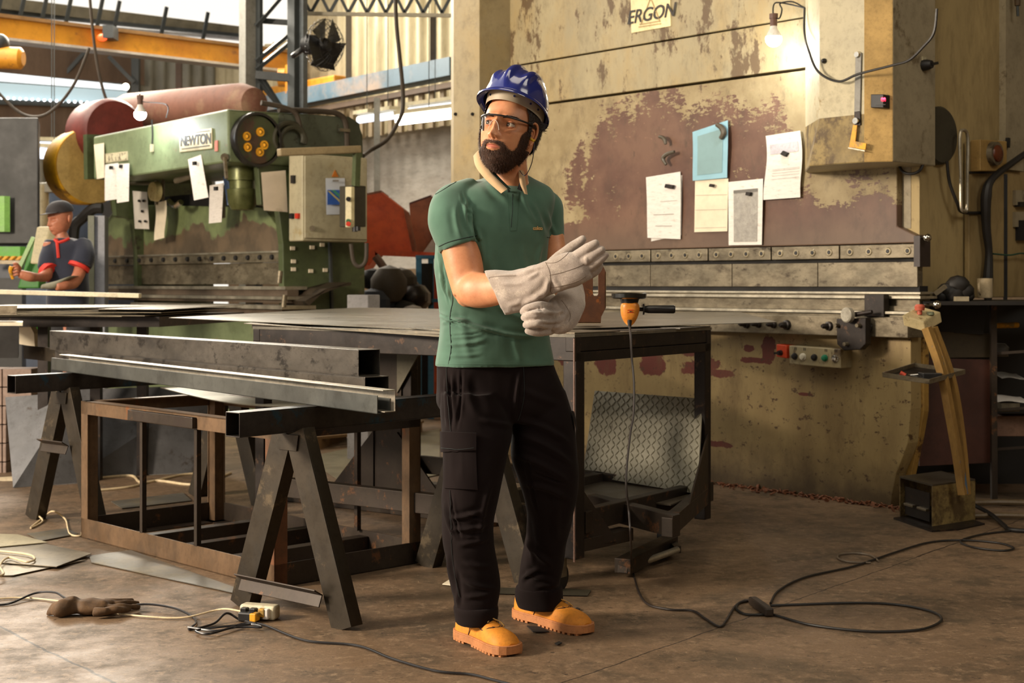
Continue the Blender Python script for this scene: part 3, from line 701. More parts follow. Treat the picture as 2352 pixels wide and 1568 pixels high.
# control cabinet at far right
cc = RZ(2150, 0, -.35)
ccm = mat('cabinet_cream', (156, 134, 90), .6, col2=(112, 92, 54), scale=1.5, stretch=(1, 1, .4))
cb = empty('control_cabinet', SZ(2260, .5), 'tall beige control cabinet at the right edge beside the press brake', 'cabinet')
o2 = SZ(2226, 0)+U*.04
ys = lambda px, py: W(px, py, (o2+V*on_line(px, o2, V)).y)
yz = lambda px, z: Vector((*(o2+V*on_line(px, o2, V)).xy, z))
MB().prism([yz(2226, 1.1), yz(2440, 1.1), yz(2440, 1.95), yz(2226, 1.95)], -U*.03).build('body', ccm, cb, bev=.005)
MB().prism([ys(2310, 395), ys(2420, 395), ys(2420, -60), ys(2310, -60)], -U*.1).build('upper_panel', cream_grey, cb)
for px in (2308,):
    MB().bar(ys(px, 400)+U*.003, ys(px, 690)+U*.003, .012, .02).build('door_gap', black, cb)
MB().bar(ys(2226, 396)+U*.003, ys(2300, 396)+U*.003, .01, .012).build('door_gap', black, cb)
MB().prism([ys(2229, 322)+U*.0, ys(2290, 326), ys(2290, 394), ys(2229, 394)], U*.06).build('beacon_box', mat('box_tan', (150, 120, 66), .6), cb, bev=.004)
o = (ys(2257, 355)+U*.06)
MB().lathe(o, U*.03, [(0, .068), (1, .064)]).build('beacon_rim', steel_worn, cb, smooth=True)
MB().lathe(o+U*.02, U*.03, [(0, .05), (.6, .045), (1, .02)]).build('beacon_lens', mat('brown_lens', (92, 40, 14), .3), cb, smooth=True)
MB().prism([ys(2292, 322), ys(2340, 326), ys(2340, 394), ys(2292, 388)], U*.03).build('grey_plate', cream_grey, cb)
MB().bar(ys(2300, 318)+U*.04, ys(2299, 340)+U*.04, .02, .02).build('toggle', black, cb)
for z, m_ in ((455, cream_grey), (505, cream_grey)):
    MB().prism([ys(2326, z-18), ys(2380, z-18), ys(2380, z+16), ys(2326, z+16)], U*.02).build('switch_plate', m_, cb)
MB().prism([ys(2332, 506), ys(2380, 506), ys(2380, 552), ys(2332, 552)], U*.03).build('dark_plate', dark, cb)
MB().prism([ys(2330, 464), ys(2380, 464), ys(2380, 475), ys(2330, 475)], U*.035).build('rocker_switch', black, cb)
MB().tube([ys(2420, 250)+U*.15, ys(2352, 325)+U*.12, ys(2300, 372)+U*.08, ys(2256, 412)+U*.06, ys(2246, 450)+U*.05, ys(2250, 520)+U*.04, ys(2256, 580)+U*.04, ys(2254, 640)+U*.04, ys(2254, 700)+U*.04], [.014, .016, .018, .02, .03, .024, .02, .028, .018], 10).build('cable_bundle', rubber, label='thick black cable bundle hanging in front of the control cabinet', cat='cable', smooth=True)
MB().tube([ys(2262, 583)+U*.05, ys(2300, 586)+U*.05, ys(2330, 582)+U*.05, ys(2362, 592)+U*.05], .005, 6).build('green_wire', mat('green_wire', (30, 74, 58), .5), label='thin green wire crossing the control cabinet', cat='wire', smooth=True)
t = empty('hanging_tool', W(2316, 20, 7.6), 'brown-handled tool hanging on the wall at upper right', 'tool')
MB().cyl(ys(2318, -30)+U*.05, ys(2318, 16)+U*.05, .02, .016).build('handle', mat('brown_wood', (72, 54, 30), .6), t, smooth=True)
MB().cyl(ys(2318, 16)+U*.05, ys(2319, 40)+U*.05, .008).build('shaft', post_dark, t, smooth=True)
# operator panel below bed plate
t = empty('operator_panel', RP(1880, 840, .1), 'beige five-button panel under the press brake table', 'control panel')
q = [RP(1812, 793, .14), RP(1931, 801, .14), RP(1931, 846, .14), RP(1813, 836, .14)]
MB().prism(q, V*.12).build('box', cream, t, bev=.005)
for px, m_, r in ((1826, black, .015), (1845, mat('white_button', (226, 220, 200), .4), .016), (1871, black, .015), (1895, mat('green_button', (24, 120, 84), .4), .015), (1919, chrome, .017)):
    o = RP(px, 818+(px-1826)*.055, .14)
    MB().lathe(o, -V*.02, [(0, r*1.25), (.3, r*1.25), (.35, r), (.9, r*.9), (1, r*.5)], 16).build('push_button', m_, t, smooth=True)
for px in (1827, 1848, 1897, 1920):
    o = RP(px, 801+(px-1826)*.05, .1405); text_mesh('11', .02, black, o, U, ZZ, 'legend', t, depth=.001, bold=.001)
t = empty('main_switch', RP(1792, 806, .14), 'small orange-red rotary switch left of the button panel', 'switch')
MB().prism([RP(1783, 790, .13), RP(1807, 793, .13), RP(1807, 823, .13), RP(1783, 819, .13)], V*.09).build('body', mat('orange_red', (206, 70, 32), .45), t, bev=.004)
MB().lathe(RP(1793, 810, .13), -V*.02, [(0, .016), (1, .013)]).bar(RP(1790, 810, .155), RP(1778, 811, .165), .014, .012).build('knob', black, t)
# hand-wheel carriage
t = empty('stop_carriage', RP(1955, 800, .2), 'dark steel carriage with a silver knob clamped on the table edge', 'carriage')
MB().prism([RP(1921, 732, .2), RP(1988, 730, .2), RP(1988, 790, .2), RP(1975, 803, .2), RP(1938, 805, .2), RP(1922, 790, .2)], V*.05).build('plate', steel_dark, t, bev=.004)
MB().prism([RP(1985, 676, .14), RP(2030, 676, .14), RP(2030, 728, .14), RP(1985, 726, .14)], V*.05).build('bracket', steel_dark, t, bev=.003)
MB().lathe(RP(1958, 723, .2), -V*.05-U*.01, [(0, .012), (.4, .012), (.4, .040), (.9, .040), (1, .034)], 24).build('knob', mat('polished_knob', (190, 184, 168), .3, .35), t, smooth=True)
MB().cyl(RP(1965, 722, .2), RP(2003, 716, .2), .014, .01).build('lever', steel_dark, t, smooth=True)
for x, y in ((1925, 747), (1975, 747), (1946, 790)):
    MB().lathe(RP(x, y, .2), -V*.03, [(0, .012), (1, .01)]).build('bolt', steel_worn, t, smooth=True)
# ------------------------------------------------------------------ papers, sign, magnets, bulb
def paper(P, q, off, m, label, name='paper_sheet', bul=.012, curl=.0, group=None, cat='paper', border=None):
    tl, tr, br, bl = q
    def fn(u, v):
        x = (tl[0]*(1-u)+tr[0]*u)*(1-v)+(bl[0]*(1-u)+br[0]*u)*v; y = (tl[1]*(1-u)+tr[1]*u)*(1-v)+(bl[1]*(1-u)+br[1]*u)*v
        x += curl*math.sin(v*PI*1.6)*6
        return P(x, y, off+bul*(math.sin(v*PI*1.3)*.6+math.sin(u*PI)*.4+v*.6))
    o = MB().sheet(fn, 8, 10, V*.0015).build(name, m, smooth=True, sharp=60, label=label, cat=cat, group=group); return o, fn
def ink(fn, name, m, parent, u0, u1, v0, v1, d=.003):
    b = MB().sheet(lambda u, v: Vector(fn(u0+(u1-u0)*u, v0+(v1-v0)*v))-V*d, 6, 6, V*.0008); return b.build(name, m, parent, smooth=True, sharp=60)
inkm = mat('grey_ink', (150, 146, 140), .8); inkd = mat('dark_ink', (60, 58, 60), .8); grey_print = mat('grey_print', (164, 160, 152), .8, col2=(142, 138, 132), scale=18)
bluep = mat('light_blue_paper', (140, 184, 200), .7, vary=.05)
o, fn = paper(RP, ((1484, 407), (1563, 394), (1564, 549), (1488, 546)), .01, paper_w, 'white notes held up by a magnet, leftmost sheet on the big press brake', curl=.1)
ink(fn, 'handwriting', inkm, o, .2, .8, .62, .63); ink(fn, 'handwriting', inkm, o, .25, .75, .8, .81); ink(fn, 'handwriting', inkm, o, .4, .9, .42, .425)
o2_, f2 = paper(RP, ((1494, 420), (1567, 402), (1565, 540), (1496, 554)), .002, paper_w, 'second white sheet showing behind the leftmost notes', bul=.004)
o, fn = paper(RP, ((1591, 303), (1672, 276), (1671, 408), (1592, 415)), .02, bluep, 'light blue sheet in a clear sleeve under a curved magnet', curl=.1)
ink(fn, 'printed_area', mat('blue_grey_print', (128, 160, 164), .7, vary=.05), o, .14, .86, .12, .9)
o, fn = paper(RP, ((1597, 412), (1673, 410), (1671, 531), (1595, 533)), .006, paper_c, 'cream folded paper hanging just below the blue sheet')
for v_ in (.3, .58, .92): ink(fn, 'fold_line', inkm, o, .03, .97, v_, v_+.006)
o, fn = paper(RP, ((1673, 418), (1753, 410), (1750, 562), (1674, 563)), .012, paper_w, 'white-bordered sheet with a large grey drawing, lowest on the ram')
ink(fn, 'drawing', grey_print, o, .16, .86, .18, .95); ink(fn, 'header_bar', mat('mid_grey_print', (112, 108, 102), .8), o, .16, .86, .14, .19, .004)
o, fn = paper(RP, ((1759, 312), (1838, 300), (1842, 453), (1757, 459)), .02, paper_w, 'white printed form, rightmost sheet on the press brake ram', curl=.6)
for v_ in (.54, .56, .6, .64, .69): ink(fn, 'printed_line', inkm, o, .2, .95, v_, v_+.004)
ink(fn, 'header_band', mat('pale_print', (196, 190, 196), .8), o, .1, .9, .15, .3)
def magnet(px, py, w, h, rot, label, off=.04):
    c = RP(px, py, off); s = c.y/F; a = (U*math.cos(rot)/.669+ZZ*math.sin(rot))*w*s/2; b = (-U*math.sin(rot)/.669+ZZ*math.cos(rot))*h*s/2
    MB().cbox(c, a, V*.012, b).build('magnet', steel_dark, label=label, cat='magnet', bev=.003)
magnet(1538, 428, 16, 9, -.25, 'small dark magnet on the leftmost white notes')
magnet(1635, 426, 7, 7, -.3, 'tiny dark magnet on the cream folded paper')
magnet(1720, 445, 9, 8, -.2, 'tiny dark magnet on the white-bordered drawing')
magnet(1803, 353, 12, 10, -.6, 'dark pointed magnet on the rightmost printed form')
def arcmag(pts, r, label, off=.045):
    MB().tube([RP(x, y, off) for x, y in pts], [r*.7, r, r, r*.7], 8).build('curved_magnet', mat('magnet_brown', (84, 76, 62), .5), label=label, cat='magnet', smooth=True)
arcmag([(1646, 286), (1658, 294), (1662, 306), (1655, 318)], .018, 'thick curved magnet piece on the light blue sheet')
arcmag([(1514, 314), (1522, 316), (1527, 322), (1529, 331)], .013, 'short curved magnet on bare brown steel, upper of the pair')
arcmag([(1549, 348), (1532, 354), (1523, 364), (1530, 378)], .013, 'C-shaped magnet on bare brown steel, lower of the pair')
t = empty('enamel_sign', RP(1493, 75, .03), 'cream metal plate lettered ERGON near the top of the machine', 'sign')
P3 = lambda x, y, o=.03: RP(x, y, o)
MB().prism([P3(1447, -45), P3(1538, -60), P3(1540, 60), P3(1450, 76)], V*.008).build('plate', mat('sign_cream', (236, 220, 170), .4, spots=(150, 120, 70), samt=(.68, .72), sscale=10), t, bev=.002)
d_ = (P3(1530, 27)-P3(1458, 42)); 
text_mesh('ERGON', .118, mat('sign_black', (44, 38, 32), .5), P3(1493.5, 33, .034), U, ZZ, 'lettering', t, shear=.25, spacing=.98, bold=.0012)
tri = MB()
for a, b in (((1494, -5), (1472, 56)), ((1494, -5), (1516, 50)), ((1467, 62), (1518, 54)), ((1469, 56), (1516, 48))):
    tri.bar(P3(*a, .033), P3(*b, .033), .004, .006, U)
tri.build('triangle_emblem', mat('emblem_tan', (184, 160, 110), .5), t)
# bare bulb on the big machine
def bulb(c, r, wire, label, st, energy, parent_mat=cream_clean):
    t = empty('light_bulb', c, label, 'bulb')
    MB().lathe(c-ZZ*r, ZZ*r*2.0, [(0, .02*r), (.04, .42*r), (.15, .74*r), (.32, .96*r), (.5, r), (.62, .98*r)], 24).build('glass_bulb', emis('lit_bulb_'+name_safe(label), (1, 1, 1, 1), st), t, smooth=True)
    MB().lathe(c+ZZ*r*.24, ZZ*r*1.35, [(0, .98*r), (.35, .78*r), (.7, .48*r), (1, .4*r)], 24).build('bulb_neck', mat('white_neck', (220, 216, 210), .4), t, smooth=True)
    MB().lathe(c+ZZ*r*1.55, ZZ*r*1.5, [(0, .45*r), (.6, .45*r), (.6, .54*r), (1, .54*r)], 16).build('lampholder', mat('brown_holder', (96, 68, 56), .6), t)
    for w in wire: MB().tube(w, .0045 if r < .05 else .006, 6).build('wire', rubber, t, smooth=True)
    d = bpy.data.lights.new('bulb_glow', 'POINT'); d.energy = energy; d.color = (.9, .96, 1); d.shadow_soft_size = r*1.1
    lo = bpy.data.objects.new('bulb_glow', d); COL.objects.link(lo); lo.location = c-V*r*.2-ZZ*(r*2.3)
    return t
def name_safe(s): return s.split()[0]
bc = RP(1777, 89, .22)
bulb(bc, .045, [[bc+ZZ*.12, RP(1776, 40, .22), RP(1777, 12, .2), RP(1792, 6, .18), RP(1848, 18, .1)], [bc+ZZ*.12, RP(1790, 42, .22), RP(1796, 22, .2), RP(1792, 8, .18), RP(1820, 4, .14), RP(1848, 18, .1)]],
     'white bulb glowing in a wired holder high on the big press brake', 40, 6)
MB().tube([RP(1848, 18, .14), RP(1848, 75, .20), RP(1858, 118, .42), RP(1880, 165, .43), RP(1926, 187, .43), RP(1972, 170, .43), RP(2050, 150, .42), RP(2088, 138, .42), RP(2120, 108, .42), RP(2145, 75, .42), RP(2152, 20, .42)], .0065, 8, sub=8).build('draped_cable', rubber, label='thin black cable drooping across the cream cylinder cover', cat='cable', smooth=True)
# ================================================================== green press brake (left)
OL = Vector((-2.758, 12.2, 0))
def LP(px, py, off=0.0):
    O = OL-V*off; p = O+U*on_line(px, O, U); return W(px, py, p.y)
def LZ(px, z, off=0.0):
    O = OL-V*off; p = O+U*on_line(px, O, U); return Vector((p.x, p.y, z))
def green_ram():
    m, nt, bs = base('worn_green_ram')
    g = nt.nodes.new('ShaderNodeNewGeometry'); sp = nt.nodes.new('ShaderNodeSeparateXYZ'); nt.links.new(g.outputs['Position'], sp.inputs[0])
    n = nz(nt, 2.2, 4, .55, (1, 1, .8), world=True)
    k = ramp(nt, mth(nt, 'ADD', sp.outputs[2], mth(nt, 'MULTIPLY', mth(nt, 'SUBTRACT', n, .5), .55)), 1, 0, 1.60, 1.62)
    a = mixc(nt, ramp(nt, nz(nt, 5, 5, .6, world=True), 0, 1, .4, .6), srgb(116, 128, 86), srgb(96, 106, 72))
    b = mixc(nt, ramp(nt, nz(nt, 6, 5, .6, world=True, off=9), 0, 1, .4, .6), srgb(104, 88, 68), srgb(84, 72, 56))
    nt.links.new(mixc(nt, k, a, b), bs.inputs['Base Color']); bs.inputs['Roughness'].default_value = .5
    return m
gb = empty('press_brake', LZ(430, 0), 'green press brake with yellow flywheel guard at left behind the stock', 'press brake')
gR = green_ram()
# main ram and tooling
MB().prism([LP(228, 600), LP(228, 530), LP(262, 482), LP(300, 470), LP(600, 476), LP(612, 486), LP(641, 528), LP(641, 594)], V*.1).build('ram', gR, gb, bev=.01)
tq = lambda z0, z1, off, a=226, b=642: (LZ(a, z0, off), LZ(b, z0, off))
def lband(z0, z1, off, m, name, a=226, b=642, d=.1, **k):
    p, q = LZ(a, z0, off), LZ(b, z0, off); return MB().box(p, q-p, V*d, ZZ*(z1-z0)).build(name, m, gb, **k)
zc = LP(430, 603).z; zt = LP(430, 588).z
lband(zc-.01, zt+.01, .05, steel_worn, 'clamp_strip')
lband(zt+.006, zt+.02, .06, steel_bright, 'clamp_lip')
hb = MB()
for k in range(15):
    px = 238+k*(626-238)/14*(1-.0)+(k-7)**2*.0
    p = LZ(px, (zc+zt)/2, .05); hb.lathe(p+V*.002, -V*.02, [(0, .022), (1, .018)], 12)
hb.build('clamp_bolt', dark, gb)
lband(1.17, zc-.015, .02, steel_worn, 'punch', d=.06)
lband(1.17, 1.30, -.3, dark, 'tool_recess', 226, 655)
lband(1.13, 1.155, .10, steel_bright, 'die_edge', 232, 655, .2)
lband(1.08, 1.13, .08, mat('brown_steel', (98, 84, 70), .45, .3), 'die_block', 232, 660)
lband(1.055, 1.078, .16, steel_bright, 'die_edge', 232, 655, .2)
lband(1.03, 1.055, .12, MATS['brown_steel'], 'die_base', 232, 660)
lband(.985, 1.012, .26, steel_bright, 'table_edge', 300, 648, .3)
lband(.93, .985, .22, MATS['brown_steel'], 'table_base', 250, 648, .3)
lband(.0, .94, .10, green, 'bed_skin', 232, 640, .2)
# upper housing
co = .55
ft = [LP(214, 314, co), LP(523, 250, co), LP(526, 372, co), LP(300, 405, co), LP(215, 412, co)]
MB().prism(ft, V*.85).build('upper_housing', green, gb, bev=.015)
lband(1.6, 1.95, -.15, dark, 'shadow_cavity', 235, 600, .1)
ko = ft[1]
def KP(px, py, du=0.0):          # plane through the housing's right side
    o = Vector((ko.x, ko.y, 0))+U*du; p = o+V*on_line(px, o, V); return W(px, py, p.y)
fr = [KP(526, 252), KP(700, 262), KP(800, 268), KP(824, 284), KP(833, 310), KP(838, 560), KP(838, 900), KP(655, 900), KP(650, 560), KP(640, 480), KP(600, 470), KP(592, 372), KP(528, 372)]
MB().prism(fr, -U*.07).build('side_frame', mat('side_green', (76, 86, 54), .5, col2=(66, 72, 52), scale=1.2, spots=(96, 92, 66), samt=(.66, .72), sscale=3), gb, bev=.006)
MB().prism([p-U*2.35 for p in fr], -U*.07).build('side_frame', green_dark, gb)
MB().prism([KP(640, 262, .004), KP(800, 268, .004), KP(824, 284, .004), KP(830, 345, .004), KP(640, 345, .004)], U*.01).build('grey_green_panel', green_grey, gb)
MB().bar(KP(757, 552, .01), KP(762, 720, .01), .03, .02).build('conduit', post_dark, gb)
for x, y in ((672, 570), (674, 600), (674, 618), (714, 622), (747, 620), (717, 568), (740, 562)):
    MB().cbox(KP(x, y, .005), U*.004, V*.02, ZZ*.014).build('sticker', paper_c, gb)
# flywheel guard (mustard) and belt cover
fc_ = LP(262, 370, .35); r = 90/F*fc_.y
MB().lathe(LZ(214, fc_.z, .25)-U*.04, -U*.26, [(0, r*.86), (0, r), (.1, r*1.03), (1, r*1.0), (1, r*.6)], 48).build('flywheel_guard', mat('mustard_paint', (204, 152, 26), .5, spots=(120, 84, 30), samt=(.62, .68), sscale=4, scale=2), gb, smooth=True, sharp=40)
MB().lathe(LZ(214, fc_.z, .25)-U*.02, -U*.02, [(0, r*.99), (1, r*.8)], 48).build('guard_rim', mat('tan_rim', (176, 146, 84), .5), gb, smooth=True, sharp=40)
mar = mat('maroon_paint', (110, 44, 36), .5, col2=(90, 36, 30), scale=3)
mo = LP(285, 300, .1)
MB().lathe(LZ(218, mo.z, .1), U*.42, [(0, .28), (.1, .31), (.9, .31), (1, .28)], 32).build('motor_hood', mar, gb, smooth=True, sharp=40)
a, b = LP(270, 262, -.4), LP(592, 238, -.55)
MB().lathe(a, b-a, [(0, .05), (.02, .15), (.1, .19), (.9, .19), (.98, .14), (1, .05)], 32).build('belt_cover', mat('dusty_red_paint', (118, 76, 60), .7, col2=(138, 106, 82), amt=(.5, .62), scale=1.2), gb, smooth=True, sharp=40)
# dial
dc = KP(583, 322, .01)
MB().lathe(dc, U*.05, [(0, .19), (.8, .19), (1, .18)], 40).build('dial_plate', mat('dial_green', (58, 64, 36), .5, spots=(70, 48, 34), samt=(.55, .6), sscale=6), gb)
MB().lathe(dc, U*.07, [(0, .195), (0, .205), (1, .205), (1, .185)], 40, cap=False).build('dial_rim', black, gb, smooth=True)
for k, (x, y) in enumerate(((597, 303), (606, 333), (596, 349), (566, 313), (568, 338))):
    MB().lathe(KP(x, y, .06), U*.01, [(0, .034), (0, .02), (1, .02), (1, .034)], 14, cap=False).cyl(KP(x, y, .062), KP(x, y, .07), .014, n=10).build('dial_mark', yellow, gb)
for rr, cx_, cy_ in ((34, 663, 318), (28, 672, 322)):
    MB().tube([KP(cx_+rr*math.cos(q), cy_+rr*1.05*math.sin(q), .05) for q in [PI*(.1-1.3*i/14) for i in range(15)]], .022, 8, 2).build('hose_coil', mat('olive_hose', (52, 50, 34), .6), gb, smooth=True)
MB().tube([KP(600, 236, .0), KP(650, 246, .03), KP(680, 262, .05), KP(690, 300, .05)], .02, 8).build('cable_run', cab, gb, smooth=True)
MB().tube([KP(640, 252, .02), KP(740, 256, .02), KP(782, 264, .03), KP(795, 290, .03), KP(797, 340, .03)], .022, 8).build('cable_run', cab, gb, smooth=True)
MB().cbox(KP(791, 299, .06), V*.05, U*.01, ZZ*.012).build('cable_clip', chrome, gb)
# name plates
plate_m = mat('nameplate_cream', (206, 198, 166), .4, .2, scale=12); ptext = mat('nameplate_black', (56, 54, 46), .5)
np_ = [LP(411, 303, co+.01), LP(486, 294, co+.01), LP(487, 341, co+.01), LP(412, 350, co+.01)]
npo = MB().prism(np_, V*.008).build('nameplate', plate_m, gb, bev=.004)
ud = (np_[1]-np_[0]).normalized()
text_mesh('NEWTON', .108, ptext, LP(449, 322, co+.012), ud, ZZ, 'nameplate_lettering', npo, bold=.003, spacing=.92)
for y in (305, 339):
    MB().bar(LP(417, y+3, co+.012), LP(481, y-5, co+.012), .004, .006, U).build('nameplate_line', ptext, npo)
np2 = MB().prism([LP(240, 353, co+.01), LP(292, 347, co+.01), LP(293, 368, co+.01), LP(241, 375, co+.01)], V*.008).build('small_nameplate', plate_m, gb)
MB().prism([LP(243, 355, co+.013), LP(290, 350, co+.013), LP(290, 366, co+.013), LP(244, 372, co+.013)], V*.002).build('small_nameplate_field', mat('plate_grey', (120, 112, 92), .5, spots=(206, 198, 166), samt=(.5, .52), sscale=26), np2)
MB().cyl(LP(516, 361, co), LP(516, 361, co+.03), .03).bar(LP(516, 361, co+.03), LP(520, 410, co+.03), .02, .02, U).build('hand_lever', steel_worn, gb)
MB().cbox(LP(497, 335, co+.004), U*.022, V*.003, ZZ*.04).build('pink_sticker', mat('pink_sticker', (188, 116, 100), .6), gb)
MB().tube([LP(349, 275, co+.01), LP(350, 310, co+.01), LP(349, 334, co+.015)], .006, 6).build('pull_cord', rubber, gb)
MB().cbox(LP(349, 340, co+.015), U*.014, V*.01, ZZ*.03).build('cord_end', cream_clean, gb)
# cylinder and hydraulics under the housing
MB().lathe(LP(557, 482, .25), ZZ*.45, [(0, .085), (.1, .11), (.35, .12), (.36, .1), (.5, .1), (.5, .12), (.95, .12), (1, .1)]).build('adjusting_screw', mat('olive_green_metal', (92, 96, 56), .35, .4), gb, smooth=True)
MB().lathe(LP(362, 440, .2)+U*.0, -V*.05, [(0, .085), (1, .08)], 28).build('gauge_disc', mat('gauge_cream', (206, 192, 140), .5, spots=(150, 110, 30), samt=(.62, .66), sscale=8), gb, smooth=True)
MB().cyl(LP(300, 421, .15), LP(352, 421, .15), .015).cyl(LP(360, 400, .15), LP(360, 470, .15), .02).cyl(LP(374, 398, .15), LP(374, 460, .15), .015).build('shaft', steel_worn, gb, smooth=True)
MB().cyl(LP(405, 415, .35), LP(440, 405, .35), .025, .02).build('short_lever', steel_worn, gb, smooth=True)
MB().tube([LP(388, 462, .2), LP(396, 470, .2), LP(405, 472, .2), LP(416, 464, .2)], .025, 8).build('bright_hook', chrome, gb, smooth=True)
MB().lathe(LP(282, 500, .1), ZZ*.22, [(0, .06), (.3, .1), (1, .12)]).build('ram_screw', mat('olive_shadow', (60, 62, 38), .5), gb, smooth=True)
MB().bar(LP(520, 405, .3), LP(530, 470, .28), .04, .04).build('blue_strip', mat('light_blue_plastic', (110, 140, 196), .4), gb)
MB().prism([KP(650, 690, .02), KP(755, 648, .02), KP(755, 655, .02), KP(700, 662, .02), KP(660, 700, .02)], U*.3).build('side_bracket', mat('bracket_brown', (58, 48, 36), .5), gb)
for x, y in ((641, 650), (651, 705)):
    MB().cyl(W(x, y, 10.6), W(x+3, y-28, 10.6), .02).build('adjusting_pin', steel_worn, gb)
# papers on the green machine
paper(LP, ((241, 378), (272, 374), (271, 457), (241, 461)), co+.01, paper_w, 'white sheet, left one of the overlapping pair on the green housing')
paper(LP, ((268, 377), (297, 375), (296, 462), (269, 466)), co+.03, paper_w, 'white sheet, right one of the overlapping pair on the green housing')
paper(LP, ((432, 366), (462, 355), (479, 453), (446, 460)), co-.0, paper_w, 'tilted white sheet below the big nameplate on the green machine')
paper(LP, ((482, 426), (514, 420), (509, 510), (480, 513)), .2, paper_w, 'white sheet in front of the olive adjusting screw')
paper(LP, ((513, 424), (518, 424), (518, 500), (509, 502)), .15, grey_print, 'narrow grey sheet edge behind the sheet by the adjusting screw')
paper(LP, ((305, 438), (338, 441), (343, 526), (310, 525)), .12, mat('grey_paper', (198, 190, 178), .8, vary=.05), 'grey paper template with five punched dots')
for x, y in ((319, 461), (329, 461), (326, 485), (320, 508), (333, 508)):
    MB().cyl(LP(x, y, .14), LP(x, y, .155), .012, n=10).build('magnet', black, label='tiny round magnet on the grey paper template', cat='magnet', group='magnets on the grey template')
paper(LP, ((357, 466), (382, 460), (379, 546), (356, 552)), .14, paper_c, 'narrow cream sheet hanging below the gauge disc', curl=.3)
paper(LP, ((216, 332), (239, 328), (240, 408), (223, 411)), co+.012, paper_c, 'aged cream card at the left end of the green housing')
paper(KP2 := (lambda x, y, o: KP(x, y, o)), ((600, 396), (656, 391), (661, 487), (606, 483)), .08, mat('beige_paper', (204, 190, 170), .8, vary=.05), 'beige booklet sheets hanging on the side of the green machine')
for x, y, l in ((255, 385, 'left sheet of the overlapping pair'), (278, 382, 'right sheet of the overlapping pair'), (447, 375, 'tilted white sheet'), (496, 433, 'sheet by the adjusting screw')):
    MB().cbox(LP(x, y, co+.045), U*.018, V*.01, ZZ*.014).build('magnet', black, label='small black magnet on the '+l, cat='magnet')
# lamp on bracket
t_ = LP(322, 262, .75)
bulb(t_, .048, [[t_+ZZ*.16, LP(320, 232, .75), LP(382, 240, .7), LP(382, 270, .6)]], 'glowing bulb on a bracket above the green housing', 40, 7)
# electric cabinet
q0 = KP(695, 360, .30)
def QU(px, py): 
    o = Vector((q0.x, q0.y, 0)); p = o+U*on_line(px, o, U); return W(px, py, p.y)
def QV(px, py, d=0.0):
    o = Vector((q0.x, q0.y, 0))+U*d; p = o+V*on_line(px, o, V); return W(px, py, p.y)
ct = empty('electric_cabinet', QV(760, 553), 'beige electrical cabinet mounted on the side of the green machine', 'cabinet')
pv = QV(844, 450)-QV(695, 450); pu = QU(663, 450)-QU(695, 450); pv.z = pu.z = 0
zb, zt_ = QV(695, 553).z, QV(695, 352).z
MB().box(Vector((q0.x, q0.y, zb)), pu, pv, ZZ*(zt_-zb)).build('body', mat('cabinet_beige', (170, 162, 134), .5, scale=1.4, spots=(150, 134, 92), samt=(.64, .72), sscale=3), ct, bev=.01)
MB().box(Vector((q0.x, q0.y, zb+.02))+pv*.02+U*.001, pv*.96, U*.012, ZZ*(zt_-zb-.04)).build('door', MATS['cabinet_beige'], ct, bev=.006)
MB().cyl(QV(717, 524, .012), QV(717, 524, .03), .02).build('lock', steel_worn, ct, smooth=True)
for x, y, m_ in ((676, 412, black), (673, 496, black), (686, 496, red)):
    MB().cbox(QU(x, y)-V*.01, U*.02, V*.012, ZZ*(.03 if y < 450 else .02)).build('push_button', m_, ct)
MB().prism([QV(762, 406, .014), QV(769, 390, .014), QV(777, 406, .014)], U*.003).build('warning_triangle', mat('orange_label', (204, 120, 40), .5), ct)
po, fn = paper(lambda x, y, o: QV(x, y, o), ((748, 409), (792, 409), (794, 492), (750, 493)), .016, mat('blue_white_paper', (206, 214, 226), .6, vary=.04), 'white poster with a blue picture on the beige cabinet door', name='poster', bul=.003, cat='poster')
def qink(n_, m_, pts, d): MB().prism([QV(x, y, .028+d) for x, y in pts], U*.001).build(n_, m_, po)
qink('blue_picture', mat('poster_blue', (54, 100, 190), .5), ((752, 436), (790, 436), (791, 470), (752, 470)), .004)
qink('green_band', mat('poster_green', (70, 150, 130), .5), ((760, 436), (768, 436), (790, 455), (790, 463)), .006)
qink('yellow_band', mat('poster_yellow', (196, 186, 130), .5), ((752, 438), (757, 438), (790, 468), (790, 474)), .007)
qink('heading', inkm, ((764, 413), (778, 413), (778, 417), (764, 417)), .006)
# pendant
pt = empty('control_pendant', QV(822, 425, .35), 'dark control pendant hanging from a tan arm in front of the cabinet', 'control pendant')
P_ = lambda x, y, d=.35: QV(x, y, d)
MB().bar(P_(640, 350, .3), P_(826, 343), .06, .055).build('arm', mat('arm_tan', (140, 124, 92), .5), pt, bev=.008)
MB().bar(P_(820, 345), P_(817, 428), .045, .045).build('drop_tube', green_dark, pt)
a0 = P_(808, 472); 
MB().box(W(808, 520, a0.y), V*.13+U*.0, -U*.16, ZZ*(95/F*a0.y)).build('box', mat('pendant_grey', (58, 54, 42), .5), pt, bev=.006)
b0 = W(793, 522, a0.y-.02); b1 = W(807, 522, a0.y-.03)
MB().box(b0, b1-b0, V*.03, ZZ*(93/F*a0.y)).build('button_face', mat('face_cream', (196, 186, 146), .5), pt, bev=.003)
for y, m_ in ((457, black), (508, mat('dull_green', (50, 96, 60), .5)), (514, red)):
    MB().cyl(W(800, y, b0.y-.005), W(800, y, b0.y-.035), .018, n=12).build('push_button', m_, pt)
MB().cyl(W(815, 532, a0.y), W(815, 520, a0.y), .02).cyl(W(822, 530, a0.y), W(822, 520, a0.y), .02).build('cable_gland', black, pt)
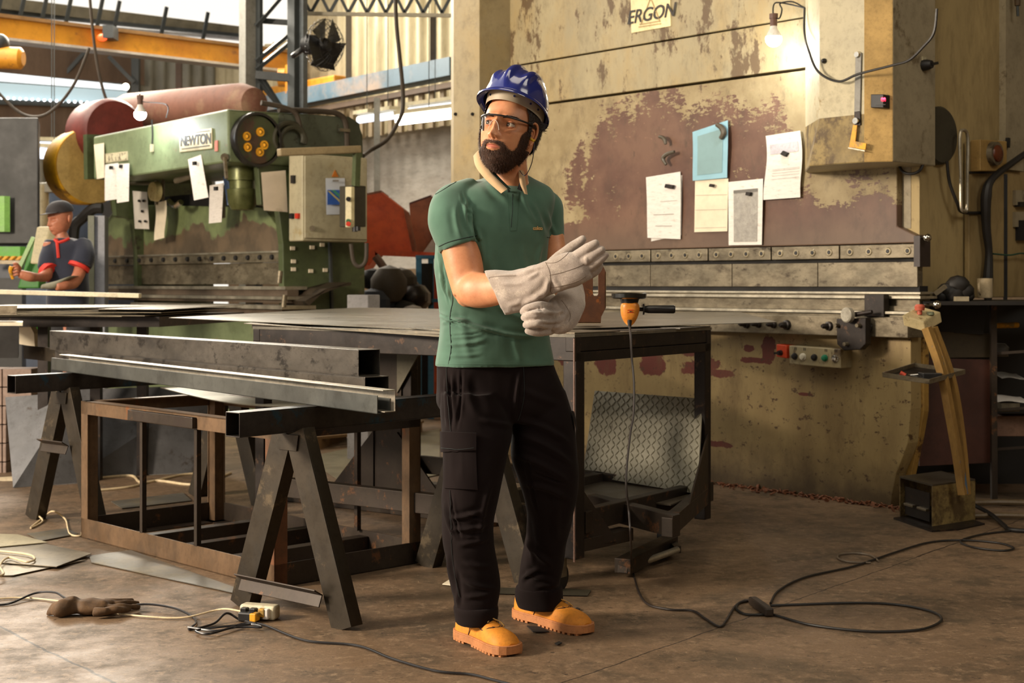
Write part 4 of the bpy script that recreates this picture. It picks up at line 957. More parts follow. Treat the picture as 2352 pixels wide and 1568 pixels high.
MB().tube([W(806, 560, a0.y+.1), W(812, 600, a0.y+.1), W(826, 612, a0.y+.1), W(840, 598, a0.y+.1), W(842, 558, a0.y+.1)], .016, 8).build('cable_loop', cab, pt, smooth=True)
MB().box(W(797, 706, 9.6)-ZZ*W(797, 706, 9.6).z, Vector((.14, 0, 0)), V*.1, ZZ*(W(797, 706, 9.6).z+.085)).build('grey_box', mat('box_grey', (134, 132, 132), .6), label='small grey carton behind the sheet-metal table', cat='box', bev=.004)
# ================================================================== things behind, between the two machines
orr = mat('orange_red_skip', (206, 84, 34), .5, col2=(176, 62, 24), scale=1.5)
brn = mat('brown_skip', (146, 88, 58), .55, col2=(96, 56, 38), scale=1.5)
def skip(pts_near, pts_far, m, m2, label):
    t = empty('tipping_skip', pts_near[-1], label, 'skip')
    MB().prism(pts_near, V*.02).build('end_plate', m, t)
    MB().prism([p+Vector((.0, .8, 0)) for p in pts_near], V*.02).build('far_plate', m2, t)
    MB().prism([pts_near[0], pts_near[1], pts_near[1]+Vector((0, .8, 0)), pts_near[0]+Vector((0, .8, 0))], ZZ*.02).build('sloping_top', m2, t)
    MB().prism([pts_near[-1], pts_near[-2], pts_near[-2]+Vector((0, .8, 0)), pts_near[-1]+Vector((0, .8, 0))], -ZZ*.02).build('floor_plate', m, t)
    return t
Yk = 13.2
sk = skip([W(826, 452, Yk), W(876, 442, Yk), W(922, 478, Yk), W(944, 583, Yk), W(858, 583, Yk), W(830, 620, Yk)], None, orr, brn, 'orange skip of folded sheet behind the green machine')
MB().bar(W(842, 606, Yk-.05), W(862, 578, Yk-.05), .05, .06).bar(W(862, 580, Yk-.05), W(1000, 586, Yk-.05), .05, .05).build('lower_rim', orr, sk)
sk2 = skip([W(940, 470, Yk+1), W(990, 452, Yk+1), W(1030, 480, Yk+1), W(1010, 520, Yk+1), W(966, 582, Yk+1), W(948, 582, Yk+1)], None, brn, mat('dark_maroon', (74, 30, 24), .5), 'brown skip partly hidden behind the worker')
MB().box(W(960, 595, 14.5), Vector((.5, 0, 0)), V*.05, ZZ*.5).build('pale_board', lowerwall, label='pale leaning panel beside the brown skip', cat='panel')
bluem = mat('blue_frame_paint', (52, 108, 138), .5)
t = empty('blue_rack', W(980, 760, 12.5), 'blue steel rack just left of the standing worker', 'rack')
for x in (962, 990):
    MB().bar(W(x, 588, 12.5), W(x, 980, 12.5), .03, .05).build('upright', bluem, t)
MB().bar(W(955, 590, 12.5), W(1010, 590, 12.5), .05, .03).bar(W(955, 690, 12.5), W(1010, 690, 12.5), .05, .03).build('rail', bluem, t)
MB().box(W(968, 700, 12.45), Vector((.06, 0, 0)), V*.05, ZZ*.36).build('dark_insert', dark, t)
MB().box(W(990, 685, 12.7)-ZZ*W(990, 685, 12.7).z, Vector((.12, 0, 0)), V*.2, ZZ*(W(990, 685, 12.7).z+.26)).build('orange_crate', orr, label='orange crate low behind the worker, by the blue rack', cat='crate')
junk = mat('dark_blue_fabric', (34, 38, 50), .8); 
t = empty('scrap_pile', W(900, 720, 12), 'dark jumble of scrap and bags below the orange skip', 'scrap pile'); 
rr = random.Random(3)
for k in range(16):
    c = W(850+rr.random()*105, 640+rr.random()*95, 11.9+rr.random()*.6)
    m_ = [junk, dark, mat('scrap_grey', (128, 120, 112), .5), steel_dark, cab][k % 5]
    MB().ball(c, .1+.08*rr.random(), 10, (1, .8, .7+.4*rr.random())).build('scrap_piece', m_, t, smooth=True)
MB().tube([W(862, 588, 12.3), W(880, 612, 12.3), W(898, 640, 12.3), W(900, 690, 12.3)], .035, 8).build('bent_pipe', mat('brown_pipe', (92, 64, 50), .5), label='bent brown pipe under the orange skip', cat='pipe', smooth=True)
MB().box(W(845, 1000, 12.9), Vector((.9, 0, 0)), V*.05, ZZ*1.1).build('dark_screen', dark, label='dark sheet standing behind the scrap pile', cat='panel')
# ================================================================== far left machine and green frames
t = empty('dark_press', W(30, 900, 12.5), 'dark grey and bright green press at the far left edge', 'press')
dkm = mat('charcoal_paint', (48, 48, 46), .5, col2=(38, 38, 36), scale=2); br_g = mat('bright_green_paint', (96, 166, 62), .5); br_g2 = mat('mid_green_paint', (52, 122, 34), .5)
MB().box(W(-120, 560, 12.5), W(88, 560, 12.5)-W(-120, 560, 12.5), Vector((-.15, .5, 0)), ZZ*(290/F*12.5)).build('head', dkm, t, bev=.01)
MB().box(W(-40, 640, 12.62), W(58, 640, 12.62)-W(-40, 640, 12.62), Vector((-.1, .3, 0)), ZZ*(110/F*12.6)).build('column', mat('blue_charcoal', (52, 60, 74), .4), t)
MB().box(W(-20, 532, 12.4), W(10, 532, 12.4)-W(-20, 532, 12.4), V*.05, ZZ*(82/F*12.4)).build('green_panel', mat('light_green_paint', (136, 190, 92), .5), t)
MB().box(W(-40, 590, 12.4), W(46, 590, 12.4)-W(-40, 590, 12.4), V*.05, ZZ*(24/F*12.4)).build('green_beam', br_g, t)
b = MB()
for k in range(6): b.prism([W(-30+k*16, 597, 12.38), W(-21+k*16, 588, 12.38), W(-13+k*16, 588, 12.38), W(-22+k*16, 597, 12.38)], V*.02)
b.build('warning_stripe', yellow, t)
MB().box(W(-40, 606, 12.35), W(46, 606, 12.35)-W(-40, 606, 12.35), V*.05, ZZ*.03).build('tool_edge', steel_worn, t)
MB().box(W(-40, 900, 12.6), W(50, 900, 12.6)-W(-40, 900, 12.6), Vector((-.1, .3, 0)), ZZ*1.0).build('bed', dkm, t)
t = empty('green_guard_frame', W(80, 660, 11.4), 'bright green wedge-shaped guard in front of the dark press', 'guard')
MB().prism([W(40, 662, 11.4), W(72, 560, 11.4), W(80, 545, 11.4), W(96, 560, 11.4), W(90, 662, 11.4)], Vector((-.05, .4, 0))).build('wedge', br_g2, t, bev=.01)
MB().bar(W(42, 622, 11.3), W(78, 545, 11.3), .04, .03).build('light_edge', mat('pale_green_edge', (150, 184, 124), .5), t)
MB().prism([W(68, 606, 11.2), W(84, 520, 11.2), W(116, 520, 11.2), W(92, 606, 11.2)], V*.08).build('cream_casing', mat('casing_cream', (190, 180, 144), .5), t, bev=.01)
for x0, x1 in ((66, 80), (97, 122)):
    MB().box(W(x0, 820, 11.6), W(x1, 820, 11.6)-W(x0, 820, 11.6), V*.05, ZZ*(105/F*11.6)).build('green_leg', br_g2, t)
t = empty('blue_cabinet', W(160, 900, 14.5), 'dim blue machine cabinet behind the worker in the cap', 'cabinet')
MB().box(W(60, 900, 14.6), W(250, 900, 14.6)-W(60, 900, 14.6), V*.3, ZZ*(460/F*14.6)).build('body', mat('dim_blue', (62, 76, 98), .5, col2=(44, 52, 70), scale=1), t)
MB().bar(W(92, 432, 14.2), W(188, 428, 14.2), .1, .1).build('pale_duct', mat('duct_grey', (150, 146, 134), .5), t, bev=.01)
MB().cyl(W(98, 425, 14.2), W(98, 520, 14.2), .06).build('duct_post', mat('duct_cream', (180, 170, 140), .5), t, smooth=True)
MB().tube([W(168, 560, 13), W(172, 520, 13), W(190, 500, 13), W(214, 480, 13), W(235, 478, 13)], .05, 8).build('black_hose', rubber, label='thick black hose behind the cap-wearing worker', cat='hose', smooth=True)
t = empty('grey_cabinet', W(210, 700, 12.3), 'narrow grey-green cabinet between the cap-wearing worker and the green machine', 'cabinet')
MB().box(W(202, 900, 12.3), W(216, 900, 12.3)-W(202, 900, 12.3), Vector((-.05, .3, 0)), ZZ*(405/F*12.3)).build('side', mat('side_olive', (94, 96, 78), .5), t)
MB().box(W(216, 900, 12.35), W(240, 900, 12.35)-W(216, 900, 12.35), Vector((-.05, .3, 0)), ZZ*(405/F*12.35)).build('front', mat('front_grey', (140, 142, 150), .5), t)
# ================================================================== tables and stock
rust = mat('rusty_angle', (112, 88, 64), .5, .35, col2=(84, 68, 52), scale=4, spots=(128, 80, 46), samt=(.66, .7), sscale=7, stretch=(1, 1, .6), bmp=.08, bscale=60)
rust_d = mat('dark_rusty_steel', (56, 47, 38), .5, .4, col2=(54, 44, 38), scale=4, spots=(104, 70, 44), samt=(.63, .68), sscale=10)
sheetm = mat('sheet_steel', (122, 116, 104), .35, .55, col2=(98, 94, 84), scale=2.2, stretch=(1, 1.8, 1), spots=(146, 132, 106), samt=(.62, .7), sscale=4)
# main table
E1 = Vector((.586, .81, 0)).normalized(); E2 = Vector((-.81, .586, 0)).normalized()
TC = Vector((.2385, 5.466, 0)); TL, TW = 1.74, 1.10; zt0 = .985
tb = empty('steel_table', TC+E1*.5+E2*.9, 'heavy dark steel welding table behind the standing worker', 'table')
top = MB().box(TC+ZZ*(zt0-.012), E2*TL, E1*TW, ZZ*.012)
top.build('table_top', sheetm, tb)
ap = MB()
for p, q in ((TC, TC+E1*TW), (TC, TC+E2*TL), (TC+E1*TW, TC+E1*TW+E2*TL), (TC+E2*TL, TC+E2*TL+E1*TW)):
    d = (q-p).normalized(); n = (TC+E1*TW/2+E2*TL/2-(p+q)/2).normalized()
    hh_ = .055 if abs(d.dot(E1)) > .5 else .09
    ap.box(p+ZZ*(zt0-.012-hh_)+n*.003, q-p, n*.04, ZZ*hh_)
ap.build('apron', steel_dark, tb, bev=.003)
MB().bar(TC+E1*.02+E2*.02+ZZ*(zt0-.088), TC+E1*(TW-.01)+E2*.02+ZZ*(zt0-.088), .04, .038).build('upper_rail', steel_dark, tb, bev=.002)
def tleg(p, z0, a=.055):
    MB().box(p+ZZ*z0, E1*a, E2*a, ZZ*(zt0-.07-z0)).build('leg', steel_dark, tb, bev=.003)
tleg(TC+E1*.01+E2*.0, .125, .06); tleg(TC+E1*(TW-.06), .14); tleg(TC+E2*(TL-.06)+E1*.01, .02); tleg(TC+E2*(TL-.06)+E1*(TW-.06), .02)
MB().cyl(TC-E1*.004+E2*.0+ZZ*.12, TC-E1*.004+ZZ*.97, .004, n=8).build('leg_edge_highlight', mat('edge_highlight', (190, 160, 148), .3, .8), tb, smooth=True)  # thin pale rod painting in the highlight along the leg edge
# lower shelf frame
zs1, zs0 = .30, .215
for p, q in ((TC+E2*.02+E1*.04, TC+E2*.02+E1*TW), (TC+E2*.55+E1*.04, TC+E2*.55+E1*TW), (TC+E1*.08, TC+E1*.08+E2*TL), (TC+E1*(TW-.03), TC+E1*(TW-.03)+E2*TL)):
    MB().box(p+ZZ*zs0, q-p, (E2 if abs((q-p).normalized().dot(E1)) > .5 else E1)*.05, ZZ*(zs1-zs0)).build('shelf_rail', rust_d, tb, bev=.003)
sf = Vector(((1540-1176)/F*5.75, 5.75, 0))
fa, fb = G(1350, 1180, .21)*1, G(1545, 1232, .21)*1
fa.z = fb.z = 0
MB().box(fb+ZZ*.205, fa-fb, E1*.06-E2*.0, ZZ*.085).build('front_shelf_rail', rust_d, tb, bev=.003)
fr1 = TC+E1*(TW-.03); fr1.z = 0
MB().box(fb+ZZ*.205, fr1-fb, E2*.05, ZZ*.075).build('side_shelf_rail', rust_d, tb, bev=.003)
MB().prism([fr1+ZZ*.28, fr1+(fb-fr1)*.55+ZZ*.28, fr1+ZZ*.52], E2*.008).build('gusset', rust_d, tb)
g0 = TC+E1*.06+E2*.03
MB().prism([g0+ZZ*.16, g0+E1*.22+ZZ*.16-E2*.05, g0+ZZ*.42], E2*.008).build('gusset', rust_d, tb)
MB().box(g0+ZZ*.145-E2*.02, E1*.34-E2*.03, E2*.07, ZZ*.05).build('outrigger', rust_d, tb, bev=.003)
for p in (TC+E1*.03+E2*.03-Vector((.06, 0, 0)), TC+E1*(TW-.05)+E2*.2, TC+E2*(TL-.1)+E1*.05):
    c = Vector((p.x, p.y, .055))
    w_ = MB().cyl(c-E2*.018, c+E2*.018, .055, n=24).build('caster_wheel', black, tb, smooth=True)
    MB().box(c-E2*.026-E1*.02+ZZ*.0, E1*.05, E2*.004, ZZ*.075).box(c+E2*.022-E1*.02, E1*.05, E2*.004, ZZ*.075).box(c-E2*.03-E1*.03+ZZ*.07, E1*.07, E2*.06, ZZ*.004).build('caster_fork', steel_worn, tb)
# roller conveyor bits under the table
t = empty('roller_frame', G(1480, 1290), 'low steel frame with a shiny round bar under the table', 'frame')
a, b = G(1450, 1300, .03), G(1556, 1262, .05)
MB().bar(G(1430, 1300, .05), G(1540, 1245, .05), .07, .06).build('channel', rust_d, t, bev=.003)
MB().cyl(a, b, .014).build('round_bar', steel_bright, t, smooth=True)
MB().bar(a, G(1430, 1300, .05), .04, .05).build('end_link', rust_d, t)
MB().bar(b, G(1540, 1245, .05), .03, .03).build('end_link', rust_d, t)
MB().box(G(1385, 1192, .0)+Vector((0, .2, 0)), Vector((.28, .1, 0)), Vector((-.05, .1, 0)), ZZ*.03).build('wood_block', mat('pale_wood', (150, 122, 76), .7, stretch=(1, 1, 6)), label='pale wooden plank lying under the table', cat='plank', bev=.003)
# checker plate leaning under the table
def checker():
    m, nt, bs = base('checker_plate')
    tc = nt.nodes.new('ShaderNodeTexCoord'); mp = nt.nodes.new('ShaderNodeMapping'); nt.links.new(tc.outputs['Object'], mp.inputs[0])
    n = nz(nt, 5, 6, .65); c = mixc(nt, ramp(nt, n, 0, 1, .35, .65), srgb(190, 186, 168), srgb(164, 160, 142))
    c = mixc(nt, ramp(nt, nz(nt, 12, 5, .7, off=5), 0, .7, .62, .7), c, srgb(96, 90, 74))
    nt.links.new(c, bs.inputs['Base Color']); bs.inputs['Metallic'].default_value = .3; bs.inputs['Roughness'].default_value = .4; return m
chk = checker(); CK = [W(1366, 897, 6.95), W(1612, 915, 6.35), W(1602, 1134, 6.2), W(1338, 1090, 6.8)]
_o = Vector((0, 0, H)); _n = (CK[1]-CK[0]).cross(CK[3]-CK[0]); _d = W(1602, 1134, 1)-_o; CK[2] = _o+_d*((CK[0]-_o).dot(_n)/_d.dot(_n))
def ckp(u, v): return (CK[0]*(1-u)+CK[1]*u)*(1-v)+(CK[3]*(1-u)+CK[2]*u)*v
nrm = (CK[1]-CK[0]).cross(CK[3]-CK[0]).normalized()
if nrm.y > 0: nrm = -nrm
cp = MB().prism(CK, -nrm*.006).build('checker_plate', chk, label='light grey checker plate leaning under the steel table', cat='plate')
lug = MB(); su, sv = (CK[1]-CK[0]).normalized(), (CK[3]-CK[0]).normalized()
for i in range(22):
    for j in range(18):
        c = ckp((i+.5)/22, (j+.5)/18); s = 1 if (i+j) % 2 else -1
        a_ = (su*s+sv).normalized(); b_ = a_.cross(nrm)
        lug.prism([c-a_*.016, c+b_*.0035, c+a_*.016, c-b_*.0035], nrm*.0025)
lug.build('raised_lugs', mat('lug_grey', (122, 116, 96), .5, .2), cp, kind='stuff')
MB().prism([W(1330, 1092, 6.85), W(1600, 1136, 6.2), W(1540, 1158, 5.95), W(1330, 1134, 6.3)], -ZZ*.006).build('flat_plate', mat('grey_brown_plate', (104, 94, 80), .45, .4), label='flat dull plate lying at the foot of the checker plate', cat='plate')
# pedestal stand carrying the far sheets
ps = Vector((-.68, 7.5, 0)); 
t = empty('pedestal_stand', ps, 'dark steel pedestal with triangular gussets under the far sheets', 'stand')
MB().box(ps-E2*.0-E1*.08, -E2*.2, E1*.16, ZZ*.93).build('column', rust_d, t, bev=.004)
for s in (1, -1):
    q_ = ps-E2*.1-E1*.09
    MB().prism([q_+E2*s*.08+ZZ*.06, q_+E2*s*.42+ZZ*.06, q_+E2*s*.08+ZZ*.42], E1*.01).build('gusset', rust_d, t)
    MB().prism([q_+E2*s*.08+ZZ*.93, q_+E2*s*.30+ZZ*.93, q_+E2*s*.08+ZZ*.62], E1*.01).build('gusset', mat('grey_gusset', (104, 98, 82), .5, .3), t)
MB().box(ps+E2*.7-E1*.1, -E2*1.5, E1*.08, ZZ*.07).box(ps+E2*.7+E1*.5, -E2*1.5, E1*.08, ZZ*.07).box(ps-E2*.15-E1*.1, E2*.08, E1*.6, ZZ*.07).build('base_rail', rust_d, t, bev=.004)
MB().box(ps+E2*.9-E1*.06+ZZ*.93, -E2*2.2, E1*.1, ZZ*.06).build('top_rail', steel_dark, t)
# steel sheets on the tables
def sheet_px(q, m, label, z, sag=0, th=.0025, name='steel_sheet', cat='sheet'):
    P = [W(x, y, Y) for x, y, Y in q]
    def fn(u, v):
        p = (P[0]*(1-u)+P[1]*u)*(1-v)+(P[3]*(1-u)+P[2]*u)*v; return p-ZZ*(sag*math.sin(PI*u)*math.sin(PI*v))
    return MB().sheet(fn, 12, 8, ZZ*th).build(name, m, smooth=True, sharp=50, label=label, cat=cat)
def flat(q, z, m, label, dz=None, th=.0025, name='steel_sheet', cat='sheet'):
    P = [Vector((x, y, z+(dz[i] if dz else 0))) for i, (x, y) in enumerate(q)]
    def fn(u, v): return (P[0]*(1-u)+P[1]*u)*(1-v)+(P[3]*(1-u)+P[2]*u)*v
    return MB().sheet(fn, 12, 8, ZZ*th).build(name, m, smooth=True, sharp=50, label=label, cat=cat)
def xy(p): return (p.x, p.y)
b0 = TC+E1*.12+E2*.45
sheet_px([(388, 729, 7.1), (1010, 758, 5.9), (1200, 712, 8.9), (820, 706, 9.3)], sheetm, 'big thin steel sheet overhanging the left end of the table', 0)
sheet_px([(560, 742, 6.55), (1010, 772, 5.75), (1060, 742, 6.6), (640, 735, 7.2)], mat('sheet_edge', (134, 124, 106), .4, .5), 'second steel sheet slipping out below the big overhanging one', 0, sag=.01)
sheet_px([(940, 752, 5.95), (1030, 762, 5.8), (1180, 742, 6.9), (1040, 738, 7.2)], sheetm, 'small steel sheet on the pile just left of the worker', 0)
sheet_px([(1170, 716, 8.3), (1700, 716, 8.0), (1785, 739, 6.6), (1230, 757, 5.75)], sheetm, 'large steel sheet behind the angle grinder reaching past the table corner', 0)
flat([xy(TC+E1*.03+E2*.02), xy(TC+E1*.33+E2*.0), xy(TC+E1*.42+E2*.72), xy(TC+E1*.03+E2*.72)], .9905, mat('sheet_brown', (108, 98, 82), .4, .5), 'brownish steel sheet with chalk writing at the table corner', th=.004)
ch = MB(); rr = random.Random(5)
for k in range(34):
    p = TC+E1*.036+E2*(.06+k*.0065)+ZZ*.9915
    if rr.random() < .3: continue
    ch.box(p+E1*.008*rr.random(), E2*.0045, E1*(.003+.012*rr.random()), ZZ*.0006)
ch.build('chalk_writing', paper_w, bpy.data.objects.get('steel_sheet.004'))
flat([xy(TC+E1*.5+E2*.02), xy(TC+E1*.85+E2*.0), xy(TC+E1*.75+E2*.28), xy(TC+E1*.42+E2*.25)], .988, steel_dark, 'dark offcut strip on the table right of the angle grinder', th=.003, name='steel_offcut', cat='offcut')
flat([xy(TC+E1*.78-E2*.02), xy(TC+E1*1.09-E2*.0), xy(TC+E1*1.05+E2*.2), xy(TC+E1*.8+E2*.2)], .990, mill, 'grey offcut plate at the right corner of the table', th=.004, name='steel_offcut', cat='offcut')
# bent box part on the table
bx = W(1348, 742, 6.05); yb = bx.y
P6 = lambda x, y, d=0: W(x, y, yb+d)
t = empty('bent_steel_part', bx, 'rusty brown bent steel casing standing on the table behind the gloves', 'steel part')
rbm = mat('rust_brown_plate', (92, 58, 38), .5, .4, col2=(70, 46, 34), scale=4, spots=(150, 84, 34), samt=(.68, .72), sscale=6)
o_ = [(1320, 742), (1380, 742), (1381, 727), (1392, 706), (1392, 625), (1385, 610), (1374, 612), (1374, 674), (1371, 679), (1364, 679), (1362, 674), (1362, 625), (1300, 625), (1300, 700), (1318, 728)]
MB().prism([P6(*p) for p in o_], Vector((0, .004, 0))).build('front_plate', rbm, t, bev=.001)
MB().prism([P6(1392, 625), P6(1392, 706), P6(1392, 706, .12), P6(1392, 625, .12)], Vector((-.004, 0, 0))).prism([P6(1320, 742), P6(1380, 742), P6(1380, 742, .12), P6(1320, 742, .12)], ZZ*.004).prism([P6(1306, 706), P6(1320, 742), P6(1314, 738, .16), P6(1300, 700, .16)], Vector((-.003, 0, 0))).build('side_flange', mat('tan_flange', (150, 118, 78), .5, .3), t)
# angle grinder
gp = W(1448, 742, 5.78); Yg = gp.y
og = mat('grinder_orange', (224, 140, 50), .45, col2=(200, 150, 96), amt=(.55, .65), scale=18)
t = empty('angle_grinder', gp, 'orange angle grinder standing on the table with its black disc up', 'angle grinder')
g_ = lambda x, y, d=0: W(x, y, Yg+d)
MB().loft(interp_secs([(g_(1446, 748, -.02), Vector((.006, 0, 0)), Vector((0, .006, .004)), 2.2), (g_(1446, 740), Vector((.021, 0, 0)), Vector((0, .022, 0)), 2.4), (g_(1446, 728), Vector((.032, 0, 0)), Vector((0, .032, 0)), 2.6), (g_(1447, 712), Vector((.038, 0, 0)), Vector((0, .036, 0)), 2.8), (g_(1447, 700), Vector((.036, 0, 0)), Vector((0, .036, 0)), 3), (g_(1447, 694), Vector((.028, 0, 0)), Vector((0, .03, 0)), 3)], 4), 28).build('motor_body', og, t, smooth=True)
MB().cyl(g_(1446, 752, -.02), g_(1446, 734, -.02), .007, .01).build('cord_sleeve', rubber, t, smooth=True)
MB().cbox(g_(1448, 712, -.034), (.012, 0, 0), (0, .003, 0), (0, 0, .0015)).cbox(g_(1448, 717, -.033), (.012, 0, 0), (0, .003, 0), (0, 0, .0015)).build('vent_slot', red, t)
MB().cbox(g_(1448, 715, -.036), (.004, 0, 0), (0, .003, 0), (0, 0, .002)).build('switch', chrome, t)
MB().cyl(g_(1446, 696), g_(1446, 684), .034, .04).build('gear_head', black, t, smooth=True)
MB().lathe(g_(1445, 686), ZZ*.026, [(0, .062), (.2, .071), (.8, .071), (1, .062), (1, .0)], 40).build('grinding_disc', mat('disc_black', (30, 28, 24), .22), t, smooth=True, sharp=50)
MB().lathe(g_(1462, 710), Vector((.155, 0, 0)), [(0, .008), (.16, .008), (.16, .022), (.2, .022), (.21, .013), (.3, .016), (.96, .017), (1, .014)], 20).build('side_handle', black, t, smooth=True)
cordm = mat('grinder_cord', (44, 36, 32), .5)
gf = lambda x, y: G(x, y, .006)
MB().tube([g_(1446, 748, -.02), g_(1448, 765, -.08), W(1451, 820, 5.55), W(1456, 880, 5.5), W(1455, 950, 5.45), W(1447, 1000, 5.4), W(1438, 1100, 5.3), W(1444, 1170, 5.3), W(1449, 1240, 5.3), G(1452, 1305, .02), gf(1478, 1378), gf(1530, 1398), gf(1590, 1402), gf(1620, 1420), gf(1652, 1438), gf(1668, 1425), gf(1690, 1390), gf(1712, 1378), G(1730, 1378, .02)], .0042, 8, sub=10).build('grinder_cord', cordm, label='black cord of the grinder running down to the floor', cat='cord', smooth=True)
# extension lead on the floor at right
t = empty('extension_lead', gf(1745, 1395), 'dark extension lead coiled in wide loops on the floor at right', 'extension lead')
MB().tube([gf(1770, 1385), gf(1790, 1355), gf(1850, 1325), gf(1960, 1300), gf(2050, 1270), gf(2130, 1246), gf(2205, 1240), gf(2290, 1246), gf(2328, 1258), gf(2300, 1264), gf(2235, 1256), gf(2206, 1243), gf(2240, 1230), gf(2290, 1222), gf(2370, 1214)], .0046, 8, sub=12).build('cord', rubber, t, smooth=True)
MB().tube([gf(1770, 1390), gf(1830, 1388), gf(1960, 1384), gf(2060, 1388), gf(2140, 1404), gf(2162, 1424), gf(2120, 1444), gf(2040, 1450), gf(1960, 1447), gf(1860, 1434), gf(1790, 1415), gf(1765, 1408)], .0046, 8, sub=12).build('cord', rubber, t, smooth=True)
MB().tube([gf(2018, 1288), gf(2000, 1275), gf(1965, 1270), gf(1930, 1273), gf(1926, 1282), gf(1950, 1290), gf(2000, 1292)], .0042, 8, sub=10).build('cord', mat('grey_cord', (96, 84, 70), .5), t, smooth=True)
MB().tube([gf(1768, 1408), gf(1755, 1411), gf(1712, 1410), gf(1692, 1398), gf(1698, 1384), gf(1725, 1378)], .0046, 8, sub=10).build('cord', rubber, t, smooth=True)
MB().bar(G(1728, 1378, .018), G(1768, 1406, .018), .032, .03).build('plug_socket', mat('socket_brown', (52, 42, 34), .5), t, bev=.006)
# ================================================================== sawhorses and stock
D1 = Vector((.63, .74, 0)).normalized(); D2 = Vector((-D1.y, D1.x, 0))
sawm = mat('sawhorse_steel', (60, 53, 43), .42, .5, col2=(58, 54, 48), scale=4, spots=(96, 84, 66), samt=(.62, .7), sscale=7)
sawb = mat('sawhorse_beam_steel', (62, 56, 52), .38, .5, col2=(42, 38, 38), scale=4, spots=(44, 66, 78), samt=(.63, .68), sscale=4)
def channel(mb, p, q, w, d, tk, out):      # open C profile, web facing 'out'
    p, q = Vector(p), Vector(q); ax = (q-p).normalized(); out = (Vector(out)-ax*ax.dot(out)).normalized(); s = ax.cross(out)
    mb.box(p-s*w/2, q-p, s*w, out*tk); mb.box(p-s*w/2-out*d, q-p, s*tk, out*d); mb.box(p+s*(w/2-tk)-out*d, q-p, s*tk, out*d); return mb
def sawhorse(B0, B1, ztop, legs, label, k=.17):
    t = empty('sawhorse', (B0+B1)/2, label, 'sawhorse')
    hb_ = .085
    bm = MB().hollow(B0+ZZ*(ztop-hb_/2), B1+ZZ*(ztop-hb_/2), .075, hb_, .004)
    bm.build('top_beam', sawb, t, bev=.0015)
    for M_ in legs:
        feet = []
        for s in (1, -1):
            apx = M_+D2*s*.03+ZZ*(ztop-hb_-.0); ft_ = M_+D2*s*.275
            feet.append((apx, ft_))
            b = MB(); channel(b, ft_, apx, .10, .05, .005, -D1); b.build('leg', sawm, t, bev=.001)
        if M_ is not legs[0]: continue
        pa = feet[0][1].lerp(feet[0][0], k)-D1*.02; pb2 = feet[1][1].lerp(feet[1][0], k)-D1*.02
        MB().angle(pa-D2*.0, pb2+D2*.035, .045, .005, (-D1+ZZ*.6), (-ZZ-D1*.4)).build('cross_brace', rust_d, t, bev=.001)
        MB().prism([M_+D2*.06+ZZ*(ztop-hb_-.01)-D1*.008, M_-D2*.06+ZZ*(ztop-hb_-.01)-D1*.008, M_-D2*.05+ZZ*(ztop-.15)-D1*.008, M_+D2*.05+ZZ*(ztop-.15)-D1*.008], -D1*.004).build('gusset', sawm, t)
    return t
m1 = (G(783, 1458)+G(570, 1388))/2-Vector((.034, 0, 0)); m1b = m1+D1*1.0
B0 = m1+D1*(on_line(534, m1+D2*.0, D1)); 
sawhorse(B0, m1b+D1*.42, .742, (m1+D1*.03, m1b), 'near steel sawhorse with its open beam end towards the camera')
m2 = Vector((-2.20, 7.02, 0))
sawhorse(m2-D1*.27, m2+D1*1.35, .742, (m2, m2+D1*1.0), 'far steel sawhorse holding the left ends of the stock', .60)
# stock: direction from sawhorse 1 to sawhorse 2
S1 = Vector(((850-1176)/F*5.36, 5.36, 0)); S0 = m2+D1*.20
SD = (S0-S1).normalized(); SN = Vector((-SD.y, SD.x, 0)); SN = SN if SN.y > 0 else -SN      # SN points away from camera
def sat(px, off):       # point on the stock line shifted by off along SN where it crosses the column px
    o = S1+SN*off; return o+SD*on_line(px, o, SD)
stock = mat('stock_steel', (104, 98, 90), .34, .6, col2=(80, 76, 72), scale=3, spots=(58, 54, 50), samt=(.6, .66), sscale=9, stretch=(.7, .7, 1.2))
p, q = sat(823, -.0), sat(114, -.0); MB().hollow(p+SN*.05+ZZ*.878, q+SN*.05+ZZ*.878, .10, .1, .003).build('square_tube', stock, label='upper heavy square steel tube on top of the stock pile', cat='steel tube', bev=.0015)
p, q = sat(838, -.0), sat(126, -.0); MB().hollow(p+SN*.055+ZZ*.785, q+SN*.055+ZZ*.785, .11, .085, .003).build('square_tube', stock, label='lower steel tube directly beneath the heavy upper tube', cat='steel tube', bev=.0015)
p, q = sat(866, -.30), sat(118, -.14); zt1 = .742
b = MB(); L_ = q-p
b.box(p+ZZ*zt1, L_, SN*.004, ZZ*.062).box(p+ZZ*zt1, L_, SN*.055, ZZ*.004).box(p+SN*.052+ZZ*zt1, L_, SN*.004, ZZ*.05)
b.build('channel_profile', mat('channel_grey', (96, 98, 94), .38, .5, col2=(82, 84, 82), scale=2), label='grey folded channel lying in front of the tube pile', cat='steel profile', bev=.001)
p, q = sat(907, -.245), sat(158, -.085)
b = MB(); L_ = q-p
b.box(p+ZZ*(zt1+.006), L_, SN*.003, ZZ*.075).box(p+SN*.0-SN*.05+ZZ*(zt1+.078), L_, SN*.053, ZZ*.003).box(p+SN*.003+ZZ*(zt1+.006), L_, -SN*.045, ZZ*.003)
b.build('angle_profile', mat('bright_flange_steel', (196, 188, 172), .36, .5), label='bright flanged profile nested in the grey channel', cat='steel profile', bev=.001)
p, q = sat(123, .0)+SN*.1, sat(14, .0)+SN*.1
MB().box(p+ZZ*.752, q-p, SN*.004, ZZ*.075).build('flat_bar', sawm, label='thin flat bar sticking out past the left end of the stock', cat='steel bar')
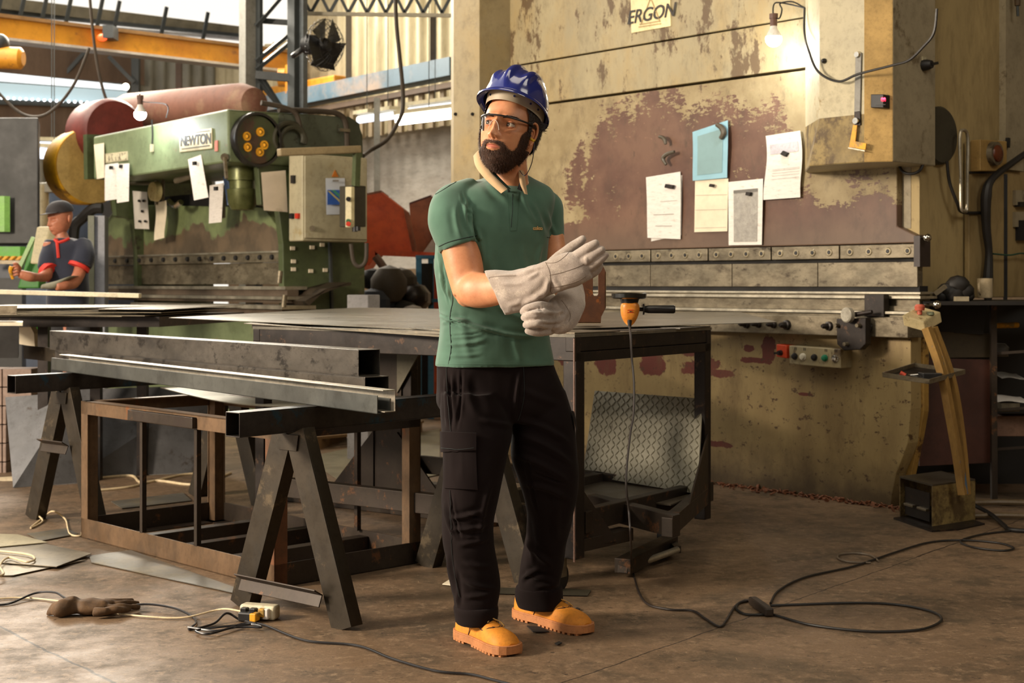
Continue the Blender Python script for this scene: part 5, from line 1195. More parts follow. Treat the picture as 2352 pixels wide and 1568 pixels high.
# curved white sheet under the stock
cs = [W(368, 889, 7.3), W(725, 934, 5.9)]
def cfn(u, v):
    p = cs[0].lerp(cs[1], u); return Vector((p.x, p.y, 0))+Vector((.55, .55, 0))*v+ZZ*(p.z-.03*math.sin(PI*u)+.0*v)
MB().sheet(cfn, 16, 4, ZZ*.004).build('curved_sheet', mat('pale_sheet', (176, 170, 152), .4, .3), smooth=True, label='pale sheet sagging underneath the stock between the sawhorses', cat='sheet')
# ------------------------------------------------------------------ rusty box frame
fN, fL = G(630, 1352), G(186, 1234)
fu = (fL-fN); Lf = fu.length; fu.normalize(); fv = Vector((-fu.y, fu.x, 0)); fv = fv if fv.y > 0 else -fv
Wf = .74; Hf = .634; ta = .085; T = .006
bf = empty('box_frame', fN+fu*Lf/2+fv*Wf/2, 'rusty welded angle-iron box frame on the floor under the stock', 'frame')
c4 = [fN, fL, fL+fv*Wf, fN+fv*Wf]
for i, c in enumerate(c4):
    sx = fu if i in (0, 3) else -fu; sy = fv if i in (0, 1) else -fv
    MB().angle(c, c+ZZ*Hf, .062, T, sx, sy).box(c+sx*.006+sy*.006, sx*.05, sy*.05, ZZ*Hf).build('corner_post', rust if i != 0 else mat('rust_orange_steel', (122, 80, 54), .5, .35, col2=(92, 68, 50), scale=4), bf, bev=.001)
for i in range(4):
    a, b = c4[i], c4[(i+1) % 4]; n = ((c4[0]+c4[2])/2-(a+b)/2); n.z = 0; n.normalize()
    MB().angle(a+n*.0, b+n*.0, .092, T, ZZ, n).build('bottom_rail', rust if i in (0,) else rust_d, bf, bev=.001)
    if i != 3: MB().angle(a+ZZ*Hf, b+ZZ*Hf, .06, T, -ZZ, n).build('top_rail', rust, bf, bev=.001)
MB().angle(c4[3]+ZZ*Hf, c4[0]+ZZ*Hf, .06, T, -ZZ, fu).build('top_rail', rust_d, bf, bev=.001)
def fx(px):      # parameter along near rail for a column
    return on_line(px, fN, fu)
MB().angle(fN+fu*fx(303)+ZZ*(Hf-.01)-fv*.02, fN+fu*fx(452)+ZZ*(Hf-.01)-fv*.02, .045, .006, -ZZ, fv).box(fN+fu*fx(303)+ZZ*(Hf-.055)-fv*.022, fu*(fx(452)-fx(303)), fv*.02, ZZ*.045).build('welded_clip', rust_d, bf, bev=.002)
for px in (324, 449):
    p = fN+fu*fx(px)+fv*.01; MB().bar(p+ZZ*.09, p+ZZ*(Hf-.05), .022, .022, fu).build('upright_bar', rust_d, bf, bev=.001)
for k in (.26, .7):
    p = fN+fv*Wf+fu*Lf*k-fv*.02; MB().bar(p+ZZ*.09, p+ZZ*(Hf-.05), .022, .022, fu).build('upright_bar', rust_d, bf, bev=.001)
for k, w_ in ((.22, .06), (.45, .06), (.66, .06)):
    p = fN+fu*Lf*k; MB().box(p+fv*.01, fv*(Wf-.02), fu*w_, ZZ*.07).build('floor_bar', rust_d, bf, bev=.002)
# ------------------------------------------------------------------ leaning panels, block stack at left
pan = mat('blue_grey_panel', (98, 98, 100), .42, .4, col2=(84, 84, 84), scale=1.6, spots=(70, 64, 60), samt=(.66, .72), sscale=5)
def lean(q, Y, label):
    P = [W(x, y, Yy) for (x, y), Yy in zip(q, Y)]
    MB().prism(P, Vector((0, .006, 0))).build('standing_sheet', pan, label=label, cat='panel')
lean([(12, 912), (172, 900), (176, 1108), (30, 1120)], (8.6, 8.5, 8.45, 8.28), 'grey-blue steel panel leaning left of the far sawhorse')
lean([(160, 895), (492, 884), (494, 1082), (168, 1098)], (9.0, 9.0, 8.95, 8.7), 'wide grey-blue steel panel leaning behind the rusty box frame')
blk = mat('pale_block', (150, 130, 118), .8, col2=(130, 112, 102), scale=4); rr = random.Random(4)
for r_ in range(6):
    y1 = 1103-r_*43
    for k, (x0, x1) in enumerate(((-60, 4), (6, 72))):
        if r_ < 4 and k == 1: x1 = 14
        a, b = W(x0, y1, 8.95), W(x1, y1, 8.95)
        MB().box(a, b-a, Vector((0, .2, 0)), ZZ*(41/F*8.95)).build('pale_block', blk, label='pale block, row %s from the floor, %s column of the stack at left' % (('first', 'second', 'third', 'fourth', 'fifth', 'topmost')[r_], ('left', 'right')[k]), cat='block', bev=.004, group='pale blocks stacked at left')
MB().cyl(W(-40, 1108, 8.6), W(34, 1104, 8.6), .028).build('pale_pipe', mat('pipe_cream', (176, 160, 130), .6), label='pale pipe on the floor beside the block stack', cat='pipe', smooth=True)
# far left stock ends
for y0, y1, x1, m_, l in ((702, 722, 38, steel_worn, 'upper grey bar poking in at the left edge'), (740, 748, 52, mat('pale_bar', (196, 186, 164), .4, .3), 'thin pale bar poking in at the left edge'), (748, 822, 42, dark, 'dark hollow section poking in at the left edge')):
    a, b = W(-60, y1, 7.8), W(x1, y1, 7.8)
    MB().box(a, b-a, Vector((-.1, .3, 0)), ZZ*((y1-y0)/F*7.8)).build('bar_end', m_, label=l, cat='steel bar')
MB().prism([W(44, 742, 9), W(66, 742, 9), W(78, 766, 9), W(80, 796, 9), W(44, 790, 9)], Vector((.0, .1, 0))).build('curled_sheet', paper_c, label='pale curled sheet beside the bar ends at left', cat='sheet')
# left work table
LT = [W(-60, 716, 8.2), W(350, 712, 8.4)]
ltb = empty('work_table', Vector((-2.6, 8.8, 0)), 'dark work table heaped with thin sheets at far left', 'table')
zl = .985
a, b = Vector((-3.3, 8.35, zl)), Vector((-2.05, 8.35, zl))
MB().box(a-ZZ*.06, b-a+Vector((.0, .0, 0)), Vector((.25, 1.3, 0)), ZZ*.06).build('table_top', steel_dark, ltb)
for px, Y in ((98, 8.5), (218, 8.6), (325, 8.8)):
    p = W(px, 700, Y); MB().box(Vector((p.x-.03, p.y, 0)), (.06, 0, 0), (0, .06, 0), (0, 0, zl-.06)).build('leg', steel_dark, ltb)
rr = random.Random(9)
lsm = [mat('pale_thin_sheet', (170, 160, 136), .45, .3), sheetm, mat('mid_thin_sheet', (132, 122, 104), .45, .4)]
for k in range(9):
    z = .99+.006*k; x0 = -3.35+rr.random()*.1; x1 = -2.45+rr.random()*.55; sk_ = rr.random()*.1
    flat([(x0, 8.25+rr.random()*.12), (x1, 8.25+sk_), (x1+.25, 9.4), (x0, 9.5)], z, lsm[k % 3], 'thin steel sheet, %s of the heap on the far left work table' % ('lowest', 'second', 'third', 'fourth', 'fifth', 'sixth', 'seventh', 'eighth', 'topmost')[k], dz=(.0, .01*math.sin(k*2.1), 0, 0), th=.003)
MB().bar(W(-80, 668, 9.0), W(322, 679, 8.9), .05, .028).build('pale_bar', mat('cream_bar', (196, 186, 158), .5), label='long cream bar lying across the sheet heap', cat='steel bar', bev=.003)
# ------------------------------------------------------------------ sheets and small things on the floor
fsh = mat('floor_sheet', (128, 120, 106), .4, .45, col2=(150, 138, 116), scale=3, spots=(98, 92, 84), samt=(.6, .68), sscale=5)
def fsheet(pts, label, m=fsh, z=.004, th=.003):
    P = [G(x, y, z) for x, y in pts]; MB().prism(P, ZZ*th).build('floor_plate', m, label=label, cat='plate')
fsheet([(205, 1277), (300, 1264), (545, 1352), (538, 1362), (210, 1292)], 'long blue-grey plate on the floor along the box frame', mat('blue_floor_sheet', (112, 110, 104), .4, .5, col2=(134, 122, 98), scale=3))
fsheet([(-40, 1262), (-20, 1234), (105, 1250), (210, 1272), (130, 1302), (0, 1292)], 'wide pale plate on the floor at the left edge', z=.012)
fsheet([(-40, 1322), (-20, 1290), (60, 1300), (200, 1286), (30, 1322)], 'brown plate below the wide pale plate at the left edge', z=.004)
fsheet([(-40, 1252), (-30, 1226), (40, 1228), (110, 1246), (-20, 1258)], 'pale plate behind the wide plate at the left edge', mat('pale_floor_sheet', (160, 150, 122), .5, .3), z=.018)
fsheet([(62, 1226), (150, 1214), (180, 1226), (92, 1243)], 'small blue-grey plate by the far sawhorse foot', MATS['blue_floor_sheet'])
fsheet([(255, 1152), (420, 1132), (440, 1150), (280, 1168)], 'blue-grey plate on the floor inside the box frame', MATS['blue_floor_sheet'])
fsheet([(1080, 1350), (1290, 1352), (1358, 1356), (1350, 1368), (1100, 1362)], 'dark flat strip on the floor behind the boots', mat('olive_strip', (62, 56, 42), .6), z=.004)
fsheet([(1016, 1342), (1032, 1332), (1044, 1334), (1040, 1345)], 'tiny pale scrap beside the left trouser leg', paper_c)
fsheet([(1210, 1438), (1240, 1440), (1262, 1452), (1225, 1452)], 'small dark patch painting the shade under the raised boot', dark)  # dark sheet standing in for the shade beneath the boot heel
for k, (x, y, l) in enumerate(((1324, 1400, 'right of the far boot'), (820, 1425, 'in front of the sawhorse leg'), (1282, 1478, 'between the two boots'))):
    fsheet([(x-8, y), (x+2, y-4), (x+9, y-1), (x-2, y+4)], 'small black chip on the floor '+l, dark)
# wooden pallet in the distance
t = empty('wooden_pallet', G(760, 1020), 'wooden pallet on the floor far behind the near sawhorse', 'pallet')
pw = mat('pallet_wood', (112, 84, 50), .8, stretch=(1, 5, 1))
a, b = G(705, 1034, 0), G(930, 1012, 0); dd = (b-a)
for k in range(3): 
    MB().box(a+dd*(.0+.42*k), dd*.14, Vector((.1, .7, 0)), ZZ*.07).build('stringer', pw, t)
for k in range(4):
    MB().box(a+Vector((.1, .7, 0))*(k*.27)+ZZ*.07, dd, Vector((.02, .12, 0)), ZZ*.018).build('deck_board', pw, t)
MB().prism([G(700, 1052, .003), G(1010, 985, .003), G(1010, 1090, .003), G(820, 1130, .003)], ZZ*.004).build('floor_plate', mat('lit_floor_patch', (128, 120, 98), .5, .2), label='broad pale patch painting the lit floor beyond the pedestal stand', cat='plate')  # pale sheet standing in for a brightly lit patch of floor
# cords on the left floor
wc = mat('white_cord', (206, 186, 150), .5); bc_ = mat('black_cord', (28, 26, 28), .35)
def cord(pts, r, m, label, z=.006, name='cord'):
    P = [G(p[0], p[1], p[2] if len(p) > 2 else z) for p in pts]; return MB().tube(P, r, 8, sub=10).build(name, m, label=label, cat='cord', smooth=True)
cord([(78, 1176, .03), (98, 1196), (70, 1212), (100, 1188), (122, 1174, .05), (150, 1192), (160, 1225), (185, 1230), (188, 1222)], .0045, wc, 'white cord twisted round the far sawhorse foot')
cord([(-30, 1262), (60, 1272), (80, 1283), (60, 1290), (20, 1280), (0, 1298), (8, 1318), (-20, 1325)], .0045, wc, 'white cord loop on the pale plates at the left edge', z=.025)
cord([(220, 1098), (300, 1092), (330, 1108), (420, 1090), (500, 1085)], .008, wc, 'pale cord lying on the floor behind the box frame, upper strand')
cord([(225, 1126), (300, 1118), (360, 1104), (450, 1112), (530, 1086)], .008, wc, 'pale cord lying on the floor behind the box frame, lower strand')
cord([(-30, 1388), (20, 1386), (80, 1362, .02), (125, 1360, .03), (148, 1372, .03), (190, 1395, .01), (210, 1406), (260, 1400), (330, 1387, .02), (400, 1396, .02), (440, 1415), (450, 1430), (435, 1445), (490, 1432), (520, 1408, .03), (550, 1422), (580, 1430), (610, 1436), (700, 1470), (820, 1482), (900, 1512), (1000, 1540), (1080, 1548), (1130, 1560), (1200, 1578)], .0040, bc_, 'long black cord running along the floor past the power strip')
cord([(432, 1440), (500, 1448), (560, 1432), (600, 1440), (540, 1440), (480, 1455), (450, 1448), (500, 1440), (590, 1432)], .0040, bc_, 'black cord bunched in front of the power strip', z=.012)
cord([(-30, 1378), (40, 1372), (120, 1378), (190, 1390), (230, 1403), (330, 1415), (420, 1418), (490, 1402, .02), (520, 1398, .03), (556, 1404, .03)], .0034, wc, 'thin white cord from the left edge to the power strip')
# power strip
t = empty('power_strip', G(600, 1425), 'white power strip with black and yellow plugs on the floor', 'power strip')
psc = G(597, 1420); pd = Vector((1, -.30, 0)).normalized(); pn_ = Vector((.3, 1, 0)).normalized()
MB().cbox(psc+ZZ*.026, pd*.068, pn_*.026, ZZ*.025).build('body', mat('ivory_plastic', (214, 204, 176), .4), t, bev=.01, seg=3)
for k, (dx, m_) in enumerate(((-.042, black), (-.008, black), (.026, yellow))):
    c = psc+pd*dx-pn_*.03+ZZ*.03
    MB().cbox(c, pd*.012, pn_*.016, ZZ*.014).build('plug', m_, t, bev=.003)
MB().cbox(psc+pd*.04-pn_*.03+ZZ*.026, pd*.01, pn_*.012, ZZ*.018).build('plug', paper_w, t, bev=.003)
MB().cbox(psc-pd*.02-pn_*.055+ZZ*.018, pd*.03, pn_*.016, ZZ*.016).build('adapter', black, t, bev=.005)
MB().cbox(psc+pd*.01-pn_*.06+ZZ*.02, pd*.012, pn_*.018, ZZ*.014).build('yellow_plug', yellow, t, bev=.003)
# brown glove on the floor
gl = empty('work_glove', G(210, 1400), 'brown dirty work glove lying on the floor by the cords', 'glove')
V3, F3 = [], []
b = MB(); g3 = lambda x, y, z: G(x, y, z)
b.loft(interp_secs([(g3(108, 1404, .012), Vector((0, .01, .008)), Vector((0, -.006, .008))), (g3(135, 1396, .03), Vector((0, .04, .01)), Vector((0, -.01, .026))), (g3(165, 1390, .035), Vector((0, .05, .0)), Vector((0, 0, .034))), (g3(182, 1392, .03), Vector((0, .035, 0)), Vector((0, 0, .026))), (g3(200, 1392, .03), Vector((0, .05, 0)), Vector((0, 0, .028))), (g3(240, 1392, .028), Vector((0, .05, 0)), Vector((0, 0, .024))), (g3(262, 1392, .022), Vector((0, .04, 0)), Vector((0, 0, .02)))], 4), 24)
for (x0, y0, x1, y1) in ((240, 1384, 304, 1380), (246, 1390, 318, 1384), (246, 1396, 320, 1394), (240, 1402, 300, 1400), (215, 1404, 268, 1404)):
    b.tube([g3(x0, y0, .026), g3((x0+x1)/2, (y0+y1)/2-1, .028), g3(x1, y1, .016)], [.014, .014, .009], 10)
v, n, f = remeshed(b.v, b.f, .0035, 3); v = nfold(v, n, .006, 28)
mk('glove_body', v, f, mat('brown_leather', (86, 62, 36), .8, col2=(62, 44, 26), scale=14, bmp=.3, bscale=160), gl, smooth=True, sharp=0)
# debris line at the foot of the big machine
db = MB(); rr = random.Random(12)
for k in range(260):
    px = 1500+rr.random()*570; p = RZ(px, 0, .05+abs(rr.gauss(0, .045))); s = .004+.014*rr.random()
    a_ = Vector((rr.uniform(-1, 1), rr.uniform(-1, 1), rr.uniform(-.3, .6))).normalized(); b_ = a_.cross(Vector((rr.random(), rr.random(), 1))).normalized()
    db.cbox(p+ZZ*s*.6, a_*s, b_*s*.7, a_.cross(b_)*s*.15)
db.build('rust_flakes', mat('rust_flake', (138, 86, 56), .7, col2=(80, 52, 36), scale=30), label='line of rust flakes and litter at the foot of the big press brake', cat='debris', kind='stuff')
# ================================================================== right-hand side: pedestal, pedal, shelf
sb = G(2190, 1205)
t = empty('foot_pedal', G(2150, 1205), 'rusty cream foot pedal guard on the floor under the leaning post', 'foot pedal')
fq = [G(2066, 1188), G(2142, 1212), G(2240, 1196), G(2160, 1172)]
fn_, fr_ = fq[1]-fq[0], fq[2]-fq[1]
hp = .20
MB().box(fq[1], fr_, -fn_.normalized()*.008, ZZ*hp).build('side_plate', cream_dirty, t)
MB().box(fq[0], fr_, fn_.normalized()*.008, ZZ*hp).build('side_plate', cream_dirty, t)
MB().box(fq[0]+ZZ*hp, fn_, fr_, ZZ*.008).build('top_plate', mat('oily_plate', (66, 58, 44), .5), t)
MB().box(fq[0]+fn_*.1+fr_*.05+ZZ*.02, fn_*.75, fr_.normalized()*.006, ZZ*.14).build('inner_box', steel_dark, t)
for k in (.15, .55):
    MB().box(fq[0]+fn_*k+ZZ*.07-fr_*.02, fn_*.28, fr_*.25, ZZ*.012).build('pedal', steel_worn, t, bev=.002)
MB().prism([G(2052, 1192, .0), G(2140, 1222, .0), G(2200, 1218, 0), G(2262, 1205, 0), G(2160, 1172, 0)], ZZ*.008).build('base_plate', steel_dark, t)
pm = mat('worn_post_paint', (158, 122, 62), .6, col2=(128, 96, 48), scale=5, stretch=(1, 1, .4), spots=(66, 100, 130), samt=(.66, .69), sscale=4)
Yp = 6.95
t2 = empty('leaning_post', G(2195, 1190), 'worn yellow wooden post leaning above the foot pedal, carrying a tray', 'post')
w = lambda x, y, d=0: W(x, y, Yp+d)
def strip(pts, m, name):
    b = MB()
    for (a, c) in zip(pts, pts[1:]): b.bar(w(*a), w(*c), .03, .03, (0, 1, 0))
    return b.build(name, m, t2)
MB().tube([w(2128, 752), w(2162, 850), w(2180, 940), w(2198, 1040), w(2212, 1135)], .026, 4, sub=4).build('near_rail', pm, t2)
MB().tube([w(2144, 752, .06), w(2180, 850, .06), w(2198, 930, .06), w(2212, 1040, .06), w(2220, 1135, .06)], .022, 4, sub=4).build('far_rail', pm, t2)
t3 = empty('button_box', w(2120, 752), 'cream push-button box with a red mushroom button on the leaning post', 'button box')
bq = [w(2072, 726), w(2124, 736), w(2158, 718), w(2110, 706)]; dn = ZZ*-.0
vx = w(2122, 738)-w(2072, 724); vy = (w(2160, 716, .12)-w(2122, 738)); vz = w(2126, 762)-w(2122, 738)
MB().box(w(2072, 724), vx, vy, vz).build('box', mat('ivory_box', (204, 186, 140), .5, spots=(120, 92, 56), samt=(.62, .68), sscale=20), t3, bev=.004)
c = w(2072, 724)+vx*.5+vy*.4
MB().lathe(c, ZZ*.05, [(0, .012), (.4, .012), (.4, .022), (.8, .025), (1, .018)]).build('mushroom_button', mat('faded_red', (176, 84, 62), .5), t3, smooth=True)
MB().lathe(c+vx*.34+vy*.2, ZZ*.014, [(0, .02), (1, .016)]).build('flat_button', mat('green_grey_button', (112, 118, 88), .5), t3, smooth=True)
t4 = empty('tool_tray', w(2120, 870), 'shallow steel tray with small tools fixed half way up the leaning post', 'tray')
q = [w(2028, 864, -.1), w(2134, 880, -.16), w(2216, 857, .16), w(2100, 842, .22)]
MB().prism(q, -ZZ*.004).build('tray_floor', steel_dark, t4)
for a, c in zip(q, q[1:]+q[:1]): MB().bar(a+ZZ*.008, c+ZZ*.008, .006, .022).build('tray_rim', steel_worn, t4)
MB().cyl(w(2068, 856, -.05), w(2080, 862, -.06), .011, .01).build('screwdriver', mat('coral_handle', (214, 84, 60), .4), label='red-handled screwdriver lying in the steel tray', cat='screwdriver', smooth=True)
MB().cbox(w(2136, 862, 0), (.045, 0, 0), (0, .05, 0), (0, 0, .014)).build('black_case', black, label='small black case lying in the steel tray', cat='case', bev=.003)
MB().cyl(w(2086, 862, .0), w(2108, 860, .0), .006).build('steel_rod', chrome, label='short shiny rod in the steel tray', cat='rod', smooth=True)
# shelf unit in the right corner
Ys = 7.72
s_ = lambda x, y, d=0: W(x, y, Ys+d)
t = empty('tool_cabinet', Vector((2.6, 8.2, 0)), 'dark tool cabinet with a maroon door and open shelves at right', 'cabinet')
mrn = mat('maroon_door', (74, 42, 32), .5, col2=(58, 34, 28), scale=2); blk2 = mat('soot_black', (26, 22, 18), .6)
MB().prism([s_(2112, 822), s_(2278, 826), s_(2276, 1062), s_(2112, 1070)], Vector((0, .02, 0))).build('door', mrn, t)
MB().prism([s_(2122, 760), s_(2276, 766), s_(2274, 820), s_(2122, 822)], Vector((0, .02, 0))).build('drawer_front', mat('dark_olive_front', (66, 54, 32), .6), t)
MB().prism([s_(2122, 684, .02), s_(2270, 692, -.02), s_(2258, 768, -.02), s_(2122, 760, .02)], Vector((0, .02, 0))).build('dark_cloth', blk2, t)
MB().box(Vector((2.13, 7.45, 1.066)), Vector((.95, -.02, 0)), Vector((.1, .75, 0)), ZZ*.02).build('top_board', blk2, t)
for x in (2281, ):
    MB().bar(s_(x, 690, -.04), s_(x+2, 1146, -.04), .03, .03).build('post', rust_d, t)
MB().box(Vector((2.2, 8.45, 0)), (1.0, 0, 0), (0, .03, 0), (0, 0, 1.06)).build('back_board', blk2, t)
for y in (815, 945, 1035):
    MB().prism([s_(2283, y, -.03), s_(2400, y-8, -.1), s_(2400, y-8, .4), s_(2283, y, .45)], ZZ*.015).build('shelf', rust_d, t)
MB().lathe(W(2262, 684, 7.7), ZZ*.105, [(0, .036), (.05, .04), (1, .04), (1, .036)], 24).build('mug', mat('mug_cream', (206, 186, 150), .4), label='cream mug standing on the dark tool cabinet', cat='mug', smooth=True, sharp=50)
mg = bpy.data.objects['mug']; MB().tube([W(2250, 650, 7.64), W(2248, 655, 7.6), W(2249, 670, 7.6), W(2252, 676, 7.64)], .006, 8).build('handle', MATS['mug_cream'], mg, smooth=True)
t = empty('tool_heap', W(2195, 690, 7.56), 'black heap of rags and tools on the cabinet left of the mug', 'heap')
for k, (x, y, r) in enumerate(((2176, 668, .05), (2200, 655, .06), (2215, 668, .05), (2190, 674, .06), (2225, 680, .03), (2160, 680, .04))):
    MB().ball(W(x, y, 7.56), r, 10, (1.1, .8, .9)).build('rag', blk2, t, smooth=True)
MB().bar(W(2146, 676, 7.5), W(2172, 657, 7.5), .03, .02).build('grey_tool', steel_worn, t); MB().cbox(W(2208, 686, 7.5), (.034, 0, 0), (0, .02, 0), (0, 0, .012)).build('tin', cream_grey, t)
MB().bar(W(2276, 748, 7.85), W(2340, 746, 7.85), .04, .03).build('yellow_glove', yellow, label='yellow rag or glove on the upper shelf at right', cat='rag', bev=.01)
MB().lathe(W(2296, 818, 7.85), ZZ*.07, [(0, .045), (.7, .05), (1, .03)], 20).build('plastic_tub', mat('clear_grey', (104, 98, 90), .4), label='greyish plastic tub on the middle shelf at right', cat='tub', smooth=True)
for x, y, a, w_, l in ((2320, 922, .2, .11, 'white crumpled papers on the shelf under the tub'), (2330, 868, .1, .08, 'flat grey papers on the shelf above the crumpled papers')):
    MB().sheet(lambda u, v: W(x-28, y, 7.8)+Vector((u*w_*1.6, v*.15, .006*math.sin(u*5)+.02*v)), 8, 4, ZZ*.003).build('papers', paper_w if 'white' in l else grey_print, label=l, cat='papers', smooth=True)
MB().box(W(2288, 1002, 7.75), Vector((.34, 0, 0)), Vector((0, .15, 0)), ZZ*.11).build('brown_carton', mat('carton', (124, 94, 76), .8), label='dusty brown carton at the bottom right of the shelves', cat='carton', bev=.004)
MB().box(W(2300, 945, 7.8), Vector((.1, 0, 0)), Vector((0, .15, 0)), ZZ*.045).build('metal_blocks', steel_worn, label='row of small metal blocks on the shelf under the papers', cat='metal blocks')
for y, l in ((1152, 'upper'), (1182, 'lower')):
    MB().tube([G(2235, y+2, .02), G(2300, y+1, .02), G(2380, y+3, .02)], .016 if y < 1160 else .013, 8).build('floor_pipe', mat('pipe_brown', (112, 94, 68), .5), label='%s brown pipe on the floor right of the foot pedal' % l, cat='pipe', smooth=True)
MB().tube([G(2238, 1160, .05), G(2275, 1180, .03), G(2305, 1205, .01), G(2320, 1216, .01), G(2370, 1220, .01)], .011, 8).build('pedal_cable', rubber, label='black cable leaving the foot pedal to the right', cat='cable', smooth=True)
MB().sheet(lambda u, v: G(2150+u*95, 1112-4*v, .02)+ZZ*(.05*math.sin(u*3.1))+Vector((0, v*.1, 0)), 8, 3, ZZ*.002).build('white_rag', mat('rag_grey', (120, 112, 98), .8), label='pale rag on the floor behind the leaning post', cat='rag', smooth=True)
# ================================================================== the standing worker
from mathutils.bvhtree import BVHTree
skin = None
def skin_mat():
    m, nt, bs = base('skin'); n = nz(nt, 20, 5, .6)
    c = mixc(nt, ramp(nt, n, 0, 1, .35, .65), srgb(222, 158, 116), srgb(206, 138, 98))
    c = mixc(nt, ramp(nt, nz(nt, 160, 3, .6, off=3), 0, .35, .6, .72), c, srgb(176, 104, 74))
    nt.links.new(c, bs.inputs['Base Color']); bs.inputs['Roughness'].default_value = .48
    bs.inputs['Subsurface Weight'].default_value = .12; bs.inputs['Subsurface Radius'].default_value = (.02, .008, .004); bs.inputs['Subsurface Scale'].default_value = .5
    bump(nt, bs, nz(nt, 420, 3, .6), .12, .001); return m
skin = skin_mat()
def cloth(name, col, scale=900, b=.25, rough=.85, col2=None, sheen=.3):
    m, nt, bs = base(name); n = nz(nt, 9, 5, .6)
    c = mixc(nt, ramp(nt, n, 0, 1, .35, .65), srgb(*col), srgb(*(col2 or [v*.9 for v in col])))
    nt.links.new(c, bs.inputs['Base Color']); bs.inputs['Roughness'].default_value = rough
    bs.inputs['Sheen Weight'].default_value = sheen; bs.inputs['Specular IOR Level'].default_value = .25
    bump(nt, bs, nz(nt, scale, 2, .5), b, .001); return m
shirt_m = cloth('green_polo_cloth', (86, 122, 104)); trouser_m = cloth('black_trouser_cloth', (27, 19, 19), b=.3, sheen=.04); trouser_m.node_tree.nodes['Principled BSDF'].inputs['Specular IOR Level'].default_value = .12
piping_m = mat('dark_piping', (22, 34, 34), .7); collar_m = cloth('beige_collar_cloth', (206, 172, 130), b=.2)
def suede(name):
    m, nt, bs = base(name); n = nz(nt, 30, 8, .8); n2 = nz(nt, 7, 5, .6, off=3); n3 = nz(nt, 300, 4, .8)
    c = mixc(nt, ramp(nt, n2, 0, 1, .35, .65), srgb(196, 182, 172), srgb(168, 154, 142))
    c = mixc(nt, ramp(nt, n, 0, .8, .52, .66), c, srgb(222, 208, 192)); c = mixc(nt, ramp(nt, n3, 0, .5, .5, .62), c, srgb(150, 134, 120))
    nt.links.new(c, bs.inputs['Base Color']); bs.inputs['Roughness'].default_value = .95; bs.inputs['Sheen Weight'].default_value = .5; bs.inputs['Specular IOR Level'].default_value = .2
    bump(nt, bs, mth(nt, 'ADD', n, n3), .5, .003); return m
glove_m = suede('suede_glove') or cloth('suede_glove', (196, 182, 174), 260, .6, .95, (178, 164, 156), .5)
YM = 4.75
def m_(x, y, Y=YM): return W(x, y, Y)
def tsec(L, R, y, Y, d, yaw=18, e=2.5):
    yw = math.radians(yaw); c = m_((L+R)/2, y, Y); hw = (R-L)/2/F*Y
    a = math.sqrt(max(1e-6, hw*hw-(d*math.sin(yw))**2))/math.cos(yw)
    return (c, Vector((math.cos(yw), math.sin(yw), 0))*a, Vector((-math.sin(yw), math.cos(yw), 0))*d, e)
def rsec(x, y, Y, ax, rx, ry, e=2.2):      # tube section across direction ax with in-image half width rx and depth half ry (metres)
    ax = Vector(ax).normalized(); dpt = Vector((0, 1, 0)); a = ax.cross(dpt).normalized(); b = a.cross(ax).normalized()
    return (m_(x, y, Y), a*rx, b*ry, e)
def pathsecs(pts, e=2.2):          # pts: (x,y,Y,rx,ry)
    out = []
    for i, p in enumerate(pts):
        q0 = pts[max(0, i-1)]; q1 = pts[min(len(pts)-1, i+1)]
        out.append(rsec(p[0], p[1], p[2], m_(*q1[:3])-m_(*q0[:3]), p[3], p[4], e))
    return out
class Surf:
    def __init__(s, v, f):
        s.Y = float(np.mean(v[:, 1])); s.t = BVHTree.FromPolygons([tuple(p) for p in v], f)
    def hit(s, px, py, off=0.0):
        o = Vector((0, 0, H)); d = (W(px, py, 1)-o).normalized(); h = s.t.ray_cast(o, d)
        if h[0] is None: 
            h = s.t.find_nearest(W(px, py, s.Y)); return h[0]+h[1]*off
        n = h[1] if h[1].dot(d) < 0 else -h[1]
        return h[0]+n*off
def on_surf_patch(S, q, off, name, m, parent, th=.003, nu=10, nv=12, **k):
    tl, tr, br, bl = q
    def px(u, v): return ((tl[0]*(1-u)+tr[0]*u)*(1-v)+(bl[0]*(1-u)+br[0]*u)*v, (tl[1]*(1-u)+tr[1]*u)*(1-v)+(bl[1]*(1-u)+br[1]*u)*v)
    return MB().sheet(lambda u, v: S.hit(*px(u, v), off), nu, nv, Vector((0, -th, 0))).build(name, m, parent, smooth=True, sharp=50, **k)
man = empty('person', (m_(1160, 1480).x, YM, 0), 'standing bearded person in blue helmet and green polo pulling on pale work gloves', 'person')
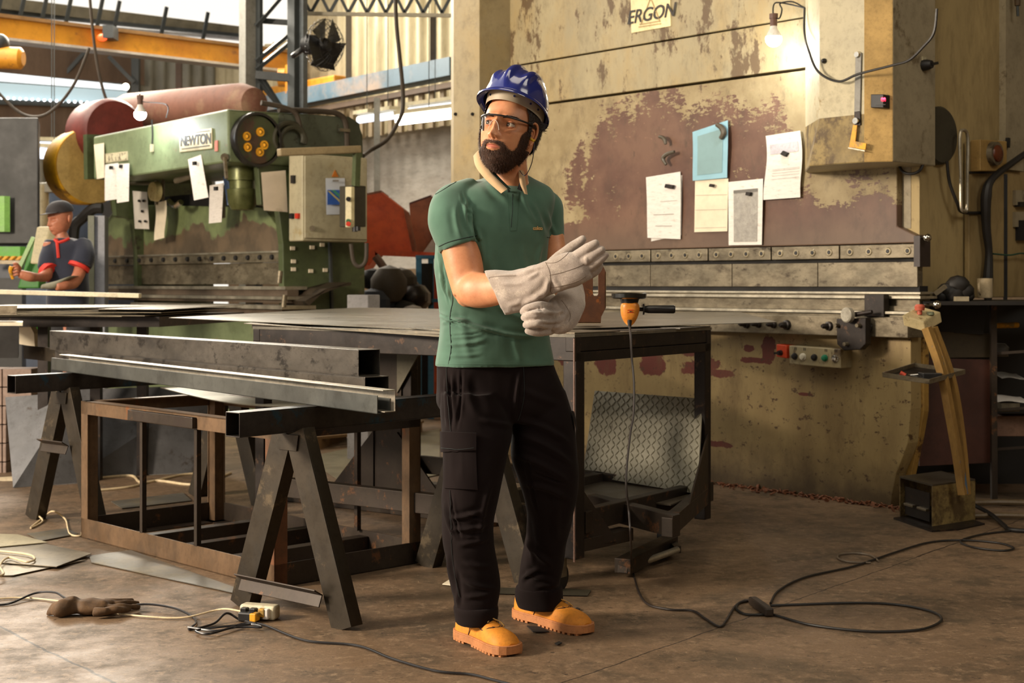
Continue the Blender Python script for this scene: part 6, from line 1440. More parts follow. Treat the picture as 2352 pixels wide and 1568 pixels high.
# ------------------------------------------------------------------ head
def rot(ax, deg): return Matrix.Rotation(math.radians(deg), 3, ax)
HS = 1.17
def head_frame(yaw, roll, pitch, c):
    B = Matrix(((1, 0, 0), (0, -1, 0), (0, 0, 1))).transposed()      # local x -> +X, local y (forward) -> -Y
    R = rot('Y', roll) @ rot('Z', -yaw) 
    # local axes in world before rotation: x=(1,0,0) (image right), y fwd=(0,-1,0)
    X = R @ Vector((1, 0, 0)); Fw = R @ Vector((0, -1, 0)); Up = R @ Vector((0, 0, 1))
    Pm = Matrix.Rotation(math.radians(pitch), 3, X)
    Fw = Pm @ Fw; Up = Pm @ Up
    return (lambda p, s=HS: c+(X*p[0]+Fw*p[1]+Up*p[2])*s), (X, Fw, Up)
def head_mesh(nu=220, nv=180):
    vs = []
    th = np.linspace(0, PI, nv+1); ph = np.arange(nu)*2*PI/nu
    T, P = np.meshgrid(th, ph, indexing='ij')
    D = np.stack([np.sin(T)*np.sin(P), np.sin(T)*np.cos(P), np.cos(T)], -1).reshape(-1, 3)
    def ell(c, r):
        c = np.array(c); r = np.array(r); a = ((D/r)**2).sum(1); b = (D*(-c)/r**2).sum(1); k = ((c/r)**2).sum()-1
        return (-b+np.sqrt(np.maximum(b*b-a*k, 0)))/a
    r1 = ell((0, -.014, .032), (.076, .094, .092)); r2 = ell((0, .022, -.040), (.060, .068, .082)); r3 = ell((0, .0, -.03), (.066, .06, .06))
    k = 60
    r = np.log(np.exp(k*r1)+np.exp(k*r2)+np.exp(k*r3))/k
    p = D*r[:, None]
    x, y, z = p[:, 0].copy(), p[:, 1].copy(), p[:, 2].copy(); ax = np.abs(x)
    front = np.clip((y-.02)/.04, 0, 1)
    def g(cx, cz, sx, sz, amp, dr=(0, 1, 0), both=True):
        d = ((ax if both else x)-cx)/sx; w = np.exp(-d*d-((z-cz)/sz)**2)*front
        sg = np.sign(x) if both else 1
        p[:, 0] += amp*dr[0]*w*sg; p[:, 1] += amp*dr[1]*w; p[:, 2] += amp*dr[2]*w
    g(.0, .012, .05, .03, -.003); g(.026, .024, .022, .008, .006); g(0, .026, .012, .01, .003)
    g(.032, .0, .0175, .0125, -.013); g(.016, -.002, .006, .012, -.005)
    g(0, .010, .008, .016, .011, both=False); g(0, -.012, .0085, .014, .015, both=False); g(0, -.031, .0105, .010, .024, (0, 1, -.18), both=False)
    g(.0125, -.037, .0055, .006, .011); g(0, -.041, .008, .004, .004, both=False); g(.0062, -.0435, .0028, .0022, -.006)
    g(.05, -.018, .02, .014, .004); g(.05, -.055, .02, .02, -.003)
    g(0, -.064, .03, .022, .006, both=False); g(0, -.0595, .021, .0042, .004, both=False); g(0, -.0715, .016, .0045, .0048, both=False); g(0, -.0655, .023, .0018, -.005, both=False)
    g(0, -.084, .016, .005, -.004, both=False); g(0, -.106, .022, .014, .009, (0, 1, -.3), both=False); g(.045, -.095, .02, .02, .003, (1, .3, 0))
    p[:, 0] *= .95
    f = []
    for i in range(nv):
        for j in range(nu):
            j2 = (j+1) % nu; a, b, c, d = i*nu+j, i*nu+j2, (i+1)*nu+j2, (i+1)*nu+j
            f.append((a, d, c, b))
    return p, f
hp_, hf_ = head_mesh()
HC = m_(1171, 299, 4.72)
HL, HAX = head_frame(24, 9, -4, HC)
def xf(fn, arr): return np.array([tuple(fn(p)) for p in arr])
headW = xf(HL, hp_)
# ears as part of the body mesh
ear = MB()
for s in (1, -1):
    e = lambda x, y, z: HL((s*(x-.0075), y+.020, z*1.1-.010))
    rim = [e(.076, .004, .018), e(.083, -.004, .030), e(.088, -.018, .028), e(.089, -.026, .012), e(.086, -.024, -.008), e(.081, -.014, -.024), e(.078, -.004, -.032), e(.075, .004, -.024)]
    ear.tube(rim, [.003, .0042, .0045, .0045, .004, .0045, .0065, .003], 8, 5)
    ear.tube([e(.079, .002, .006), e(.083, -.012, .014), e(.084, -.016, .0), e(.080, -.010, -.014)], [.003, .0035, .0035, .003], 8, 5)
    ear.sheet(lambda u, v: e(.076+.006*u, .002-.024*u*math.sin(.4+2.3*v), .024-.05*v), 6, 8, HAX[0]*.003*s)
    ear.ball(e(.078, .003, -.004), .005, 8)
# ------------------------------------------------------------------ bare body (one continuous skin mesh)
b = MB()
b.loft(interp_secs([(m_(1172, 335, 4.755), Vector((.052, 0, 0)), Vector((0, .058, 0))), (m_(1174, 385, 4.76), Vector((.054, 0, 0)), Vector((0, .056, 0))), (m_(1174, 425, 4.77), Vector((.062, 0, 0)), Vector((0, .06, 0))), (m_(1165, 455, 4.79), Vector((.11, 0, 0)), Vector((0, .07, 0)))], 4), 28)
b.loft(interp_secs([tsec(1060, 1240, 450, 4.78, .07), tsec(1040, 1240, 520, 4.78, .09), tsec(1030, 1230, 650, 4.78, .09), tsec(1040, 1235, 800, 4.78, .09), tsec(1035, 1250, 900, 4.79, .09)], 4), 28)
for pts in (((1075, 900, 4.74, .07, .07), (1090, 1100, 4.70, .055, .055), (1090, 1300, 4.70, .045, .045), (1092, 1420, 4.70, .028, .03)), ((1215, 900, 4.83, .07, .07), (1260, 1100, 4.84, .055, .055), (1250, 1250, 4.9, .045, .045), (1235, 1384, 4.97, .028, .03))):
    b.loft(interp_secs(pathsecs(pts), 4), 24)
# right arm (image left)
b.loft(interp_secs(pathsecs([(1052, 474, 4.70, .040, .045), (1046, 525, 4.68, .057, .060), (1062, 590, 4.66, .0625, .062), (1072, 640, 4.645, .058, .054), (1078, 675, 4.63, .052, .05)]), 5), 32)
b.loft(interp_secs(pathsecs([(1070, 665, 4.635, .048, .047), (1095, 666, 4.60, .0575, .052), (1130, 666, 4.562, .052, .042), (1180, 658, 4.51, .04, .034), (1240, 640, 4.45, .034, .028)]), 5), 32)
b.ball(m_(1072, 680, 4.64), .036, 14); b.ball(m_(1080, 662, 4.625), .05, 16)
# left arm
b.loft(interp_secs(pathsecs([(1252, 480, 4.86, .03, .035), (1266, 530, 4.845, .040, .044), (1274, 600, 4.81, .042, .045), (1276, 640, 4.78, .042, .042)]), 5), 28)
b.loft(interp_secs(pathsecs([(1276, 640, 4.78, .042, .04), (1290, 652, 4.68, .038, .038), (1300, 676, 4.56, .03, .03)]), 5), 28)
bv, bn, bf_ = remeshed(b.v, b.f, .005, 5)
nb = len(bv); nh = len(headW)
allv = np.vstack([bv, headW, np.array([tuple(p) for p in ear.v])])
allf = bf_+[tuple(i+nb for i in f) for f in hf_]+[tuple(i+nb+nh for i in f) for f in ear.f]
body = mk('body', allv, allf, skin, man, smooth=True, sharp=0)
# face colouring: lips
headS = Surf(headW, hf_)
hpz = hp_
lm = mat('lip_skin', (190, 112, 90), .5, vary=.05); body.data.materials.append(lm)
cnt = 0
for i, f in enumerate(hf_):
    c = hp_[list(f)].mean(0)
    if c[1] > .05 and abs(c[0]) < .0235:
        u = c[0]/.0235; up_ = -.0655+.0048*(1-u*u)-.001*math.exp(-(u/.18)**2); lo = -.0655-.0078*(1-u*u)
        if lo < c[2] < up_: body.data.polygons[len(bf_)+i].material_index = 1
# eyes
eye_w = mat('eye_white', (206, 192, 180), .25, vary=.02); iris_m = mat('brown_iris', (58, 36, 22), .2); lidm = mat('eyelid_skin', (196, 132, 98), .5, vary=.05); lash = mat('lash_brow_hair', (34, 22, 16), .7)
def capshell(c, r, axes, d, half, n=18, m=8, thick=0):
    # spherical cap around direction d (world)
    d = Vector(d).normalized(); a = d.orthogonal().normalized(); bb = d.cross(a); vs = []; fs = []
    for k in range(m+1):
        t = half*k/m
        for i in range(n):
            q = 2*PI*i/n; vs.append(c+(d*math.cos(t)+(a*math.cos(q)+bb*math.sin(q))*math.sin(t))*r)
    for k in range(m):
        for i in range(n):
            j = (i+1) % n; fs.append((k*n+i, (k+1)*n+i, (k+1)*n+j, k*n+j))
    return vs, fs
X_, Fw_, Up_ = HAX
for s in (1, -1):
    cl_ = (s*.0315, .0665, .0005); c = HL(cl_); r = .0125*HS
    ey = MB().ball(c, r, 24).build('eye', eye_w, man, smooth=True)
    gz = (Fw_*1.0-X_*.34+Up_*.04).normalized()
    vs, fs = capshell(c, r*1.012, None, gz, .50); MB().add(vs, fs).build('iris', iris_m, ey, smooth=True)
    vs, fs = capshell(c, r*1.02, None, gz, .2); MB().add(vs, fs).build('pupil', black, ey, smooth=True)
    vs, fs = capshell(c+gz*r*1.0+Up_*.0025+X_*.001, .0008, None, gz, 3.1, 8, 5); 
    # lids
    for up, tilt, nm in ((1, .42, 'upper_lid'), (-1, .42, 'lower_lid')):
        lid = MB(); R2 = r*1.10
        def lf(u, v):
            az = (-1.25+2.5*u); elm = up*tilt*(math.cos(az*.9))**.8; el = elm+(up*1.35-elm)*v
            return c+(Fw_*math.cos(el)*math.cos(az)+X_*math.cos(el)*math.sin(az)+Up_*math.sin(el))*R2
        lid.sheet(lf, 16, 6, Fw_*.0012); lid.build(nm, lidm, body, smooth=True, sharp=0)
    ls = [c+(Fw_*math.cos(.42*math.cos(a_*.9))*math.cos(a_)+X_*math.cos(.42*math.cos(a_*.9))*math.sin(a_)+Up_*math.sin(.42*math.cos(a_*.9)**.8))*r*1.13 for a_ in [-1.2+.3*i for i in range(9)]]
    MB().tube(ls, .0007, 5, 3).build('eyelashes', lash, body, smooth=True)
# hair strands helper
def strands(pts, name, m, parent, ln, w, bend, jit, rs, count_per=1):
    b = MB()
    for p, n, dr in pts:
        L = ln*(.6+.8*rs.random()); d = (n*jit[0]+dr+Vector((rs.uniform(-1, 1), rs.uniform(-1, 1), rs.uniform(-1, 1)))*jit[1]).normalized()
        sd = d.cross(n)
        if sd.length < 1e-3: continue
        sd = sd.normalized()*w
        p1 = p+d*L*.5; p2 = p1+(d+bend).normalized()*L*.5
        b.add([p-sd, p+sd, p1+sd*.8, p1-sd*.8, p2], [(0, 1, 2, 3), (3, 2, 4)])
    return b.build(name, m, parent)
rs = random.Random(21)
hnorm = []
me_ = bpy.data.meshes.new('t'); me_.from_pydata([tuple(p) for p in headW], [], hf_); me_.update()
fc = [(Vector(p.center), Vector(p.normal), p.area) for p in me_.polygons]; bpy.data.meshes.remove(me_)
def loc(i): return hp_[list(hf_[i])].mean(0)
def zmax(axx):
    return float(np.interp(axx, [0, .010, .018, .028, .038, .048, .056, .062, .08], [-.0465, -.0465, -.047, -.0485, -.062, -.066, -.052, -.018, .03]))
def in_beard(c):
    x, y, z = c; a = abs(x)
    if y < -.004 or z > zmax(a): return False
    if a > .050 and y < .022 and z > -.055: return False
    if a < .021 and -.0765+.006*(a/.021)**2 < z < -.0585-.004*(a/.021)**2: 
        return False
    if z < -.095 and y < .02: return False
    return True
def in_hair(c):
    x, y, z = c; a = abs(x)
    if y < -.014 and z > -.052+max(0, y+.05)*.5: return True
    if y < .0 and z > .034: return True
    if z > .072: return True
    if a > .048 and z > .022 and y < .034+(z-.02)*.25: return True
    if a > .054 and z > -.018 and .022 < y < .036: return True
    return False
def shell(pred, off, amp, name, m, sc=60):
    idx = [i for i in range(len(hf_)) if pred(loc(i))]; used = {}; vs = []; fs = []
    nrm = np.zeros_like(headW)
    for i in idx:
        for k in hf_[i]: nrm[k] += np.array(fc[i][1])
    for i in idx:
        g = []
        for k in hf_[i]:
            if k not in used:
                n = nrm[k]/np.linalg.norm(nrm[k]); p = headW[k]; a = amp*noise.noise(Vector(p)*sc*4)+amp*.6*noise.noise(Vector(p)*sc*11)
                used[k] = len(vs); vs.append(Vector(p+n*(off+a)))
            g.append(used[k])
        fs.append(tuple(g))
    return MB().add(vs, fs).build(name, m, man, smooth=True, sharp=0), idx
beard_m = mat('dark_beard_hair', (86, 56, 38), .6, col2=(52, 34, 23), scale=90, bmp=.6, bscale=700, bdist=.002)
hair_m = mat('dark_brown_hair', (40, 27, 20), .5, col2=(28, 18, 14), scale=60, bmp=.5, bscale=500, stretch=(1, 1, .3), bdist=.002)
def in_core(c):
    if not in_beard(c): return False
    x, y, z = c; return z < zmax(abs(x))-.004
bd, idx = shell(in_core, .0028, .0020, 'beard', beard_m)
bidx = [i for i in range(len(hf_)) if in_beard(loc(i))]
tot = [fc[i][2] for i in bidx]; pick = rs.choices(bidx, weights=tot, k=11000)
def rp(i):
    q = [Vector(headW[k]) for k in hf_[i]]; u, v = rs.random(), rs.random(); return (q[0]*(1-u)+q[1]*u)*(1-v)+(q[3]*(1-u)+q[2]*u)*v
pts = []
for i in pick:
    c = loc(i); edge = zmax(abs(c[0]))-c[2]
    if rs.random() > .35+edge*60: continue
    pts.append((rp(i)+fc[i][1]*.001, fc[i][1], -Up_*.8+(X_*(.6 if c[0] > 0 else -.6))*(1 if c[2] > -.062 else .1)))
st_ = strands(pts, 'beard_strands', beard_m, bd, .010, .00040, -Up_*.3, (.75, .35), rs); st_['kind'] = 'stuff'
hr, idx = shell(in_hair, .006, .002, 'hair', hair_m)
pts = []
pick = rs.choices(idx, weights=[fc[i][2] for i in idx], k=9000)
for i in pick:
    c = loc(i)
    if c[2] > .06: continue
    pts.append((rp(i)+fc[i][1]*.005, fc[i][1], -Up_*.6-Fw_*.9))
st_ = strands(pts, 'hair_strands', hair_m, hr, .012, .0005, -Up_*.5+fc[0][1]*0, (.35, .25), rs); st_['kind'] = 'stuff'
tuft = []
for k in range(160):
    p = HL((.074+rs.uniform(-.004, .006), -.035+rs.uniform(-.02, .02), .028+rs.uniform(-.012, .012))); tuft.append((p, X_, -Fw_*.9-Up_*.2+X_*.5))
st_ = strands(tuft, 'hair_tuft', hair_m, hr, .018, .0006, Up_*.3, (.2, .3), rs); st_['kind'] = 'stuff'
# brows
pts = []
for s in (1, -1):
    for k in range(260):
        u = rs.random(); lx = s*(.013+.036*u); lz = .0185+.006*math.sin(u*2.2)-.004*u+rs.uniform(-.003, .003)*(1-.5*u)
        h = headS.t.ray_cast(HL((lx, .2, lz)), -Fw_)
        if h[0]: pts.append((h[0], h[1], X_*s*1.0+Up_*.25))
br_ = strands(pts, 'eyebrows', lash, body, .009, .0006, -Up_*.1, (.25, .15), rs)
# ------------------------------------------------------------------ helmet
hm = mat('navy_helmet_plastic', (34, 44, 118), .16, coat=.6, vary=.03, spec=.6)
hin = mat('helmet_inner_blue', (22, 28, 74), .5)
Pm = Matrix.Rotation(math.radians(-17), 3, X_); hF, hU = Pm @ Fw_, Pm @ Up_; hX = X_
R3 = Matrix.Rotation(math.radians(2), 3, hF); hX, hU = R3 @ hX, R3 @ hU
hc = HL((-.003, -.012, .064))
def hw(p): return hc+hX*p[0]+hF*p[1]+hU*p[2]
def dome(t, f, off=0):       # t azimuth, f elevation 0..1 (rim..top)
    el = f*PI/2; x = .107*math.cos(el)*math.sin(t); y = .128*math.cos(el)*math.cos(t); z = .134*math.sin(el)**.92
    k = 0
    ridge = lambda c_, w_: math.exp(-((x-c_)/w_)**4)
    am = min(1, f*3)*(1 if f < .9 else 1)
    front = 1/(1+math.exp(-(y+.09)*60))
    k += .012*ridge(0, .0135)*am*front+.010*(ridge(.058, .011)+ridge(-.058, .011))*am*min(1, max(0, (z-.03)/.03))
    sx = abs(x)-.085
    k += .0022*math.exp(-((abs(y)-.035)/.004)**2)*math.exp(-((z-.035)/.03)**2)*(1 if abs(x) > .08 else 0)
    n = Vector((x/.107**2, y/.128**2, z/.118**2)).normalized()
    return Vector((x, y, z))+n*(k+off)
d = MB(); NU, NV = 96, 30
def hs(mb, off):
    n0 = len(mb.v)
    for j in range(NV+1):
        for i in range(NU): mb.v.append(hw(dome(2*PI*i/NU, j/NV, off)))
    for j in range(NV):
        for i in range(NU):
            a = n0+j*NU+i; b_ = n0+j*NU+(i+1) % NU; mb.f.append((a, b_, b_+NU, a+NU) if off > -.001 else (a+NU, b_+NU, b_, a))
hs(d, 0)
hel = d.build('helmet', hm, man, smooth=True, sharp=0)
d = MB(); hs(d, -.003); d.build('inner_shell', hin, hel, smooth=True, sharp=0)
# brim
def brim(t):
    c_ = math.cos(t); w_ = .009+.022*max(0, c_)**1.4+.004*max(0, -c_)
    return w_, -.004-.012*max(0, c_)**1.5
d = MB(); vs = []; fs = []; NB = 96; ring = 6
for i in range(NB):
    t = 2*PI*i/NB; w_, dz = brim(t); p = Vector((.107*math.sin(t), .128*math.cos(t), 0)); n = Vector((math.sin(t)/.107, math.cos(t)/.128, 0)).normalized()
    vs += [hw(p+Vector((0, 0, .006))), hw(p+n*w_*.5+Vector((0, 0, .004+dz*.4))), hw(p+n*w_+Vector((0, 0, dz))), hw(p+n*w_+Vector((0, 0, dz-.007))), hw(p+n*w_*.5+Vector((0, 0, dz*.4-.001))), hw(p-n*.003+Vector((0, 0, -.002)))]
for i in range(NB):
    j = (i+1) % NB
    for k in range(6): fs.append((i*6+k, j*6+k, j*6+(k+1) % 6, i*6+(k+1) % 6))
MB().add(vs, fs).build('brim', hm, hel, smooth=True, sharp=50)
bandm = mat('grey_beige_band', (176, 162, 138), .5, vary=.05)
def bd_(u, v):
    t = -2.1+4.2*u; return HL(((.0805)*math.sin(t), -.010+.1005*math.cos(t), .062+.004*math.cos(t)*1.0+.030*(v)-.022*(1-math.cos(t))*.9+.0*u))
hb_ = MB().sheet(bd_, 60, 4, -Up_*.0+Fw_*.0015).build('headband', bandm, hel, smooth=True, sharp=60)
for t in (-.55, .42, 1.0, 1.35):
    p = Vector(bd_((t+2.1)/4.2, .55)); n = (HL((math.sin(t), math.cos(t), 0))-HL((0, 0, 0))).normalized()
    MB().cyl(p, p+n*.003, .0035, n=10).build('band_stud', hin, hb_)
# glasses
gm, gnt, gbs = base('clear_lens'); 
gnt.nodes.remove(gbs); tr = gnt.nodes.new('ShaderNodeBsdfTransparent'); gs = gnt.nodes.new('ShaderNodeBsdfGlossy'); gs.inputs['Roughness'].default_value = .06
tr.inputs[0].default_value = (.97, .96, .94, 1)
fr_ = gnt.nodes.new('ShaderNodeFresnel'); fr_.inputs[0].default_value = 1.09
mx = gnt.nodes.new('ShaderNodeMixShader'); gnt.links.new(fr_.outputs[0], mx.inputs[0]); gnt.links.new(tr.outputs[0], mx.inputs[1]); gnt.links.new(gs.outputs[0], mx.inputs[2])
gnt.links.new(mx.outputs[0], gnt.nodes['Material Output'].inputs[0])
def arc(u, out=0.0):      # u -1..1 around the face
    t = u*1.18; return ((.076+out)*math.sin(t)/math.sin(1.18), .028+(.077+out)*max(0, math.cos(t)-math.cos(1.18))/(1-math.cos(1.18)))
def GP(u, z, out=0.0):
    x, y = arc(u, out); return HL((x, y, z))
gl_ = MB().sheet(lambda u, v: GP(-1+2*u, .017-.002*(2*u-1)**2-v*(.043-.014*abs(2*u-1)**3-.024*math.exp(-((2*u-1)/.15)**2)), -.006*v), 60, 8, Fw_*.0014)
gls = gl_.build('safety_glasses', gm, man, smooth=True, sharp=60)
MB().tube([GP(-1+.125*k, .0185-.003*(-1+.125*k)**2, .0015) for k in range(17)], .0030, 8, 3).build('brow_bar', black, gls, smooth=True)
for s in (1, -1):
    MB().tube([GP(s*1.0, .0155, .001), HL((s*.0785, .0, .012)), HL((s*.080, -.03, .010))], [.004, .0032, .0028], 8, 4).build('temple_arm', black, gls, smooth=True)
MB().tube([GP(-.17, -.026, .001), GP(-.10, -.004, .003), GP(0, .004, .004), GP(.10, -.004, .003), GP(.17, -.022, .001)], .0012, 6, 4).build('nose_bridge', mat('clear_edge', (206, 190, 176), .15), gls, smooth=True)
# ear plug with cord
ep = HL((.077, .020, -.020))
epo = MB().cyl(ep-X_*.006, ep+X_*.016-Up_*.008, .0048, .0042, n=14).build('ear_plug', mat('yellow_foam', (236, 186, 24), .6), man, smooth=True)
MB().tube([ep+X_*.016-Up_*.008, m_(1226, 345, 4.63), m_(1222, 372, 4.66), m_(1212, 396, 4.66), m_(1203, 403, 4.66), m_(1194, 392, 4.68)], .0013, 6, 8).build('ear_plug_cord', mat('navy_cord', (26, 28, 46), .5), epo, smooth=True)
# ------------------------------------------------------------------ polo shirt
b = MB()
b.loft(interp_secs([tsec(1128, 1210, 402, 4.84, .040), tsec(1098, 1230, 413, 4.83, .062), tsec(1046, 1260, 430, 4.80, .095), tsec(1018, 1272, 452, 4.785, .112), tsec(1012, 1268, 485, 4.78, .122, e=2.6), tsec(1010, 1260, 525, 4.775, .126, e=2.6), tsec(1004, 1256, 565, 4.775, .124, e=2.6), tsec(1001, 1253, 610, 4.775, .120), tsec(1005, 1251, 655, 4.775, .117), tsec(1010, 1252, 700, 4.775, .116), tsec(1013, 1257, 742, 4.775, .118), tsec(1009, 1264, 790, 4.775, .120), tsec(1004, 1270, 828, 4.775, .123), tsec(1003, 1271, 839, 4.775, .124)], 5), 72)
b.loft(interp_secs(pathsecs([(1078, 434, 4.77, .032, .06), (1040, 468, 4.71, .064, .074), (1038, 500, 4.685, .078, .080), (1045, 535, 4.675, .074, .078), (1055, 562, 4.668, .068, .074), (1057, 568, 4.667, .066, .072)]), 5), 40)
b.loft(interp_secs(pathsecs([(1228, 440, 4.83, .03, .05), (1256, 474, 4.86, .053, .066), (1264, 515, 4.855, .048, .062), (1270, 552, 4.85, .040, .056), (1272, 562, 4.848, .038, .054)]), 5), 40)
v, n, f = remeshed(b.v, b.f, .0042, 5, .5)
sf_ = [(1006, 719, 1082, 748, 2.6, -.010, 3), (1078, 745, 1190, 776, 3, -.005, 5), (1014, 735, 1060, 750, 3, -.006, 0), (1090, 540, 1104, 556, 3, -.006, 0), (1086, 470, 1096, 545, 2.5, -.006, 5), (1060, 440, 1088, 500, 3, -.004, 6), (1016, 600, 1034, 700, 3, -.006, 3), (1030, 770, 1110, 762, 3, -.004, 3), (1020, 716, 1150, 762, 7, .008, 8), (1108, 752, 1232, 772, 6, .006, 6), (1014, 742, 1080, 738, 5, .007, -6), (1022, 790, 1118, 780, 6, .005, 4), (1140, 700, 1216, 735, 7, .005, 5),
       (1084, 470, 1092, 560, 5, .008, 6), (1070, 452, 1085, 540, 6, .007, 8), (1046, 470, 1060, 550, 8, .004, 4), (1094, 520, 1112, 610, 6, .005, -5), (1010, 620, 1040, 690, 6, .006, 6), (1008, 560, 1022, 640, 6, .006, 4), (1030, 610, 1048, 680, 5, .005, -4),
       (1110, 400, 1180, 470, 9, .003, 6), (1198, 440, 1238, 520, 8, .004, 5), (1216, 455, 1250, 545, 7, .004, -5), (1120, 560, 1160, 680, 12, .004, 8), (1200, 560, 1215, 640, 10, .003, 4), (1060, 700, 1080, 830, 12, .003, 5), (1180, 770, 1200, 836, 10, .003, 3), (1245, 560, 1236, 620, 6, .004, 3), (1025, 815, 1110, 812, 5, .003, 3), (1255, 480, 1276, 540, 6, .004, 3)]
sf_ = [(a, b_, c, d_, w_*.8, dp*1.25)+tuple(r_) for a, b_, c, d_, w_, dp, *r_ in sf_]; v = folds(v, n, sf_); v = nfold(v, n, .0035, 9, (1, 1, .6), 3); v = nfold(v, n, .0018, 24, (1, 1, .45), 6)
shirt = mk('polo_shirt', v, f, shirt_m, man, smooth=True, sharp=0)
SS = Surf(v, f)
def pipe(S, pts, r, name, m, parent, off=.0005, sub=6):
    P = catmull([Vector((x, y, 0)) for x, y in pts], sub); return MB().tube([S.hit(p.x, p.y, off) for p in P], r, 6, 1).build(name, m, parent, smooth=True)
pipe(SS, [(1000, 446), (1018, 436), (1036, 424)], .0012, 'shoulder_piping', piping_m, shirt)
pipe(SS, [(1036, 424), (1044, 420), (1056, 410), (1068, 398), (1080, 386)], .0012, 'shoulder_piping', piping_m, shirt)
pipe(SS, [(1030, 628), (1037, 660), (1040, 690), (1034, 722), (1034, 760), (1036, 800), (1030, 836)], .0012, 'side_piping', piping_m, shirt)
pipe(SS, [(1008, 566), (1030, 556), (1060, 548), (1096, 541)], .0012, 'sleeve_piping', piping_m, shirt, .0005)
pipe(SS, [(1256, 545), (1275, 546), (1292, 545)], .0009, 'sleeve_piping', piping_m, shirt, .0003)
pipe(SS, [(1177, 446), (1177, 480), (1175, 505), (1174, 522)], .0016, 'placket_edge', piping_m, shirt)
on_surf_patch(SS, ((1166, 440), (1192, 440), (1186, 529), (1172, 530)), .0015, 'placket', shirt_m, shirt, .001)
on_surf_patch(SS, ((1005, 828), (1268, 830), (1270, 838), (1003, 837)), .001, 'hem', shirt_m, shirt, .001, 60, 3)
lo = SS.hit(1234, 524, .003); text_mesh('colcci', .0165, mat('gold_thread', (206, 168, 108), .6), lo, SS.hit(1243, 524)-SS.hit(1225, 524), ZZ, 'logo', shirt, depth=.001, bold=.0007, spacing=1.0)
# collar: beige fall over a green stand
def strip(inner, outer, name, m, th=.003, parent=shirt):
    a = catmull([m_(*p) for p in inner], 5); c = catmull([m_(*p) for p in outer], 5); n_ = len(a)-1
    def fn(u, v):
        k = min(n_, int(round(u*n_))); p = a[k].lerp(c[k], v); return p+Vector((0, -.008*math.sin(v*PI), 0))
    return MB().sheet(fn, n_, 6, Vector((0, -th, 0))).build(name, m, parent, smooth=True, sharp=60)
strip([(1099, 345, 4.78), (1104, 362, 4.73), (1118, 382, 4.69), (1140, 408, 4.655), (1166, 434, 4.635)], [(1087, 358, 4.78), (1092, 381, 4.72), (1108, 404, 4.68), (1128, 424, 4.65), (1151, 444, 4.63)], 'collar', collar_m)
strip([(1203, 392, 4.73), (1206, 408, 4.70), (1209, 428, 4.68), (1212, 447, 4.665)], [(1190, 388, 4.72), (1192, 406, 4.69), (1195, 424, 4.67), (1204, 445, 4.66)], 'collar', collar_m)
strip([(1106, 346, 4.80), (1112, 362, 4.75), (1130, 388, 4.70), (1150, 410, 4.67), (1174, 434, 4.65)], [(1098, 348, 4.79), (1104, 364, 4.74), (1118, 384, 4.70), (1140, 410, 4.66), (1166, 436, 4.64)], 'collar_stand', mat('dark_green_rib', (24, 52, 40), .8))
strip([(1196, 386, 4.74), (1196, 402, 4.71), (1193, 418, 4.69), (1188, 434, 4.675)], [(1204, 392, 4.735), (1200, 406, 4.70), (1198, 424, 4.68), (1200, 440, 4.665)], 'collar_stand', mat('black_inner_collar', (20, 24, 26), .8))
MB().cyl(SS.hit(1168, 440, .002), SS.hit(1168, 440, .006), .0045, n=14).build('button', piping_m, shirt)
# ------------------------------------------------------------------ trousers
b = MB()
b.loft(interp_secs([tsec(1014, 1262, 800, 4.78, .10), tsec(1006, 1270, 838, 4.78, .12), tsec(1006, 1290, 890, 4.785, .13, 14), tsec(1008, 1306, 930, 4.79, .125, 12), tsec(1040, 1290, 965, 4.79, .10, 10)], 5), 64)
b.loft(interp_secs([tsec(1010, 1150, 900, 4.73, .115, 10, 2.3), tsec(1012, 1172, 950, 4.725, .118, 8, 2.3), tsec(1017, 1176, 1000, 4.715, .115, 6, 2.3), tsec(1020, 1165, 1050, 4.70, .108, 4, 2.3), tsec(1018, 1153, 1100, 4.69, .102, 4, 2.3), tsec(1014, 1143, 1150, 4.685, .098, 4, 2.2), tsec(1013, 1134, 1200, 4.685, .092, 4, 2.2), tsec(1016, 1134, 1250, 4.69, .088, 4, 2.2), tsec(1026, 1142, 1300, 4.695, .084, 4, 2.2), tsec(1037, 1148, 1345, 4.70, .080, 4, 2.2), tsec(1042, 1143, 1385, 4.70, .076, 4, 2.2), tsec(1045, 1140, 1415, 4.70, .072, 4, 2.2)], 4), 48)
b.loft(interp_secs([tsec(1180, 1296, 895, 4.83, .11, 10, 2.3), tsec(1178, 1316, 950, 4.82, .114, 6, 2.3), tsec(1174, 1324, 1000, 4.81, .112, 0, 2.3), tsec(1172, 1328, 1050, 4.81, .108, 0, 2.3), tsec(1186, 1331, 1095, 4.82, .102, 0, 2.3), tsec(1202, 1326, 1145, 4.84, .096, 0, 2.2), tsec(1210, 1315, 1195, 4.87, .090, 0, 2.2), tsec(1204, 1303, 1245, 4.90, .085, 0, 2.2), tsec(1195, 1293, 1300, 4.93, .082, 0, 2.2), tsec(1190, 1286, 1340, 4.95, .080, 0, 2.2), tsec(1188, 1286, 1375, 4.965, .078, 0, 2.2)], 4), 48)
v, n, f = remeshed(b.v, b.f, .0048, 4)
